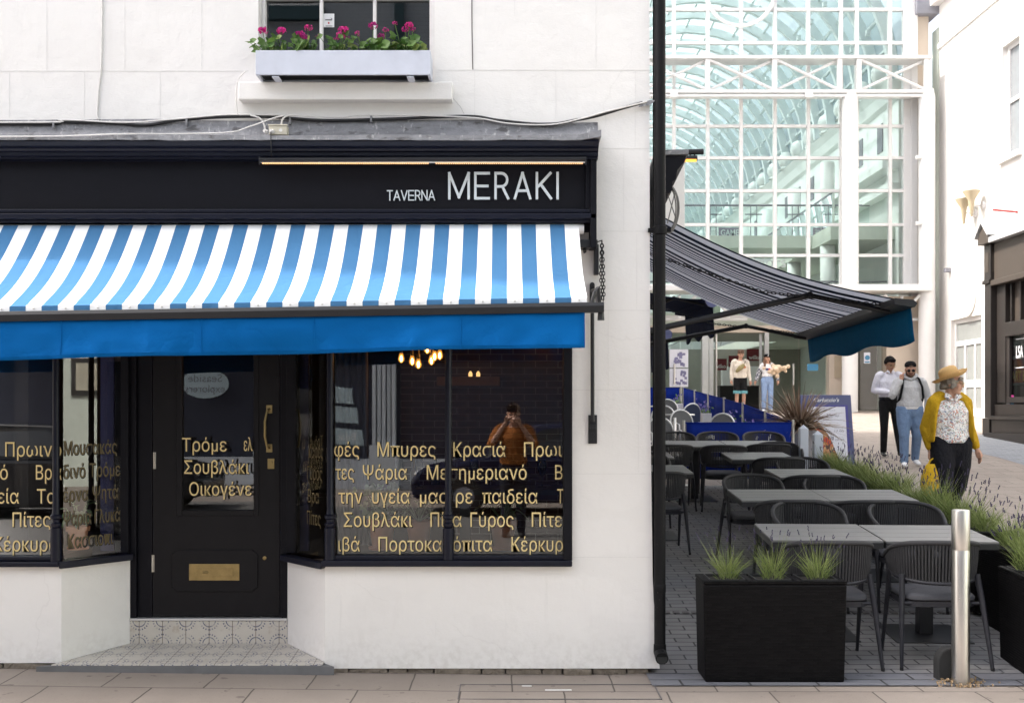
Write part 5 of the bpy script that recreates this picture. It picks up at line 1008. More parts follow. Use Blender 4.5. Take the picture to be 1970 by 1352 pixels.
# flower troughs along the side banners
for k, (y, lab) in enumerate([(10.9, 'purple flowers in the trough nearest the dry grass'), (12.4, 'purple flowers in the second trough inside the side banners'), (15.0, 'purple flowers in the third trough inside the side banners'), (18.6, 'purple flowers in the farthest trough')]):
    x = 3.88; z = g(x, y); t = thing('flower_trough', lab, 'flowers', (x, y, z), 'flower troughs inside the banners'); mb = MB(); mb.box(x - .09, x + .09, y - .3, y + .3, z + .0, z + .62); mb.build('trough', M['wood'], t, bevel=.01); random.seed(k); mb = MB(); mb.mi = 1; mb.ell((x, y, z + .64), (.08, .26, .06)); 
    for q in range(60): mb.mi = 0 if q % 3 else 1; leaf_disc(mb, Vector((x + random.gauss(0, .06), y + random.gauss(0, .14), z + .62 + abs(random.gauss(.08, .07)))), random.uniform(.02, .04), Vector((random.gauss(0, 1), random.gauss(-.5, 1), 1)), 6, .2)
    mb.build('flowers', [leafmat('violet_petal', (.14, .11, .34)) if k == 0 else bpy.data.materials['violet_petal'], M['ger1']], t)
# bistro chairs
def make_bistro():
    t = thing('bistro_chair', '', 'chair', (0, 0, 0), 'woven bistro chairs inside the banners'); fs = [math.pi * i / 12 for i in range(13)]
    hoop = [(-.22, -.18, .44)] + [(-.22 * math.cos(a), -.20 - .05 * math.sin(a), .66 + .21 * math.sin(a)) for a in fs] + [(.22, -.18, .44)]
    mb = MB(); mb.tube(hoop, .016, 6); mb.build('back_hoop', M['alu'], t, smooth=True)
    mb = MB(); rg = [[(.215 * math.cos(a), -.205 - .05 * math.sin(a), .66 + .205 * math.sin(a)) for a in fs] , [(.215 * math.cos(a), -.20, .50) for a in fs]]; mb.loft([[p + Vector((0, -.006, 0)) for p in map(Vector, rg[0])], [p + Vector((0, -.006, 0)) for p in map(Vector, rg[1])]], closed=False, cap=False); mb.mi = 0; bk = mb.build('woven_back', M['bistro'], t); bk.modifiers.new('thickness', 'SOLIDIFY').thickness = .008
    mb = MB(); mb.loft([[p + Vector((0, .008, 0)) for p in map(Vector, rg[0])], [p + Vector((0, .008, 0)) for p in map(Vector, rg[1])]], closed=False, cap=False); mb.build('back_lining', M['bistroin'], bk)
    mb = MB(); mb.lathe((0, 0, .44), [(.0, 0), (.225, 0), (.225, .02), (.0, .025)], 18); mb.build('seat', M['bistro'], t)
    for s in (-1, 1):
        mb = MB(); mb.tube([(s * .24, -.2, .63), (s * .27, .05, .66), (s * .25, .17, .62), (s * .23, .2, 0)], .014, 6); mb.build('arm_leg', M['alu'], t, smooth=True); mb = MB(); mb.tube([(s * .2, -.18, .46), (s * .23, -.23, 0)], .014, 6); mb.build('leg', M['alu'], t)
    return t
b0 = make_bistro(); BC = [(3.45, 11.3, 150, 'blue bistro chair with grey lining just behind the blue banner'), (3.05, 12.0, 200, 'blue bistro chair second in line behind the banner'), (2.75, 13.2, 160, 'blue bistro chair third in line behind the banner'), (2.45, 10.6, 190, 'blue bistro chair low at the left behind the lone post'), (3.3, 13.9, 30, 'blue bistro chair turned away beside the side banners'), (2.3, 14.4, 180, 'blue bistro chair against the drainpipe edge'), (3.2, 15.6, 170, 'blue bistro chair far back by the purple flowers'), (2.6, 16.6, 200, 'farthest blue bistro chair in the cafe')]
for i, (x, y, a, lab) in enumerate(BC):
    if i == 0: b0.location = (x, y, g(x, y)); b0.rotation_euler = (0, 0, R(a)); b0['label'] = lab
    else: dup(b0, (x, y, g(x, y)), R(a), 0, lab)
for i, (x, y, lab) in enumerate([(2.95, 12.7, 'round steel cafe table among the nearer bistro chairs'), (2.75, 15.4, 'round steel cafe table among the farther bistro chairs')]):
    z = g(x, y); t = thing('cafe_table', lab, 'table', (x, y, z)); mb = MB(); mb.lathe((x, y, z), [(.0, .72), (.34, .72), (.35, .735), (.34, .75), (0, .75)], 24); mb.build('table_top', M['alu'], t); mb = MB(); mb.lathe((x, y, z), [(.22, 0), (.22, .015), (.03, .03), (.03, .719)], 14); mb.build('table_leg', M['alu'], t)
# white posts
for px, y, ztp, lab in ((1545.5, 7.0, 817, 'taller looking white pointed post, left of the pair'), (1573, 6.3, 828, 'nearer white pointed post, right of the pair')):
    c = W(px, ztp, y); z = g(c.x, y); mb = MB(); w = .052; h = c.z - .05
    mb.loft([[(c.x - k, y - k, q), (c.x + k, y - k, q), (c.x + k, y + k, q), (c.x - k, y + k, q)] for k, q in ((w, z - .02), (w, h), (.002, c.z))]); tag(mb.build('white_post', M['postwhite'], at=(c.x, y, z), bevel=.004), lab, 'post', 'white pointed posts')
# bronze grass in pot
ph = thing('spiky_grass', 'large brown spiky ornamental grass in a pot beside the menu board', 'plant', (4.34, 9.5, g(4.4, 9.5)))
mb = MB(); z = g(4.4, 9.6); mb.lathe((4.34, 9.5, z), [(.17, 0), (.25, .72), (.25, .76), (.20, .74)], 20); mb.build('pot', M['mgrey'], ph)
mb = MB(); random.seed(8)
for k in range(420):
    a = random.uniform(0, 6.28); el = random.uniform(.1, 1.4); L = random.uniform(.45, .88); w = random.uniform(.008, .017); p = Vector((4.34 + .1 * math.cos(a) * random.random(), 9.5 + .1 * math.sin(a) * random.random(), z + .74 + random.uniform(0, .12))); d = Vector((math.cos(a) * math.cos(el), math.sin(a) * math.cos(el), math.sin(el))); u = d.cross(Vector((0, 0, 1))).normalized(); u = (u + Vector((random.gauss(0, .5), random.gauss(0, .5), random.gauss(0, .5)))).normalized(); mb.mi = random.choice([0, 1, 1, 2, 2, 3]); rg = []
    for j in range(6):
        f = j / 5; q = p + d * L * f - Vector((0, 0, .42 * L * f * f * (1 - .5 * math.sin(el)))); ww = w * (1 - f) ** .7 + .001; rg.append([q - u * ww, q + u * ww])
    mb.loft(rg, closed=False, cap=False)
mb.build('leaves', [M['phor%d' % i] for i in range(4)], ph)
# low olive shrub at the drainpipe edge
mb = MB(); random.seed(4)
for k in range(260): mb.mi = k % 2; leaf_disc(mb, Vector((3.05 + random.gauss(0, .16), 21 + random.gauss(0, .16), g(3, 21) + 1.15 + random.gauss(0, .26))), random.uniform(.02, .045), Vector((random.gauss(0, 1), random.gauss(-.5, 1), random.gauss(0, 1))), 5, .1)
mb.mi = 1; mb.tube([(3.05, 21, g(3, 21)), (3.05, 21, g(3, 21) + 1.2)], [.03, .015], 6)
tag(mb.build('potted_shrub', [M['ger2'], M['phor2']], at=(3.05, 21, g(3, 21))), 'pale leafed shrub glimpsed by the drainpipe in front of the map posters', 'shrub')
# A-board
ax, ay = 5.30, 11.5; az = g(ax, ay); ab = thing('menu_board', 'slate blue A-board menu with white script heading', 'menu board', (ax, ay, az))
ln_ = math.tan(R(7)); fp_ = lambda u, v, o=0: Vector((ax + u * (1 - .06 * v), ay - .13 + v * ln_ * 1.0 - o, az + v))
mb = MB()
def bpanel(mb, u0, u1, v0, v1, o0, o1): mb.pris([fp_(u0, v0, o0), fp_(u1, v0, o0), fp_(u1, v1, o0), fp_(u0, v1, o0)], [fp_(u0, v0, o1), fp_(u1, v0, o1), fp_(u1, v1, o1), fp_(u0, v1, o1)])
bpanel(mb, -.47, .47, 0, 1.17, 0, .03); mb.build('board_front', M['boardblue'], ab, bevel=.006)
mb = MB(); mb.pris([(ax - .47, ay + .16, az), (ax + .47, ay + .16, az), (ax + .47, ay + .19, az), (ax - .47, ay + .19, az)], [(ax - .43, ay + .02, az + 1.16), (ax + .43, ay + .02, az + 1.16), (ax + .43, ay + .05, az + 1.16), (ax - .43, ay + .05, az + 1.16)]); mb.build('board_back', M['boardblue'], ab)
mb = MB(); bpanel(mb, -.40, .40, .03, 1.0, .0305, .038); tr_ = mb.build('board_trim', M['boardtrim'], ab)
mb = MB(); bpanel(mb, -.35, .35, .06, .97, .0385, .042); pp = mb.build('menu_sheet', M['paper'], ab)
mb = MB(); mb.text("Carluccio's", -.22, .24, 1.055, .062, lambda u, v: fp_(u + (v - 1.055) * .35, v, .032), off=.012); mb.build('board_lettering', M['white'], ab)
mb = MB(); im = lambda u, v: fp_(u, v, .0435)
mb.text('Menu', .02, .22, .80, .05, im); mb.text('Lunch', .06, .17, .90, .018, im); mb.text('17.00', .14, .30, .545, .032, im); mb.text('20.50', .14, .30, .40, .032, im); mb.text('two courses', .14, .29, .60, .012, im); mb.text('three courses', .14, .30, .455, .012, im); mb.build('menu_print', M['ink'], pp)
mb = MB(); mb.pris([im(-.345, .07), im(.20, .07), im(.06, .45), im(-.12, .70), im(-.345, .76)], [fp_(-.345, .07, .045), fp_(.20, .07, .045), fp_(.06, .45, .045), fp_(-.12, .70, .045), fp_(-.345, .76, .045)]); mb.build('food_photograph', M['food'], pp)
# ------------------------------------------------------------------ glazed shopping mall at the end
MY = 26.0; gm = g(5, MY)
mall = thing('shopping_mall', 'white framed glass atrium of a shopping mall at the end of the street', 'shopping mall', (6.9, MY, gm))
X = lambda px: W(px, 0, MY).x
Z = lambda py: W(0, py, MY).z
vx = [1040, 1103, 1168, 1232, 1296, 1361, 1425, 1490, 1554, 1617, 1647, 1711, 1743]
hz = [550, 492, 433, 368, 305, 244, 178, 112, 84, 20, -44, -108, -172]
mb = MB()
for i, p in enumerate(vx): w = .048 if i not in (0, 12) else .11; mb.box(X(p) - w, X(p) + w, MY - .10, MY + .06, Z(553), 17.6)
for p in hz:
    for i in range(len(vx) - 1): mb.box(X(vx[i]) + .055, X(vx[i + 1]) - .055, MY - .08, MY + .05, Z(p) - .043, Z(p) + .043)
mb.build('glazing_frame', M['mwhite'], mall)
zz = hz
for j in range(len(zz) - 1):
    for i in range(len(vx) - 1):
        if vx[i + 1] < 1230: continue
        mb = MB(); mb.quad((X(vx[i]), MY, Z(zz[j])), (X(vx[i + 1]), MY, Z(zz[j])), (X(vx[i + 1]), MY, Z(zz[j + 1])), (X(vx[i]), MY, Z(zz[j + 1]))); mb.build('pane', M['mglass'], mall)
mb = MB(); c = (X(1423), MY - .12, Z(-13)); mb.tube([(c[0] + 1.03 * math.cos(2 * math.pi * k / 40), c[1], c[2] + 1.03 * math.sin(2 * math.pi * k / 40)) for k in range(41)], .06, 8, cap=False); mb.build('round_window_ring', M['mwhite'], mall, smooth=True)
# girder
gy_ = MY - .75; GX = lambda px: W(px, 0, gy_).x; GZ = lambda py: W(0, py, gy_).z
mb = MB(); mb.box(GX(1040), GX(1792), gy_ - .08, gy_ + .6, GZ(114), GZ(108)); mb.box(GX(1040), GX(1795), gy_ - .08, gy_ + .6, GZ(180), GZ(174)); mb.box(GX(1040), GX(1783), gy_ - .05, gy_ + .05, GZ(187), GZ(182))
for p in (1232, 1361, 1490, 1615, 1652, 1782): mb.box(GX(p) - .07, GX(p) + .07, gy_ - .05, gy_ + .06, GZ(173.5), GZ(114.5))
for a, b in ((1232, 1361), (1361, 1490), (1490, 1615), (1652, 1782)):
    mb.tube([(GX(a) + .07, gy_, GZ(116)), (GX(b) - .07, gy_, GZ(172))], .045, 6); mb.tube([(GX(a) + .07, gy_ + .095, GZ(172)), (GX(b) - .07, gy_ + .095, GZ(116))], .045, 6)
for p in (1296, 1555): mb.box(GX(p) - .11, GX(p) + .11, gy_ - .12, gy_ + .1, GZ(189), GZ(177))
mb.build('girder', M['mwhite'], mall)
for p0, p1, top in ((1622, 1652, 174), (1770, 1801, 171)):
    x = (GX(p0) + GX(p1)) / 2; r = (GX(p1) - GX(p0)) / 2; mb = MB(); mb.lathe((x, gy_ + .1, 0), [(r, g(x, gy_)), (r, GZ(top) - .25), (r * .8, GZ(top))], 24); mb.build('column', M['mwhite'], mall, smooth=True, ang=40)
mb = MB(); mb.box(X(1743) + .11, X(1762), MY - .15, MY + .1, gm, 17.6); mb.build('edge_pier', M['mwhite'], mall)
mb = MB(); mb.box(X(1762) + .002, X(1786), MY - .02, MY + .3, gm, Z(33)); mb.build('beige_pier', M['mbeige'], mall)
mb = MB(); mb.box(X(1757), X(1800), MY - .3, MY + .5, Z(33) + .002, Z(4)); mb.build('grey_box', M['mgrey'], mall)
mb = MB(); mb.box(X(1803), X(1815), MY - .1, MY + .4, gm, Z(55)); mb.build('glass_strip', M['mstone'], mall)
for y_ in (303, 430): mb = MB(); mb.tube([W(1762, y_, gy_), W(1775, y_, gy_)], .06, 8); mb.build('pipe_bracket', M['mwhite'], mall)
# canopy and brackets
mb = MB(); mb.box(X(1040), X(1770), MY - 1.0, MY + .12, Z(566), Z(554)); mb.build('canopy', M['mwhite'], mall, bevel=.02)
for px in (1310, 1405, 1742):
    mb = MB(); a = W(px, 566, MY - .95); b = W(px, 610, MY - .1)
    mb.tube([a + Vector((-.55, .2, 0)), a + Vector((.0, .3, -.55)), a + Vector((.5, .2, 0))], .05, 6); mb.tube([a + Vector((-.7, 0, -.05)), a + Vector((-.7, .5, -.7)), a + Vector((.6, .5, -.7))], .045, 6)
    mb.tube([a + Vector((.0, .3, -.02)), a + Vector((0, .3, -.68))], .045, 6); mb.build('canopy_bracket', M['mwhite'], mall)
mb = MB(); mb.box(X(1040), X(1600), MY - .05, MY + .05, Z(612), Z(607)); mb.build('transom_bar', M['mwhite'], mall)
# ground floor front
mb = MB(); mb.box(X(1040), X(1625), MY - .12, MY + .12, Z(640), Z(627)); mb.build('door_lintel', M['mbeige'], mall)
for a, b in ((1350, 1362), (1470, 1478)): mb = MB(); mb.box(X(a), X(b), MY - .10, MY + .10, gm, Z(640) - .001); mb.build('door_post', M['chrome'], mall)
for a, b in ((1366, 1374), (1463, 1468)): mb = MB(); mb.box(X(a), X(b), MY + .12, MY + .2, gm, Z(641)); mb.build('door_post', M['chrome'], mall)
mb = MB(); mb.box(X(1592), X(1626), MY - .2, MY + .2, gm, Z(640) - .001); mb.build('stone_pier', M['mbeige'], mall)
mb = MB(); mb.box(X(1700), X(1772), MY - .25, MY + .2, gm, Z(572)); mb.build('stone_pier', M['mbeige'], mall)
mb = MB(); mb.box(X(1626) + .002, X(1700) - .002, MY - .05, MY + .05, Z(640), Z(572)); mb.build('stone_spandrel', M['mbeige'], mall)
mb = MB(); a, b = W(1605, 684, MY - .21), W(1627, 726, MY - .21); mb.box(a.x, b.x, MY - .235, MY - .202, b.z, a.z); mb.build('stone_plaque', M['plaque'], mall); mb = MB(); a, b = W(1607, 664, MY - .21), W(1625, 683, MY - .21); mb.box(a.x, b.x, MY - .22, MY - .202, b.z, a.z); mb.build('wall_notice', M['paper'], mall)
for i, (a, b, m) in enumerate(((1052, 1348, 'dglass'), (1480, 1535, 'dglass'), (1538, 1590, 'dglass'), (1655, 1698, 'rglass'))):
    mb = MB(); mb.quad((X(a), MY, gm + .02), (X(b), MY, gm + .02), (X(b), MY, Z(641)), (X(a), MY, Z(641))); mb.build('shop_glass', M[m], mall)
mb = MB(); mb.quad((X(1040), MY + .02, Z(606)), (X(1600), MY + .02, Z(606)), (X(1600), MY + .02, Z(567)), (X(1040), MY + .02, Z(567))); mb.build('fanlight', M['dglass'], mall)
mb = MB(); mb.quad((X(1374), MY + .16, gm + .02), (X(1381), MY + .8, gm + .02), (X(1381), MY + .8, Z(641)), (X(1374), MY + .16, Z(641))); mb.build('open_door_leaf', M['dglass'], mall)
for px, a, b in ((1297.5, 700, 740), (1526, 700, 740), (1378, 640, 782)): mb = MB(); mb.tube([W(px, a, MY - .08 + .28 * (px == 1378)), W(px, b, MY - .08 + .28 * (px == 1378))], .03, 8); mb.build('door_handle', M['chrome'], mall)
for y0, y1 in ((672, 707), (709, 744)):
    mb = MB(); a, b = W(1288, y0, MY - .02), W(1324, y1, MY - .02); mb.box(a.x, b.x, MY - .03, MY - .012, b.z, a.z); mb.mi = 1; random.seed(y0)
    for k in range(14): x = a.x + (b.x - a.x) * random.uniform(.3, .92); z = b.z + (a.z - b.z) * random.uniform(.15, .85); mb.box(x - random.uniform(.02, .06), x + .04, MY - .036 - k * .0008, MY - .0305, z - random.uniform(.02, .07), z + .04)
    mb.build('floor_plan_poster', [M['paper'], mat('plan_violet', (.20, .19, .32), .6)], mall)
mb = MB(); a, b = W(1553, 700, MY - .02), W(1574, 713, MY - .02); mb.box(a.x, b.x, MY - .03, MY - .012, b.z, a.z); mb.build('blue_notice', M['cyan'], mall)
mb = MB(); a, b = W(1662, 678, MY - .02), W(1674, 699, MY - .02); mb.box(a.x, b.x, MY - .03, MY - .012, b.z, a.z); mb.mi = 1; c = W(1668, 688, MY); mb.lathe((c.x, MY - .031, c.z), [(.075, 0), (.075, .005)], 16, (0, -1, 0)); mb.box(a.x + .02, b.x - .02, MY - .0355, MY - .031, b.z + .02, b.z + .06); mb.build('door_notice', [M['paper'], M['cyan']], mall)
mb = MB(); mb.text('Priors', W(1440, 0, MY - .03).x, W(1512, 0, MY - .03).x, Z(514), (Z(494) - Z(514)), lambda u, v: (u, MY - .012, v)); mb.build('glass_lettering', mat('etched_lettering', (.38, .42, .40), .6), mall)
# inside: barrel vault, right hand arcade, galleries
CX, SP, RV = 6.9, 11.9, 4.95; Y0, Y1 = 26.6, 64.0
rib0 = None; n = 24
arc = [math.pi * k / 22 for k in range(23)]
for k in range(n):
    y = Y0 + (Y1 - Y0) * k / (n - 1); mb = MB(); mb.loft([[(CX + r * math.cos(a), yy, SP + r * math.sin(a)) for r, yy in ((RV, y - .10), (RV, y + .10), (RV - .30, y + .10), (RV - .30, y - .10))] for a in arc]); mb.build('roof_rib', M['mrib'], mall)
for k in range(1, 16):
    a = math.pi * k / 16; mb = MB(); mb.obox((CX + (RV - .04) * math.cos(a), (Y0 + Y1) / 2, SP + (RV - .04) * math.sin(a)), (.07, Y1 - Y0, .16), Matrix.Rotation(-a + math.pi / 2, 3, 'Y')); mb.build('purlin', M['mrib'], mall)
for k in range(48):
    pass
mb = MB(); mb.loft([[(CX + (RV + .08) * math.cos(a), y, SP + (RV + .08) * math.sin(a)) for y in (Y0, Y1)] for a in arc], closed=False, cap=False); mb.build('roof_glazing', M['roofglass'], mall)
mb = MB(); mb.quad((11.93, Y0 - .3, SP), (11.93, Y1, SP), (11.93, Y1, 17.6), (11.93, Y0 - .3, 17.6)); mb.build('clerestory', M['roofglass'], mall)
mb = MB()
for k in range(n - 1):
    y = Y0 + (Y1 - Y0) * (k + .5) / (n - 1)
    for a in (20, 42, 64): mb.obox((CX + (RV - .35) * math.cos(R(a)), y, SP + (RV - .35) * math.sin(R(a))), (.12, .16, .16))
o = mb.build('roof_clamps', M['mrib'], mall); o['kind'] = 'stuff'
XR = 11.9
mb = MB(); mb.box(XR, XR + .4, Y0, Y1, gm, SP); mb.box(1.5, 1.9, Y0, Y1, gm, SP); mb.box(1.5, XR + .4, Y1, Y1 + .3, gm, 17); mb.build('atrium_wall', M['mwall'], mall)
mb = MB(); mb.ext([(XR - .35, SP), (XR + .0, SP), (XR + .0, SP - .7), (XR - .15, SP - .6), (XR - .25, SP - .3)], 'y', Y0, Y1) if False else mb.pris([(XR - .38, Y0, SP - .1), (XR - .002, Y0, SP - .1), (XR - .002, Y0, SP - .75), (XR - .12, Y0, SP - .65), (XR - .22, Y0, SP - .35)], [(XR - .38, Y1 - .01, SP - .1), (XR - .002, Y1 - .01, SP - .1), (XR - .002, Y1 - .01, SP - .75), (XR - .12, Y1 - .01, SP - .65), (XR - .22, Y1 - .01, SP - .35)]); mb.build('cornice', M['mwall'], mall)
for k in range(19):
    y = Y0 + .8 + 2.0 * k
    mb = MB(); mb.ell((XR - .25, y, SP + .28), (.34, .34, .36), 14, 8); mb.lathe((XR - .25, y, SP - .1), [(.28, 0), (.2, .1), (.12, .16)], 12); mb.build('ball_finial', M['mwall'], mall, smooth=True)
    mb = MB(); mb.box(XR - .03, XR - .002, y + .6, y + 1.1, SP - 2.0, SP - 1.1); mb.build('slot_window', M['mgrey'], mall)
for z0, dep in ((10.0 - .7, .5), (8.6, .35)):
    mb = MB(); mb.box(XR - dep, XR - .003, Y0, Y1 - .01, z0 - .25, z0); mb.build('string_course', M['mwall'], mall)
for z0, dep in ((7.35, 2.0), (4.6, 2.0)):             # gallery floors down the right side
    mb = MB(); mb.box(XR - dep, XR - .004, Y0 + .3, Y1 - .02, z0 - .45, z0); mb.build('gallery_floor', M['mstone'], mall)
    mb = MB(); mb.box(XR - dep + .02, XR - dep + .06, Y0 + .3, Y1 - .02, z0 + .98, z0 + 1.03); mb.build('handrail', M['mgrey'], mall)
    mb = MB(); mb.quad((XR - dep + .04, Y0 + .3, z0), (XR - dep + .04, Y1, z0), (XR - dep + .04, Y1, z0 + .97), (XR - dep + .04, Y0 + .3, z0 + .97)); mb.build('balustrade_glass', M['dglass'], mall)
    for k in range(9):
        y = Y0 + 1.5 + 4.2 * k
        if z0 > 7: mb = MB(); mb.lathe((XR - 1.75, y, z0), [(.22, 0), (.22, 2.2)], 14); mb.build('arcade_column', M['mwall'], mall, smooth=True)
        else: mb = MB(); mb.lathe((XR - 1.75, y, z0), [(.24, 0), (.24, 2.28)], 14); mb.build('arcade_column', M['mwall'], mall, smooth=True)
mb = MB(); mb.box(1.9, XR - .5, 29, 31.6, 6.95, 7.35); mb.build('bridge_deck', M['mstone'], mall)
mb = MB(); mb.tube([(1.95, 29.02, 8.35), (XR - .1, 29.02, 8.35)], .035, 6); mb.build('handrail', M['mgrey'], mall)
mb = MB(); mb.quad((1.95, 29.05, 7.37), (XR - .1, 29.05, 7.37), (XR - .1, 29.05, 8.3), (1.95, 29.05, 8.3)); mb.build('balustrade_glass', M['dglass'], mall)
for px in (1372, 1450, 1530, 1610): mb = MB(); c = W(px, 0, 29); mb.tube([(c.x - .1, 29, 7.36), (c.x - .1, 29, 8.35)], .014, 5); mb.tube([(c.x + .1, 29, 7.36), (c.x + .1, 29, 8.35)], .014, 5); mb.tube([(c.x - .28, 29, 8.05), (c.x + .28, 29, 8.05)], .02, 5); mb.build('balustrade_post', M['mgrey'], mall)
mb = MB(); mb.box(1.9, XR - .01, Y0 + .02, 33, 4.1, 4.6); mb.build('first_floor_slab', M['mstone'], mall)
mb = MB(); mb.tube([(1.95, 27.0, 5.6), (XR - .1, 27.0, 5.6)], .03, 6); mb.build('handrail', M['mgrey'], mall)
def hang(px0, px1, py0, py1, y, name, m): a, b = W(px0, py0, y), W(px1, py1, y); mb = MB(); mb.box(a.x, b.x, y, y + .06, b.z, a.z); return mb.build(name, m, mall), a, b
o, a, b = hang(1383, 1424, 438, 456, 34, 'shop_sign', M['purple']); mb = MB(); mb.text('GAME', W(1387, 0, 33.98).x, W(1421, 0, 33.98).x, W(0, 453, 33.98).z, W(0, 442, 33.98).z - W(0, 453, 33.98).z, lambda u, v: (u, 33.985, v), off=.02); mb.build('sign_lettering', M['white'], o)
o, a, b = hang(1516, 1588, 292, 336, 40, 'hanging_banner', mat('banner_pale', (.55, .68, .72), .5))
mb = MB(); q = lambda py: W(0, py, 39.98).z; q2 = lambda px: W(px, 0, 39.98).x
mb.text('SPORTS', q2(1524), q2(1582), q(315), q(303) - q(315), lambda u, v: (u + (v - q(315)) * .2, 39.985, v), off=.02); mb.build('sign_lettering', mat('banner_grey_ink', (.28, .28, .30), .5), o); mb = MB(); mb.text('DIRECT', q2(1524), q2(1562), q(326), q(317) - q(326), lambda u, v: (u + (v - q(326)) * .2, 39.985, v), off=.02); mb.mi = 1; mb.text('.com', q2(1563), q2(1582), q(326), (q(317) - q(326)) * .8, lambda u, v: (u, 39.985, v)); mb.build('sign_lettering', [mat('banner_red_ink', (.42, .12, .08), .5), M['ink']], o)
mb = MB(); a = W(1395, 0, 27.5); mb.box(W(1285, 0, 27.5).x, W(1358, 0, 27.5).x, 27.4, 27.6, 5.7, 6.9); mb.build('hanging_screen', M['mgrey'], mall)
# ground floor interior
mb = MB(); mb.box(1.9, XR - .01, 38, 38.3, gm, 4.09); mb.build('interior_back_wall', M['olive'], mall)
mb = MB(); mb.box(1.92, XR - .01, Y0 + .0, 60, gm - .02, gm + .012); mb.build('mall_floor', M['mfloor'], mall)
mb = MB(); a, b = W(1381, 742, 34), W(1475, 790, 34); mb.box(a.x, b.x, 33.6, 34.2, gm + .013, a.z); mb.build('shop_counter', M['mdark'], mall)
mb = MB(); mb.box(W(1386, 0, 36).x, W(1460, 0, 36).x, 35.6, 35.9, gm + .013, 3.3); mb.build('shop_partition', M['mwall'], mall)
for px0, px1, py0, py1, tx0, tx1, ty in ((1437, 1464, 671, 694, 1441, 1464, 691), (1377, 1398, 690, 712, 1376, 1396, 708), (1402, 1424, 684, 706, 1404, 1422, 702)):
    o, a, b = hang(px0, px1, py0, py1, 30, 'shop_sign', M['red']); mb = MB(); z0_ = W(0, ty, 29.98).z; mb.text('wilko', W(tx0, 0, 29.98).x, W(tx1, 0, 29.98).x, z0_, .13, lambda u, v: (u, 29.985, v), off=.02); mb.build('sign_lettering', M['white'], o)
mb = MB(); mb.box(X(1655), X(1700), MY + .6, MY + .7, gm + .013, Z(575)); mb.build('dark_lobby', mat('lobby_brown', (.085, .07, .055), .5), mall)

# ------------------------------------------------------------------ white building and brown shop on the right
XW = 12.8
rb = thing('white_building', 'tall white rendered building on the right, blazing in the sun', 'building', (XW + 2, 18, 1)); mb = MB()
def ypx(px, x=XW): return x * F / (px - 985) - D
wy0, wy1 = ypx(1962), ypx(1928); wzz0, wzz1 = 1.667 + (785 - 306) * (wy1 + D) / F, 1.667 + (785 - 92) * (wy1 + D) / F
dy0, dy1 = ypx(1888), ypx(1830); dzt = 1.667 + (785 - 616) * (dy1 + D) / F
def wall_x(mb, ys, zs):
    for a, b in zip(ys, ys[1:]):
        for c, d in zip(zs, zs[1:]):
            ym, zm = (a + b) / 2, (c + d) / 2
            if wy0 < ym < wy1 and wzz0 < zm < wzz1: continue
            if dy0 < ym < dy1 and zm < dzt: continue
            mb.box(XW, XW + .35, a, b, c, d)
wall_x(mb, sorted([2, dy0, dy1, wy0, wy1, 25.7]), sorted([.3, dzt, wzz0, wzz1, 13.7])); mb.build('wall', M['rwall'], rb)
mb = MB(); mb.box(XW + .355, XW + 8, 2, 25.7, .3, 13.7); mb.build('core', M['rwall'], rb)
mb = MB(); mb.box(XW - .28, XW + .35, 2, 25.75, 13.702, 13.95); mb.build('cornice', M['rwall'], rb); mb = MB(); mb.box(XW - .06, XW - .002, 2, 25.7, 12.4, 12.55); mb.build('string_course', M['rwall'], rb)
mb = MB(); mb.box(XW + .14, XW + .2, wy0, wy0 + .12, wzz0, wzz1); mb.box(XW + .14, XW + .2, wy1 - .12, wy1, wzz0, wzz1); zm = (wzz0 + wzz1) / 2; mb.box(XW + .13, XW + .2, wy0 + .12, wy1 - .12, zm - .05, zm + .05); mb.box(XW + .14, XW + .2, wy0 + .12, wy1 - .12, wzz0, wzz0 + .08); mb.box(XW + .14, XW + .2, wy0 + .12, wy1 - .12, wzz1 - .1, wzz1); wf = mb.build('sash_window', M['mwhite'], rb)
mb = MB(); mb.quad((XW + .18, wy0, wzz0), (XW + .18, wy1, wzz0), (XW + .18, wy1, wzz1), (XW + .18, wy0, wzz1)); mb.build('sash_pane', mat('grey_pane', (.18, .19, .2), .1), wf)
mb = MB(); mb.box(XW - .12, XW + .1, wy0 - .12, wy1 + .12, wzz0 - .14, wzz0 - .002); mb.build('window_sill', M['rwall'], rb)
mb = MB(); gd = g(XW, 22); mb.box(XW + .10, XW + .16, dy0, dy0 + .1, gd, dzt); mb.box(XW + .10, XW + .16, dy1 - .1, dy1, gd, dzt); mb.box(XW + .1, XW + .16, dy0 + .1, dy1 - .1, dzt - .12, dzt)
zt_ = gd + 2.1; mb.box(XW + .1, XW + .16, dy0 + .1, dy1 - .1, zt_, zt_ + .14); ym = (dy0 + dy1) / 2 + .3; mb.box(XW + .1, XW + .16, ym - .06, ym + .06, gd, zt_ - .002); dm = ym
for yy in (dy0 + .1, (dy0 + ym) / 2 - .03): mb.box(XW + .11, XW + .15, yy, yy + .1, gd, zt_ - .002)
mb.box(XW + .105, XW + .15, dy0 + .2, ym - .06, gd + .9, gd + 1.1); mb.box(XW + .105, XW + .15, dy0 + .1, ym - .06, gd + .002, gd + .3); dr = mb.build('double_door', M['mwhite'], rb)
mb = MB(); mb.quad((XW + .14, dy0, gd), (XW + .14, dy1, gd), (XW + .14, dy1, dzt), (XW + .14, dy0, dzt)); mb.build('door_pane', mat('pale_pane', (.24, .25, .24), .15), dr)
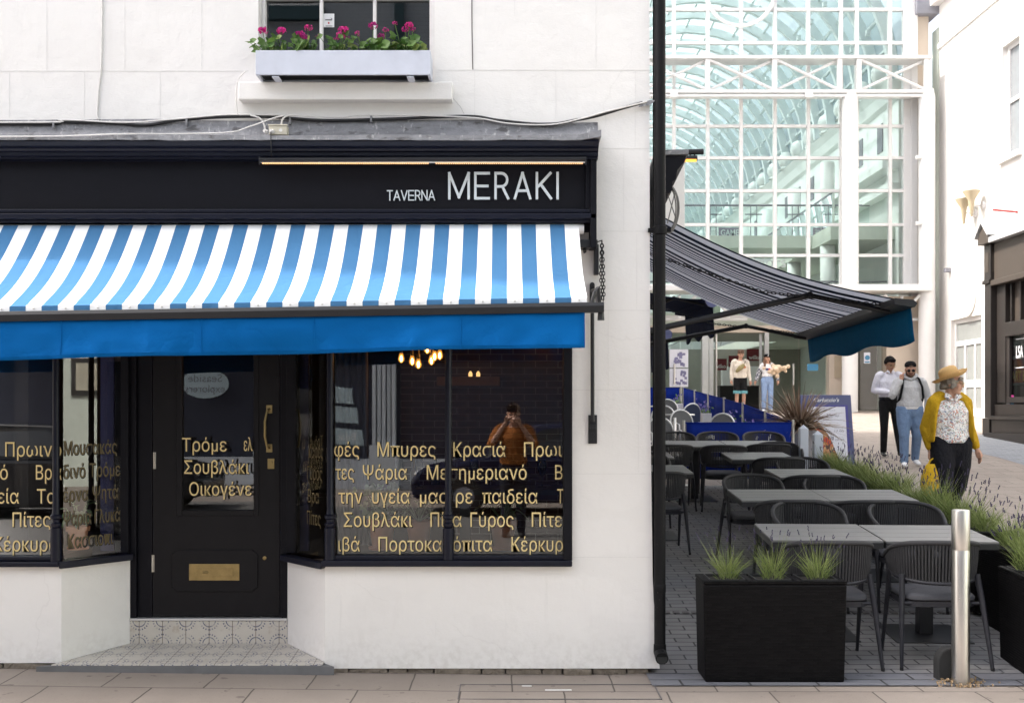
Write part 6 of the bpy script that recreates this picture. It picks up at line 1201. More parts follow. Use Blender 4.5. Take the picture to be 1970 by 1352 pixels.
c = Vector((XW, ypx(1861), 0)); zc_ = 1.667 + (785 - 568) * (c.y + D) / F; mb = MB(); mb.lathe((XW - .001, c.y, zc_), [(.62, 0), (.62, .05), (.56, .06)], 30, (-1, 0, 0)); mb.build('round_plaque', M['rwall'], rb, smooth=True, ang=30)
for k, (px, py, la) in enumerate(((1870, 385, 'taller cream torch shaped uplighter on the white wall'), (1853, 400, 'lower cream torch shaped uplighter on the white wall'))):
    y = ypx(px + (22 if k == 0 else 24), XW) ; z = 1.667 + (785 - py) * (y + D) / F; x = XW - .33; t = thing('wall_uplighter', la, 'wall light', (XW, y, z), 'torch uplighters on the white wall')
    mb = MB(); mb.lathe((x, y, z), [(.03, -.45), (.085, -.05), (.09, .0), (.23, .22), (.23, .25), (.17, .24)], 18); mb.build('torch_shade', mat('cream_shade_%s' % 'ab'[k], (.40, .33, .22), .5), t, smooth=True, ang=40); mb = MB(); mb.tube([(x, y, z - .15), (XW, y, z - .15)], .025, 6); mb.lathe((XW - .05, y, z - .15), [(.12, 0), (.12, .048)], 14, (1, 0, 0)); mb.build('wall_arm', M['wood'], t)
mb = MB(); y = ypx(1828); z = 1.667 + (785 - 520) * (y + D) / F; mb.box(XW - .16, XW - .001, y - .08, y + .08, z - .05, z + .06); tag(mb.build('security_camera', M['mgrey'], at=(XW, y, z)), 'small grey camera low on the white wall', 'camera')
mb = MB(); y = ypx(1958); z = 1.667 + (785 - 408) * (y + D) / F; mb.tube([(XW - .02, y, z), (XW - .75, y - .3, z)], .03, 6); tag(mb.build('red_flag_bar', mat('red_paint', (.35, .03, .03), .5), at=(XW, y, z)), 'thin red bar sticking out above the brown shop', 'bar')

XB = 10.45; by1 = 17.1; gb = 1.0
bs = thing('brown_shop', 'single storey chocolate brown shopfront with stone capped pilaster on the right', 'shop', (XB + 1.2, 12, gb))
tz = 1.667 + (785 - 462) * (by1 + D) / F; fz = 1.667 + (785 - 543) * (by1 + D) / F
mb = MB(); mb.box(XB + .06, XW - .01, 5, by1, .5, .75 + .0 + gb); mb.box(XB + .3, XW - .01, 5, by1 - .02, .752 + gb, fz); mb.build('wall', M['rdark'], bs)
mb = MB(); mb.box(XB + .04, XB + .28, 5, by1 - .34, fz, tz - .12); mb.box(XB - .04, XB + .28, 5, by1 - .34, fz - .12, fz - .002); mb.build('fascia', M['rbrown'], bs, bevel=.01)
mb = MB(); mb.pris([(XB - .12, 5, tz - .118), (XW - .01, 5, tz - .118), (XW - .01, by1, tz - .118), (XB - .12, by1 - .36, tz - .118)], [(XB - .12, 5, tz), (XW - .01, 5, tz + .9), (XW - .01, by1, tz + .9), (XB - .12, by1 - .36, tz)]); mb.build('roof', M['rroof'], bs)
mb = MB(); mb.box(XB - .06, XB + .26, by1 - .33, by1 + .02, gb - .3, gb + .45); mb.box(XB - .02, XB + .24, by1 - .31, by1, gb + .452, fz - .06); mb.box(XB - .07, XB + .26, by1 - .34, by1 + .02, fz - .058, fz + .03); mb.box(XB - .03, XB + .25, by1 - .32, by1 + .01, fz + .032, tz - .12); pl_ = mb.build('pilaster', M['rdark'], bs, bevel=.012)
mb = MB(); mb.box(XB - .04, XB - .031, by1 - .25, by1 - .06, fz + .2, tz - .3); mb.box(XB + .02, XB + .2, by1 - .329, by1 - .3205, fz + .2, tz - .3); mb.build('pilaster_panel', M['rbrown'], pl_)
mb = MB(); yc = by1 - .16; mb.pris([(XB - .13, yc - .26, tz - .12), (XB - .13, yc + .26, tz - .12), (XB - .13, yc + .26, tz + .06), (XB - .13, yc, tz + .30), (XB - .13, yc - .26, tz + .06)], [(XB + .35, yc - .26, tz - .12), (XB + .35, yc + .26, tz - .12), (XB + .35, yc + .26, tz + .06), (XB + .35, yc, tz + .30), (XB + .35, yc - .26, tz + .06)]); mb.build('gabled_cap', M['rbrown'], bs, bevel=.01)
mb = MB(); mb.pris([(XB - .18, yc - .33, tz + .03), (XB - .18, yc, tz + .34), (XB - .18, yc, tz + .39), (XB - .18, yc - .36, tz + .06)], [(XB + .4, yc - .33, tz + .03), (XB + .4, yc, tz + .34), (XB + .4, yc, tz + .39), (XB + .4, yc - .36, tz + .06)]); mb.pris([(XB - .18, yc + .33, tz + .03), (XB - .18, yc + .001, tz + .34), (XB - .18, yc + .001, tz + .39), (XB - .18, yc + .36, tz + .06)], [(XB + .4, yc + .33, tz + .03), (XB + .4, yc + .001, tz + .34), (XB + .4, yc + .001, tz + .39), (XB + .4, yc + .36, tz + .06)]); mb.build('cap_slates', M['rroof'], bs)
# frames, transom lights, window
mb = MB(); zs = gb + .78; zt2 = fz - .95
mb.box(XB + .10, XB + .24, by1 - .75, by1 - .342, zs, fz - .125); mb.box(XB + .08, XB + .2, 5, by1 - .752, zt2 - .3, zt2); mb.box(XB + .12, XB + .2, 5, by1 - .752, zs, zs + .12)
for k in range(12): y = by1 - .9 - .42 * k; mb.box(XB + .14, XB + .22, y - .05, y, zt2 + .002, fz - .125)
mb.box(XB + .12, XB + .2, by1 - .90, by1 - .754, zs + .122, zt2 - .302); mb.build('shop_frame', M['rdark'], bs, bevel=.008)
mb = MB(); mb.quad((XB + .215, 5, zt2), (XB + .215, by1 - .75, zt2), (XB + .215, by1 - .75, fz - .12), (XB + .215, 5, fz - .12)); mb.build('transom_light', M['rbrown'], bs)
mb = MB(); mb.quad((XB + .17, 5, zs + .1), (XB + .17, by1 - .8, zs + .1), (XB + .17, by1 - .8, zt2 - .29), (XB + .17, 5, zt2 - .29)); mb.build('window_pane', M['rglass'], bs)
mb = MB(); mb.box(XB - .03, XB + .055, 5, by1 - .36, gb - .3, gb + .42); mb.box(XB - .12, XB + .05, 5, by1 - .36, gb + .422, gb + .50); mb.box(XB - .20, XB - .032, 5, by1 - .36, gb - .3, gb + .14); mb.build('plinth_step', M['rdark'], bs, bevel=.01)
def yz(px, py, x): y = ypx(px, x); return y, 1.667 + (785 - py) * (y + D) / F
def onwall(name, px0, px1, py0, py1, x, m, th=.012):
    y0, _ = yz(px0, py0, x); y1, _ = yz(px1, py1, x); zt1 = 1.667 + (785 - py0) * (y0 + D) / F; zb1 = 1.667 + (785 - py1) * (y0 + D) / F; mb = MB(); mb.box(x, x + th, min(y0, y1), max(y0, y1), zb1, zt1); return mb.build(name, m, bs), y0, y1, zb1, zt1
xp = XB + .26
onwall('picture_frame', 1941, 1990, 622, 672, xp + .02, M['mdark'], .02); onwall('landscape_picture', 1944, 1990, 625, 669, xp + .012, M['pict'], .006)
onwall('poster_frame', 1940, 2000, 686, 742, xp, M['chrome'], .012); o, y0, y1, zb1, zt1 = onwall('poster', 1946, 2000, 692, 737, xp - .008, M['poster'], .007)
mb = MB(); za = 1.667 + (785 - 733) * (y0 + D) / F; mb.text('ART BOX', 0, .95, za, .20, lambda u, v: (xp - .010, y0 - .03 - u, v), off=.03); mb.build('poster_lettering', M['yellowtext'], o)
ys_, zs_ = yz(1955, 690, XB + .163); mb = MB(); mb.text('LSA', 0, .30, zs_ + .02, .24, lambda u, v: (XB + .163, ys_ - u, v), off=.02)
mb.box(XB + .160, XB + .163, ys_ - .36, ys_ + .02, zs_ + .40, zs_ + .415); mb.box(XB + .160, XB + .163, ys_ - .36, ys_ + .02, zs_ - .20, zs_ - .185); mb.build('window_lettering', M['notice'], bs)
for px0, px1, py0, py1, m in ((1935.5, 1942, 749, 781, 'notice'), (1935.5, 1942, 782, 796, 'paper'), (1944, 1950, 760, 772, 'pinkbit'), (1944, 1950, 773, 781, 'cyan'), (1944, 1950, 782, 797, 'orangebit')): onwall('window_sticker', px0, px1, py0, py1, XB + .160, M[m], .006)
mb = MB(); mb.box(XB + .8, XB + .85, 5, by1 - .4, zs, fz); mb.build('shop_back_wall', M['rdark'], bs)

# ------------------------------------------------------------------ the street behind the camera, seen in the panes
ob = thing('opposite_building', 'blue grey painted building with dark shopfront across the street, seen mirrored in the panes', 'building', (0, -16, 0)); OY = -15.6
mb = MB(); mb.box(-14, 7.5, OY - 6, OY, 3.3, 11.2); mb.build('wall', M['obrick'], ob); mb = MB(); mb.box(-14, 7.5, OY - 6, OY - .1, -.05, 3.298); mb.build('shopfront_back', M['onavy'], ob)
mb = MB(); mb.box(-14, 7.5, OY - .05, OY + .25, 2.75, 3.29); mb.build('fascia', M['ogrey'], ob)
mb = MB(); mb.box(-14, 7.5, OY - .06, OY + .12, -.05, .62); mb.build('stall_riser', M['ogrey'], ob)
for x in (-8.4, -5.2, -2.62, 3.2, 6.9):
    mb = MB(); pts = []
    mb.box(x - .30, x + .30, OY + .13, OY + .34, -.05, .9)
    for k in range(5): mb.box(x - .25 + .1 * k, x - .25 + .1 * k + .075, OY + .02, OY + .27 - .02 * (k % 2), .902, 2.748)
    mb.build('fluted_pilaster', M['ogrey'], ob)
for x, z in ((-9, 4.6), (-5.6, 4.4), (-2.2, 4.6), (2.4, 4.6), (5.6, 4.6), (-8.4, 10.05), (-4.62, 10.05), (1.6, 10.05), (5.4, 10.05)):
    mb = MB(); mb.box(x - .55, x + .55, OY - .02, OY + .03, z, z + 1.6); w_ = mb.build('window', M['white'], ob); mb = MB(); mb.box(x - .47, x - .03, OY + .031, OY + .034, z + .08, z + 1.5); mb.box(x + .03, x + .47, OY + .031, OY + .034, z + .08, z + 1.5); mb.build('pane', M['carglass'], w_); mb = MB(); mb.box(x - .7, x + .7, OY + .001, OY + .14, z - .28, z - .002); mb.build('sill', M['oteal'], ob)
mb = MB(); mb.box(-2.46, -2.26, OY + .001, OY + .1, 6.8, 11.2); mb.build('drainpipe', M['oteal'], ob)
sg = W(396, 738, 0); d22 = (7 + 15.3) / F; ox, oz = (394 - 985) * (7.4 + 15.7) / F, 1.667 + (785 - 738) * (7.4 + 15.7) / F
mb = MB(); mb.lathe((ox, OY + .36, oz), [(.0, 0), (.5, 0), (.5, .03), (0, .03)], 30, (0, 1, 0))
for v in mb.bm.verts: v.co.z = oz + (v.co.z - oz) * .62
so = mb.build('oval_sign', M['seafoam'], ob); mb = MB(); mb.text('Seaside', .36, -.36, oz + .04, .16, lambda u, v: (ox + u, OY + .395, v)); mb.text('explorers', .42, -.42, oz - .18, .16, lambda u, v: (ox + u, OY + .395, v)); mb.build('sign_lettering', M['ink'], so)
mb = MB()
for x, z, w in ((-3.55, 1.95, .3), (-3.5, 1.55, .36), (-3.45, 1.1, .42)):
    mb.pris([(x - w, OY + .3, z - .15), (x + w, OY + .3, z - .2), (x + w * .9, OY + .3, z + .12), (x - w * .8, OY + .3, z + .18)], [(x - w, OY + .32, z - .15), (x + w, OY + .32, z - .2), (x + w * .9, OY + .32, z + .12), (x - w * .8, OY + .32, z + .18)])
bg = mb.build('beach_sign', M['seafoam'], ob); mb = MB(); mb.text('Beach', .25, -.25, 1.02, .14, lambda u, v: (-3.45 + u, OY + .325, v)); mb.build('sign_lettering', M['white'], bg)
wb = thing('opposite_white_building', 'white building closing the street to the right, seen mirrored in the angled side pane', 'building', (16, -12, 0))
mb = MB(); mb.box(15, 40, -22, -.2, -.05, 9.5); mb.build('wall', M['owhite'], wb)
for y in (-2.45, -4.9, -7.4, -9.9, -12.4):
    mb = MB(); mb.box(14.93, 15.02, y, y + .75, 1.95, 2.75); w_ = mb.build('window', M['mdark'], wb); mb = MB(); mb.box(14.915, 14.925, y + .1, y + .65, 2.05, 2.65); mb.build('pane', M['blind'], w_)
ol = thing('opposite_brick_building', 'warm brick building far left across the street, seen only in reflections', 'building', (-22, -16, 0)); mb = MB(); mb.box(-40, -14.05, -24, -15, -.05, 8.5); mb.build('wall', M['ibrick'], ol)
def car(x0, y, m, label, flip=1):
    z = g(0, y) + .006; t = thing('parked_car', label, 'car', (x0 + 2.1, y, z)); q = lambda l: [(x0 + (a if flip > 0 else 4.2 - a), z + b) for a, b in l]
    body = q([(.05, .35), (.0, .62), (.12, .86), (.9, .95), (3.0, .93), (4.05, .74), (4.2, .55), (4.15, .3), (3.75, .22), (.4, .22)])
    mb = MB(); mb.ext(body if flip > 0 else body[::-1], 'y', y - .85, y + .85); mb.build('body', m, t, bevel=.06)
    mb = MB(); rf = q([(.25, .93), (.75, 1.40), (1.3, 1.47), (2.2, 1.44), (3.05, .92)]); mb.pris([(a, y - .80, b) if b < z + 1 else (a, y - .62, b) for a, b in rf], [(a, y + .80, b) if b < z + 1 else (a, y + .62, b) for a, b in rf]); cb = mb.build('cabin', m, t, bevel=.03)
    mb = MB(); wn = q([(.55, .99), (.85, 1.34), (1.32, 1.40), (2.1, 1.37), (2.75, .98)]); mb.pris([(a, y + .735 if b < z + 1.1 else y + .60, b) for a, b in wn], [(a, y + .80 if b < z + 1.1 else y + .655, b) for a, b in wn]); mb.build('side_window', M['carglass'], cb)
    for cx in (.82, 3.35):
        for s in (-1, 1): mb = MB(); cc = x0 + (cx if flip > 0 else 4.2 - cx); mb.lathe((cc, y + s * .74, z + .31), [(.31, 0), (.31, .14), (.2, .145)], 20, (0, s, 0)); wh = mb.build('wheel', M['tyre'], t); mb = MB(); mb.lathe((cc, y + s * .886, z + .31), [(.17, 0), (.05, .008)], 14, (0, s, 0)); mb.build('rim', M['mgrey'], wh)
    for s in (-1, 1): mb = MB(); mb.ell((x0 + (4.0 if flip > 0 else .2), y + s * .62, z + .66), (.16, .14, .07), 10, 6); mb.build('headlight', M['headlight'], t)
    return t
car(-9.1, -10.0, M['carpaint'], 'black parked car across the road, mirrored in the door and left window')
car(-1.6, -10.8, M['carnavy'], 'navy parked car across the road, mirrored in the right window', -1)
# ------------------------------------------------------------------ people: lofted limbs fused into one skin by a voxel remesh
def blob(name, shapes, m, parent, voxel=.012, smooth=3, loc=(0, 0, 0), scale=1.0):
    mb = MB()
    for s in shapes:
        if s[0] == 'e':
            mb.ell(s[1], s[2], 14, 10, s[3] if len(s) > 3 else None)
        else:
            pts = [(Vector(p), r if isinstance(r, tuple) else (r, r)) for p, r in s[1]]; rings = []; n = 14
            dense = []
            for (p, r), (p2, r2) in zip(pts, pts[1:]):
                k = 4
                for i in range(k): f = i / k; dense.append((p.lerp(p2, f), (r[0] + (r2[0] - r[0]) * f, r[1] + (r2[1] - r[1]) * f)))
            dense.append(pts[-1])
            a = None
            for i, (p, r) in enumerate(dense):
                t = (dense[min(i + 1, len(dense) - 1)][0] - dense[max(i - 1, 0)][0]).normalized()
                x = Vector((1, 0, 0)) - t * t.x
                if x.length < .3: x = Vector((0, 1, 0)) - t * t.y
                x.normalize(); y = t.cross(x); rings.append([p + x * r[0] * math.cos(2 * math.pi * k / n) + y * r[1] * math.sin(2 * math.pi * k / n) for k in range(n)])
            t0, t1 = (dense[0][0] - dense[1][0]).normalized(), (dense[-1][0] - dense[-2][0]).normalized()
            def cap(ring, t, r):
                c = sum(ring, Vector()) / len(ring); return [[c + (q - c) * k + t * min(r) * j for q in ring] for k, j in ((.85, .45), (.5, .75), (.1, .88))]
            if len(s) > 2 and s[2] == 'flat': rr = rings
            elif len(s) > 2 and s[2] == 'hem': rr = cap(rings[0], t0, dense[0][1])[::-1] + rings
            else: rr = cap(rings[0], t0, dense[0][1])[::-1] + rings + cap(rings[-1], t1, dense[-1][1])
            mb.loft(rr)
    bmesh.ops.recalc_face_normals(mb.bm, faces=mb.bm.faces[:])
    me = bpy.data.meshes.new('tmp'); mb.bm.to_mesh(me); mb.bm.free(); o = bpy.data.objects.new('tmp', me); COL.objects.link(o)
    rm = o.modifiers.new('r', 'REMESH'); rm.mode = 'VOXEL'; rm.voxel_size = voxel; rm.use_smooth_shade = True
    if smooth: sm = o.modifiers.new('s', 'SMOOTH'); sm.iterations = smooth; sm.factor = .5
    bpy.context.view_layer.update(); dg = bpy.context.evaluated_depsgraph_get(); m2 = bpy.data.meshes.new_from_object(o.evaluated_get(dg)); bpy.data.objects.remove(o); bpy.data.meshes.remove(me)
    m2.name = name; m2.materials.clear(); m2.materials.append(m); m2.shade_smooth(); q = bpy.data.objects.new(name, m2); COL.objects.link(q); q.parent = parent; return q
V = lambda *a: Vector(a)
def hand(wr, d, palm, curl=.4, s=1.0, side=1):
    """palm plus four bent unequal fingers and a thumb; d points along the hand, palm is the way the palm faces"""
    d = V(*d).normalized(); p = V(*palm); p = (p - d * p.dot(d)).normalized(); l = d.cross(p).normalized() * side; w = V(*wr); sh = []
    sh.append(('c', [(w, (.026 * s, .020 * s)), (w + d * .045 * s, (.040 * s, .017 * s)), (w + d * .085 * s, (.040 * s, .015 * s))]))
    for i, (off, L) in enumerate(((-.030, .062), (-.010, .074), (.011, .070), (.030, .055))):
        b = w + d * .085 * s + l * off * s; k1 = b + (d * math.cos(curl) + p * math.sin(curl)) * L * .5 * s; k2 = k1 + (d * math.cos(curl * 2.1) + p * math.sin(curl * 2.1)) * L * .5 * s
        sh.append(('c', [(b - d * .01, .0098 * s), (k1, .0092 * s), (k2, .0078 * s)]))
    b = w + d * .035 * s - l * .035 * s; k1 = b + (d * .6 - l * .6 + p * .3).normalized() * .035 * s; sh.append(('c', [(b, .012 * s), (k1, .0105 * s), (k1 + (d * .9 - l * .1 + p * .4).normalized() * .03 * s, .009 * s)]))
    return sh
def head_shapes(c, yaw=0, pitch=0, s=1.0):
    q = Matrix.Rotation(yaw, 3, 'Z') @ Matrix.Rotation(pitch, 3, 'X'); T = lambda x, y, z: c + q @ V(x * s, y * s, z * s)
    sh = [('e', T(0, .012, .03), (.076 * s, .094 * s, .095 * s), q), ('e', T(0, -.022, -.035), (.058 * s, .066 * s, .078 * s), q), ('e', T(0, -.062, -.092), (.026 * s, .024 * s, .022 * s), q),
          ('c', [(T(0, -.086, .018), .009 * s), (T(0, -.106, -.022), .0135 * s)]), ('e', T(-.014, -.094, -.024), (.010 * s,) * 3), ('e', T(.014, -.094, -.024), (.010 * s,) * 3), ('e', T(0, -.082, -.055), (.024 * s, .010 * s, .010 * s), q),
          ('c', [(T(-.04, -.075, .033), .012 * s), (T(.04, -.075, .033), .012 * s)]), ('e', T(-.040, -.062, -.025), (.022 * s, .02 * s, .022 * s)), ('e', T(.040, -.062, -.025), (.022 * s, .02 * s, .022 * s)),
          ('e', T(-.078, .012, -.005), (.012 * s, .022 * s, .034 * s), q), ('e', T(.078, .012, -.005), (.012 * s, .022 * s, .034 * s), q)]
    return sh, T, q
def face_bits(t, T, q, s=1.0, glasses=None):
    mb = MB()
    for e in (-1, 1): mb.ell(T(e * .031, -.083, .008), (.013 * s, .007 * s, .006 * s), 8, 5, q)
    mb.build('eyes', M['eye'], t); mb = MB()
    for e in (-1, 1): mb.tube([T(e * .016, -.093, .030), T(e * .032, -.094, .035), T(e * .050, -.085, .028)], .0042 * s, 5)
    mb.build('eyebrows', M['hairbrown'], t); mb = MB(); mb.ell(T(0, -.0905, -.054), (.021 * s, .006 * s, .0065 * s), 10, 5, q); mb.build('mouth', M['lips'], t)
    if glasses:
        mb = MB()
        for e in (-1, 1):
            ring = [T(e * .034 + .024 * math.cos(2 * math.pi * k / 14), -.103, .006 + .020 * math.sin(2 * math.pi * k / 14)) for k in range(15)]; mb.tube(ring, .0025, 5, cap=False); mb.tube([T(e * .058, -.10, .012), T(e * .08, .0, .012)], .0025, 5)
        mb.tube([T(-.01, -.105, .01), T(.01, -.105, .01)], .0025, 5); gl = mb.build('glasses', M['black' if glasses == 'dark' else 'brass'], t)
        if glasses == 'dark':
            mb = MB()
            for e in (-1, 1): mb.ell(T(e * .034, -.100, .006), (.026 * s, .006 * s, .021 * s), 12, 6, q)
            mb.build('lens', M['lens'], gl)
def person(label, loc, rz, scale, J, cl):
    """J joints, cl clothing; local frame faces -Y, +X is the picture's right"""
    t = thing('person', label, 'person', (0, 0, 0)); sh, T, q = head_shapes(J['head'], J.get('yaw', 0), J.get('pitch', 0), J.get('hs', 1)); b = J.get('build', 1.0)
    nk = J['neck']; body = sh + [('c', [(J['head'] + q @ V(0, .022, -.05), .05), (nk, .052), (nk + V(0, 0, -.06), (.085, .06))])]
    ch, pv = J['chest'], J['pelvis']
    body.append(('c', [(nk + V(0, .01, -.06), (.10, .06)), (ch, (.15 * b, .10 * b)), (ch.lerp(pv, .6), (.135 * b, .095 * b)), (pv, (.15 * b, .105 * b))]))
    for s in 'LR':
        S, E, Wr = J['sh' + s], J['el' + s], J['wr' + s]; sd = -1 if s == 'L' else 1
        body.append(('c', [(S, .05), (S.lerp(E, .5), .043), (E, .036), (E.lerp(Wr, .35), .037), (Wr, .024)]))
        hd = J.get('hd' + s, Wr - E); body += hand(Wr, hd, J.get('palm' + s, V(-sd, 0, 0)), J.get('curl' + s, .45), 1.0, J.get('ths' + s, sd))
        H, K, A = J['hip' + s], J['kn' + s], J['an' + s]
        body.append(('c', [(H, .082), (H.lerp(K, .5), .07), (K, .052), (K.lerp(A, .35), .052), (A, .036), (A + V(0, 0, -.03), .036)])); body.append(('c', [(A + V(0, .02, -.045), .034), (A + J['ft' + s] * .5 + V(0, 0, -.05), (.038, .026)), (A + J['ft' + s] + V(0, 0, -.055), (.034, .02))]))
    blob('body', body, M[cl['skin']], t, .009, 2)
    face_bits(t, T, q, J.get('hs', 1), cl.get('glasses'))
    # trousers
    pl_ = cl.get('legs', 1.0); w = cl.get('legw', 1.0); pc = [('c', [(pv + V(0, 0, .09), (.165 * b, .118 * b)), (pv, (.175 * b, .125 * b)), (pv + V(0, 0, -.08), (.165 * b, .12 * b))])]
    for s in 'LR':
        H, K, A = J['hip' + s], J['kn' + s], J['an' + s]
        if pl_ >= 1: pc.append(('c', [(H + V(0, 0, .04), .10 * b * w), (H.lerp(K, .5), .088 * w * b), (K, .070 * w), (K.lerp(A, .5), .064 * w), (A + V(0, 0, .0), .056 * w)]))
        else: pc.append(('c', [(H + V(0, 0, .04), .10 * b), (H.lerp(K, .5), .098), (H.lerp(K, pl_), .098)]))
    blob('trousers', pc, M[cl['trousers']], t, .012, 3)
    for s in 'LR':
        A = J['an' + s]; f = J['ft' + s]; so = blob('shoe', [('c', [(A + V(0, .025, -.03), (.043, .047)), (A + f * .5 + V(0, 0, -.048), (.046, .036)), (A + f + V(0, 0, -.058), (.042, .026))]), ('c', [(A + V(0, .02, .02), .045), (A + V(0, .02, -.04), .046)])], M[cl['shoes']], t, .010, 2)
    # top
    hem = cl.get('hem', .02); tp = [('c', [(nk + V(0, .01, -.035), (.075, .065)), (nk + V(0, .01, -.075), (.13 * b, .09 * b)), (ch + V(0, 0, .03), (.185 * b, .128 * b)), (ch.lerp(pv, .55), (.172 * b, .128 * b)), (pv + V(0, 0, .06 + hem), (.182 * b, .135 * b)), (pv + V(0, 0, hem), (.182 * b, .136 * b))], 'hem')]
    sl = cl.get('sleeve', 1.0)
    for s in 'LR':
        S, E, Wr = J['sh' + s], J['el' + s], J['wr' + s]; k = cl.get('slw', 1.0)
        pts = [(S.lerp(nk, .25) + V(0, 0, -.008), .064 * k), (S + V(0, 0, -.008), .062 * k), (S.lerp(E, .5), .062 * k), (E, .053 * k)]
        if sl > .6: pts += [(E.lerp(Wr, .5), .048 * k), (E.lerp(Wr, .93), .040 * k)]
        tp.append(('c', pts))
    top = blob('top', tp, M[cl['top']], t, .012, 3)
    return t, T, q, top
def place(t, x, y, rz=0, scale=1.0):
    t.location = (x, y, g(x, y) + .012); t.rotation_euler = (0, 0, rz); t.scale = (scale,) * 3
def base_joints(h=1.70, **kw):
    J = dict(head=V(0, -.015, 1.585), neck=V(0, .0, 1.46), chest=V(0, 0, 1.25), pelvis=V(0, 0, .95), shL=V(-.18, .0, 1.40), shR=V(.18, .0, 1.40), elL=V(-.23, .03, 1.13), elR=V(.23, .03, 1.13), wrL=V(-.24, -.03, .88), wrR=V(.24, -.03, .88),
             hipL=V(-.09, 0, .90), hipR=V(.09, 0, .90), knL=V(-.095, -.02, .50), knR=V(.095, -.02, .50), anL=V(-.10, .02, .09), anR=V(.10, .02, .09), ftL=V(-.02, -.15, 0), ftR=V(.02, -.15, 0))
    J.update(kw); return J

# woman in straw hat
J = base_joints(head=V(.025, -.03, 1.575), neck=V(.0, .0, 1.455), yaw=R(52), pitch=R(4), shL=V(-.175, .0, 1.375), shR=V(.175, .0, 1.375), elL=V(-.235, .06, 1.10), wrL=V(-.215, -.02, .86), elR=V(.245, .07, 1.10), wrR=V(.315, .02, .87), hdR=V(.35, -.1, -1), hdL=V(.05, 0, -1), curlL=1.0, curlR=.35,
                hipL=V(-.10, 0, .90), knL=V(-.10, -.10, .50), anL=V(-.105, -.02, .09), hipR=V(.10, 0, .90), knR=V(.12, .03, .50), anR=V(.10, .27, .16), ftR=V(.02, -.12, -.06), build=1.16)
t, T, q, top = person('woman in straw sun hat, mustard cardigan and flecked blouse, looking sideways', None, 0, 1, J, dict(skin='skin', trousers='trouser', shoes='blackshoe', top='blouse', glasses='thin', sleeve=.5, hem=-.005, legw=1.22))
cg = []
for s, k in (('L', -1), ('R', 1)):
    S, E, Wr = J['sh' + s], J['el' + s], J['wr' + s]
    cg.append(('c', [(S.lerp(J['neck'], .45) + V(0, .02, .02), .075), (S, .074), (S.lerp(E, .5), .068), (E, .066), (E.lerp(Wr, .5), .058), (E.lerp(Wr, .84), .046)]))
    cg.append(('c', [(V(k * .135, .02, 1.415), (.045, .085)), (V(k * .195, .01, 1.24), (.036, .125)), (V(k * .212, .01, 1.09), (.034, .135)), (V(k * .225, .02, .965), (.034, .13))], 'hem'))
cg.append(('c', [(V(0, .085, 1.42), (.13, .05)), (V(0, .105, 1.25), (.20, .06)), (V(0, .115, .965), (.22, .06))], 'hem'))
blob('cardigan', cg, M['mustard'], t, .012, 3)
mb = MB(); mb.ext([(0, 0)], 'y', 0, 1) if False else None
for k in (-1, 1): mb.pris([(k * .012, -.112, 1.385), (k * .095, -.085, 1.43), (k * .07, -.05, 1.475), (k * .02, -.075, 1.445)], [(k * .012, -.118, 1.392), (k * .098, -.092, 1.438), (k * .07, -.055, 1.483), (k * .02, -.085, 1.452)])
mb.build('collar', M['blouse'], top)
hr = [('e', T(0, .045, .02), (.088, .085, .095), q)]; random.seed(6)
for k in range(46):
    a = random.uniform(-2.5, 2.5); z = random.uniform(-.06, .06); hr.append(('e', T(.086 * math.sin(a), .03 + .085 * math.cos(a), z), (.024, .024, .022)))
for k in range(9): hr.append(('e', T(random.uniform(-.06, .06), -.075, random.uniform(.045, .07)), (.020, .016, .016)))
blob('hair', hr, M['hairgrey'], t, .010, 1)
mb = MB(); ax_ = V(-.40, .10, 1).normalized(); hc = T(0, .018, .062) + V(-.016, 0, .004)
mb.lathe(hc, [(.10, .0), (.103, .04), (.098, .085), (.080, .112), (.04, .124), (.0, .126)], 26, ax_)
rim = []
u, v = frame(ax_)
prof = [(.10, .006), (.135, -.004), (.165, .002), (.188, .022), (.192, .030), (.186, .030), (.163, .010), (.135, .004), (.10, .014)]
mb.loft([[hc + (u * math.cos(2 * math.pi * k / 30) + v * math.sin(2 * math.pi * k / 30)) * r + ax_ * (z + .010 * math.sin(2 * math.pi * k / 30 * 2)) for k in range(30)] for r, z in prof], cap=False); ht = mb.build('straw_hat', M['straw'], t, smooth=True, ang=60)
mb = MB(); mb.lathe(hc, [(.1035, .012), (.1045, .036), (.1035, .037)], 26, ax_, cap=False); mb.build('hat_band', mat('straw_band', (.42, .25, .09), .7), ht)
mb = MB(); mb.tube([T(.08, .02, -.04), T(.081, .02, -.052)], .005, 5); mb.build('earring', M['chrome'], t)
place(t, 4.95, 5.35, R(4), 1.055)
hp = Vector(J['wrL']) + V(.0, -.0, -.10)
bgp = V(0, -.06, 0) + (Matrix.Rotation(R(4), 3, 'Z') @ (hp * 1.055) + t.location)
bagt = thing('handbag', 'slouchy yellow cloth bag with purple print hanging from the woman\'s hand', 'bag', bgp)
mb = MB()
def bagx(z): return .5
rg = []
for i in range(9):
    f = i / 8; z = -.04 - .36 * f; wv = (.05, .075, .10, .118, .128, .132, .130, .118, .08)[i]; d_ = (.03, .045, .055, .06, .065, .065, .06, .05, .03)[i]; cx = .02 * f - .02
    rg.append([bgp + V(cx + wv * math.cos(2 * math.pi * k / 18) * (1 + .05 * math.sin(k * 3.1 + i)), d_ * math.sin(2 * math.pi * k / 18), z) for k in range(18)])
mb.loft(rg); mb.build('bag_body', M['bagyellow'], bagt, smooth=True)
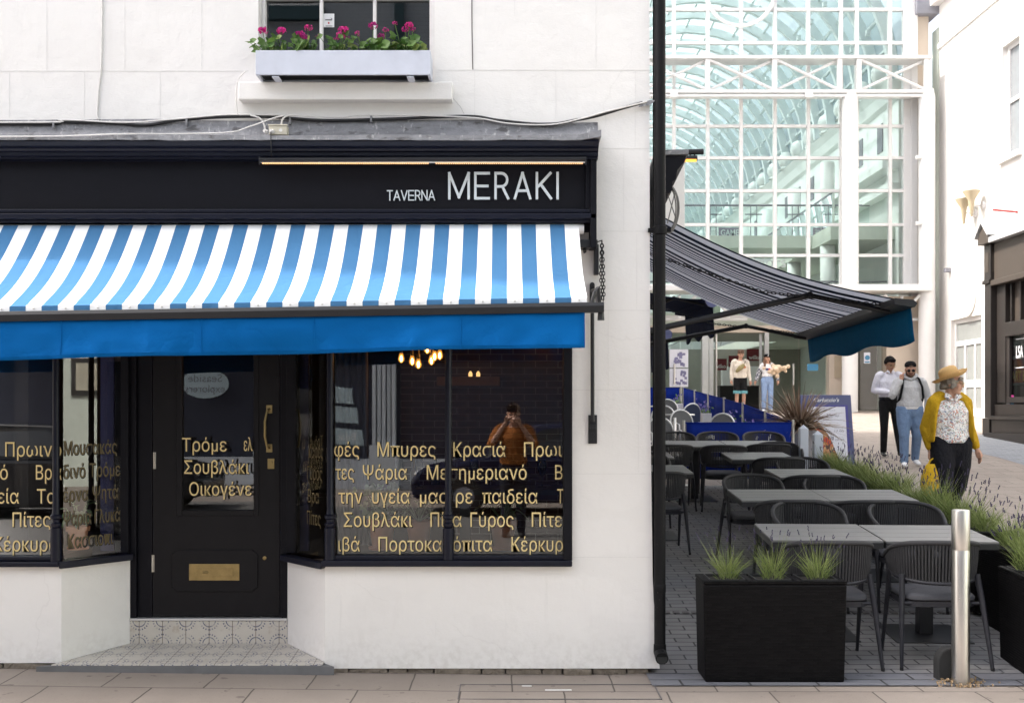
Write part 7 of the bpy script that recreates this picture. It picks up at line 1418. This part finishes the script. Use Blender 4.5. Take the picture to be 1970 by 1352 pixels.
mb = MB(); mb.tube([bgp + V(-.06, 0, -.06), bgp + V(-.03, 0, .0), bgp + V(.0, 0, .02), bgp + V(.03, 0, -.0), bgp + V(.05, 0, -.06)], .010, 6); mb.build('bag_handle', M['bagyellow'], bagt)
mb = MB()
for dx, dz, r_ in ((.02, -.22, .02), (-.05, -.30, .025), (.045, -.33, .028), (-.01, -.36, .022), (.06, -.26, .016)): mb.ell(bgp + V(dx, -.060, dz), (r_, .012, r_ * .8), 8, 5)
mb.build('bag_print', mat('purple_print', (.16, .08, .09), .7), bagt)

# bearded man in cap and sunglasses, hand raised to his ear
J = base_joints(head=V(.0, -.05, 1.57), yaw=R(-8), pitch=R(14), build=1.13, shL=V(-.20, 0, 1.38), shR=V(.20, 0, 1.38), elL=V(-.30, -.10, 1.14), wrL=V(-.165, -.13, 1.40), hdL=V(.15, .05, 1), palmL=V(1, 0, 0), curlL=.5, elR=V(.30, .04, 1.12), wrR=V(.27, -.02, .88),
                knL=V(-.11, -.10, .50), anL=V(-.11, -.10, .09), knR=V(.12, .02, .50), anR=V(.13, .18, .13), ftR=V(.03, -.13, -.03))
t, T, q, top = person('bearded man in black cap, sunglasses and grey sweatshirt, hand raised to his ear', None, 0, 1, J, dict(skin='skinc', trousers='denim', shoes='trainer', top='hoodie', glasses='dark', hem=.02, legw=1.14, slw=1.12))
mb = MB(); ax_ = (q @ V(0, .18, 1)).normalized(); mb.lathe(T(0, .014, .045), [(.088, .0), (.092, .02), (.088, .05), (.068, .08), (.035, .095), (.0, .098)], 22, ax_); mb.build('cap', M['blackcap'], t, smooth=True, ang=50)
blob('beard', [('e', T(0, -.040, -.085), (.052, .055, .036), q), ('e', T(-.055, -.005, -.045), (.022, .05, .05), q), ('e', T(.055, -.005, -.045), (.022, .05, .05), q), ('c', [(T(-.03, -.09, -.043), .008), (T(0, -.10, -.038), .008), (T(.03, -.09, -.043), .008)])], M['hairbrown'], t, .008, 1)
mb = MB()
for k in (-1, 1): mb.tube([V(k * .10, .06, 1.475), V(k * .125, -.075, 1.43), V(k * .155, -.165, 1.29), V(k * .18, -.125, 1.12), V(k * .19, .02, 1.02)], .020, 6, flat=.45)
mb.build('backpack_strap', M['blackcap'], t); blob('backpack', [('c', [(V(0, .23, 1.38), (.14, .07)), (V(0, .25, 1.15), (.16, .09)), (V(0, .23, 1.02), (.14, .07))])], M['blackcap'], t, .014, 2)
blob('shirt_hem', [('c', [(V(0, 0, 1.00), (.196, .145)), (V(0, 0, .925), (.196, .146))], 'flat')], M['tee'], t, .012, 1)
blob('hood', [('c', [(V(-.11, .03, 1.47), .045), (V(0, .09, 1.48), .05), (V(.11, .03, 1.47), .045)]), ('c', [(V(-.10, .0, 1.455), .03), (V(0, -.10, 1.41), .028), (V(.10, 0, 1.455), .03)])], M['hoodie'], t, .010, 2)
mb = MB(); mb.ell(T(0, -.083, .075), (.035, .012, .014), 10, 5, q); mb.build('cap_strap', M['hairbrown'], t)
place(t, (1750 - 985) * 18.1 / F, 11.1, R(-6), 1.02)

# man in white shirt looking at his phone
J = base_joints(head=V(.0, -.05, 1.58), yaw=R(14), pitch=R(22), elL=V(-.255, .04, 1.13), wrL=V(-.04, -.20, 1.09), hdL=V(1, -.25, .05), palmL=V(.2, -.2, 1), curlL=.8, elR=V(.26, .0, 1.13), wrR=V(.12, -.24, 1.12), hdR=V(-.6, -.5, .2), palmR=V(-.3, 0, 1), curlR=.8,
                knL=V(-.10, -.05, .50), anL=V(-.10, .0, .09), knR=V(.12, -.03, .50), anR=V(.16, -.10, .09), ftR=V(.10, -.13, 0), build=.98)
t, T, q, top = person('dark haired man in white shirt and black trousers reading his phone', None, 0, 1, J, dict(skin='skinb', trousers='blacktrouser', shoes='blackshoe', top='shirt', glasses='thin', hem=.06, legw=.95))
blob('hair', [('e', T(0, .03, .055), (.088, .098, .085), q), ('e', T(0, -.045, .088), (.066, .045, .038), q), ('e', T(-.075, .03, .03), (.02, .05, .05), q), ('e', T(.075, .03, .03), (.02, .05, .05), q)], M['hairblack'], t, .009, 1)
mb = MB()
for k in (-1, 1): mb.pris([(k * .01, -.095, 1.42), (k * .07, -.085, 1.44), (k * .055, -.045, 1.48), (k * .02, -.06, 1.46)], [(k * .01, -.105, 1.425), (k * .072, -.095, 1.445), (k * .055, -.05, 1.487), (k * .02, -.07, 1.467)])
mb.build('collar', M['shirt'], top); mb = MB(); mb.lathe((0, 0, .985), [(.0, 0), (.178, 0), (.178, .035), (0, .035)], 20)
for v_ in mb.bm.verts: v_.co.y *= .72
mb.build('belt', M['blackshoe'], t)
wx_ = (1711 - 985) * 19.4 / F; place(t, wx_, 12.4, R(-4), 1.035)
php = Matrix.Rotation(R(-4), 3, 'Z') @ (V(.075, -.27, 1.145) * 1.035) + t.location
mb = MB(); mb.obox(php, (.075, .012, .15), Matrix.Rotation(R(-55), 3, 'X') @ Matrix.Rotation(R(40), 3, 'Y')); tag(mb.build('phone', M['phone'], at=php, bevel=.004), 'black phone held by the man in the white shirt', 'phone')

# young couple in the mall doorway
J = base_joints(head=V(.01, -.04, 1.59), pitch=R(12), wrR=V(.27, -.03, .86), wrL=V(-.25, -.04, .88), hdR=V(.2, 0, -1), build=1.0)
t, T, q, top = person('young man in cream sweatshirt and black shorts in the mall doorway', None, 0, 1, J, dict(skin='skin', trousers='blacktrouser', legs=.72, shoes='trainer', top='cream', hem=-.01, slw=1.15))
hr = [('e', T(0, .03, .055), (.090, .098, .085), q)]
for k in range(30): a = random.uniform(0, 6.28); hr.append(('e', T(.07 * math.sin(a), .0 + .08 * math.cos(a), random.uniform(.06, .12)), (.026, .026, .024)))
blob('hair', hr, M['hairbrown'], t, .010, 1)
for s, k in (('L', -1), ('R', 1)): H, K = J['hip' + s], J['kn' + s]; mb = MB(); c = H.lerp(K, .82); mb.lathe(c - V(0, 0, .06), [(.098, 0), (.106, .0), (.108, .08), (.098, .08)], 18); mb.build('shorts_band', M['tealband'], t)
blob('waist_bag', [('c', [(V(-.13, -.15, 1.13), (.045, .04)), (V(-.03, -.165, 1.22), (.075, .045)), (V(.06, -.15, 1.30), (.05, .04))])], M['olivebag'], t, .012, 1)
mb = MB(); mb.tube([V(.05, -.14, 1.29), V(.13, -.10, 1.40), V(.15, 0, 1.455), V(.08, .09, 1.40)], .014, 6, flat=.5); mb.build('bag_strap', M['blackcap'], t)
mb = MB(); mb.ell(V(.09, -.13, 1.24), (.05, .012, .028), 10, 5); mb.mi = 1; mb.ell(V(.08, -.13, 1.27), (.035, .012, .02), 8, 5); mb.build('sweatshirt_motif', [mat('orange_motif', (.6, .2, .06), .7), M['motif2']], top)
yb = 25.2; place(t, (1424 - 985) * (yb + D) / F, yb, 0, 1.06)
J = base_joints(head=V(-.01, -.02, 1.575), yaw=R(10), build=.9, shL=V(-.155, 0, 1.385), shR=V(.155, 0, 1.385), elL=V(-.25, .03, 1.16), wrL=V(-.34, -.02, .92), hdL=V(-.4, 0, -1), elR=V(.28, .0, 1.16), wrR=V(.30, -.05, .93), hdR=V(.1, -.1, -1))
t, T, q, top = person('young woman in black cap and white tee in the mall doorway', None, 0, 1, J, dict(skin='skin', trousers='denim2', shoes='trainer', top='tee', sleeve=.5, hem=.09, legw=1.12))
blob('hair', [('e', T(0, .03, .03), (.088, .09, .095), q), ('c', [(T(-.07, .02, .0), .035), (T(-.085, .0, -.12), .04), (T(-.08, -.03, -.22), .03)]), ('c', [(T(.07, .03, .0), .035), (T(.085, .01, -.12), .04), (T(.08, -.03, -.24), .03)])], M['hairlong'], t, .010, 1)
mb = MB(); mb.lathe(T(0, .01, .045), [(.094, .0), (.096, .03), (.085, .065), (.05, .085), (.0, .09)], 20, q @ V(0, -.05, 1)); pk = [T(.07 * math.cos(a), -.07 - .075 * math.sin(a), .05 - .012 * math.sin(a)) for a in [math.pi * k / 10 for k in range(11)]]; mb.pris(pk, [p + V(0, 0, .008) for p in pk]); cp = mb.build('cap', M['blackcap'], t); mb = MB(); mb.ell(T(0, -.086, .083), (.02, .006, .016), 8, 5, q); mb.build('cap_badge', M['white'], cp)
sv_ = []
for s in 'LR': S, E, Wr = J['sh' + s], J['el' + s], J['wr' + s]; sv_.append(('c', [(S.lerp(E, .35), .06), (E, .066), (E.lerp(Wr, .5), .062), (E.lerp(Wr, .9), .05)]))
sv_.append(('c', [(V(.2, .1, 1.2), .06), (V(0, .14, 1.12), .05), (V(-.2, .1, 1.2), .06)])); blob('check_shirt', sv_, M['check'], t, .012, 1)
mb = MB(); mb.box(-.075, .01, -.135, -.118, 1.225, 1.285); mb.mi = 1; mb.box(.012, .06, -.135, -.118, 1.225, 1.285); mb.build('tee_motif', [M['motif2'], M['motif']], top)
xg = (1476 - 985) * (yb + D) / F; place(t, xg, yb, 0, 1.0)
fc = V(xg + .30, yb - .10, g(xg, yb) + 1.32); ft = thing('soft_toy', 'fluffy cream soft toy under the arm of the young woman in the cap', 'soft toy', fc); sh_ = []; random.seed(2)
for k in range(22): sh_.append(('e', V(random.gauss(0, .12), random.gauss(0, .05), random.gauss(0, .07)), (.07, .07, .065)))
sh_ += [('c', [(V(.14, 0, 0), .05), (V(.22, -.02, -.12), .045)]), ('c', [(V(-.12, 0, .02), .05), (V(-.2, -.03, -.1), .04)])]
blob('fluffy_body', sh_, M['fluff'], ft, .014, 1)

# the photographer, standing behind the camera and seen in the right hand window
J = base_joints(head=V(.0, -.10, 1.60), pitch=R(6), shL=V(-.19, 0, 1.40), shR=V(.19, 0, 1.40), elL=V(-.27, -.16, 1.20), wrL=V(-.075, -.30, 1.48), hdL=V(.35, -.45, .75), palmL=V(1, -.2, .2), curlL=.9, elR=V(.29, -.13, 1.20), wrR=V(.095, -.27, 1.50), hdR=V(-.3, -.55, .75), palmR=V(-1, -.2, .2), curlR=.9)
t, T, q, top = person('photographer in rust orange shirt mirrored in the right window', None, 0, 1, J, dict(skin='skinc', trousers='jeans', shoes='blackshoe', top='orange', sleeve=.5, hem=-.01, slw=1.12))
blob('hair', [('e', T(0, .03, .055), (.092, .10, .085), q)], M['hairbrown'], t, .009, 1)
t.location = (.02, -D - .42 + 0.0, g(0, -7.4)); t.rotation_euler = (0, 0, R(180)); t.scale = (1.02,) * 3
ct = thing('camera_in_hand', 'black camera with lens held up by the photographer', 'camera', (0, -D - .10, ZC)); mb = MB(); mb.box(-.068, .068, -D - .15, -D - .085, ZC - .05, ZC + .045); mb.box(-.03, .03, -D - .145, -D - .09, ZC + .046, ZC + .075); mb.build('camera_body', M['blackcap'], ct, bevel=.006)
mb = MB(); mb.lathe((0, -D - .084, ZC), [(.036, 0), (.038, .03), (.041, .06), (.036, .062), (.034, .04), (.0, .035)], 20, (0, 1, 0)); mb.build('camera_lens', M['phone'], ct)
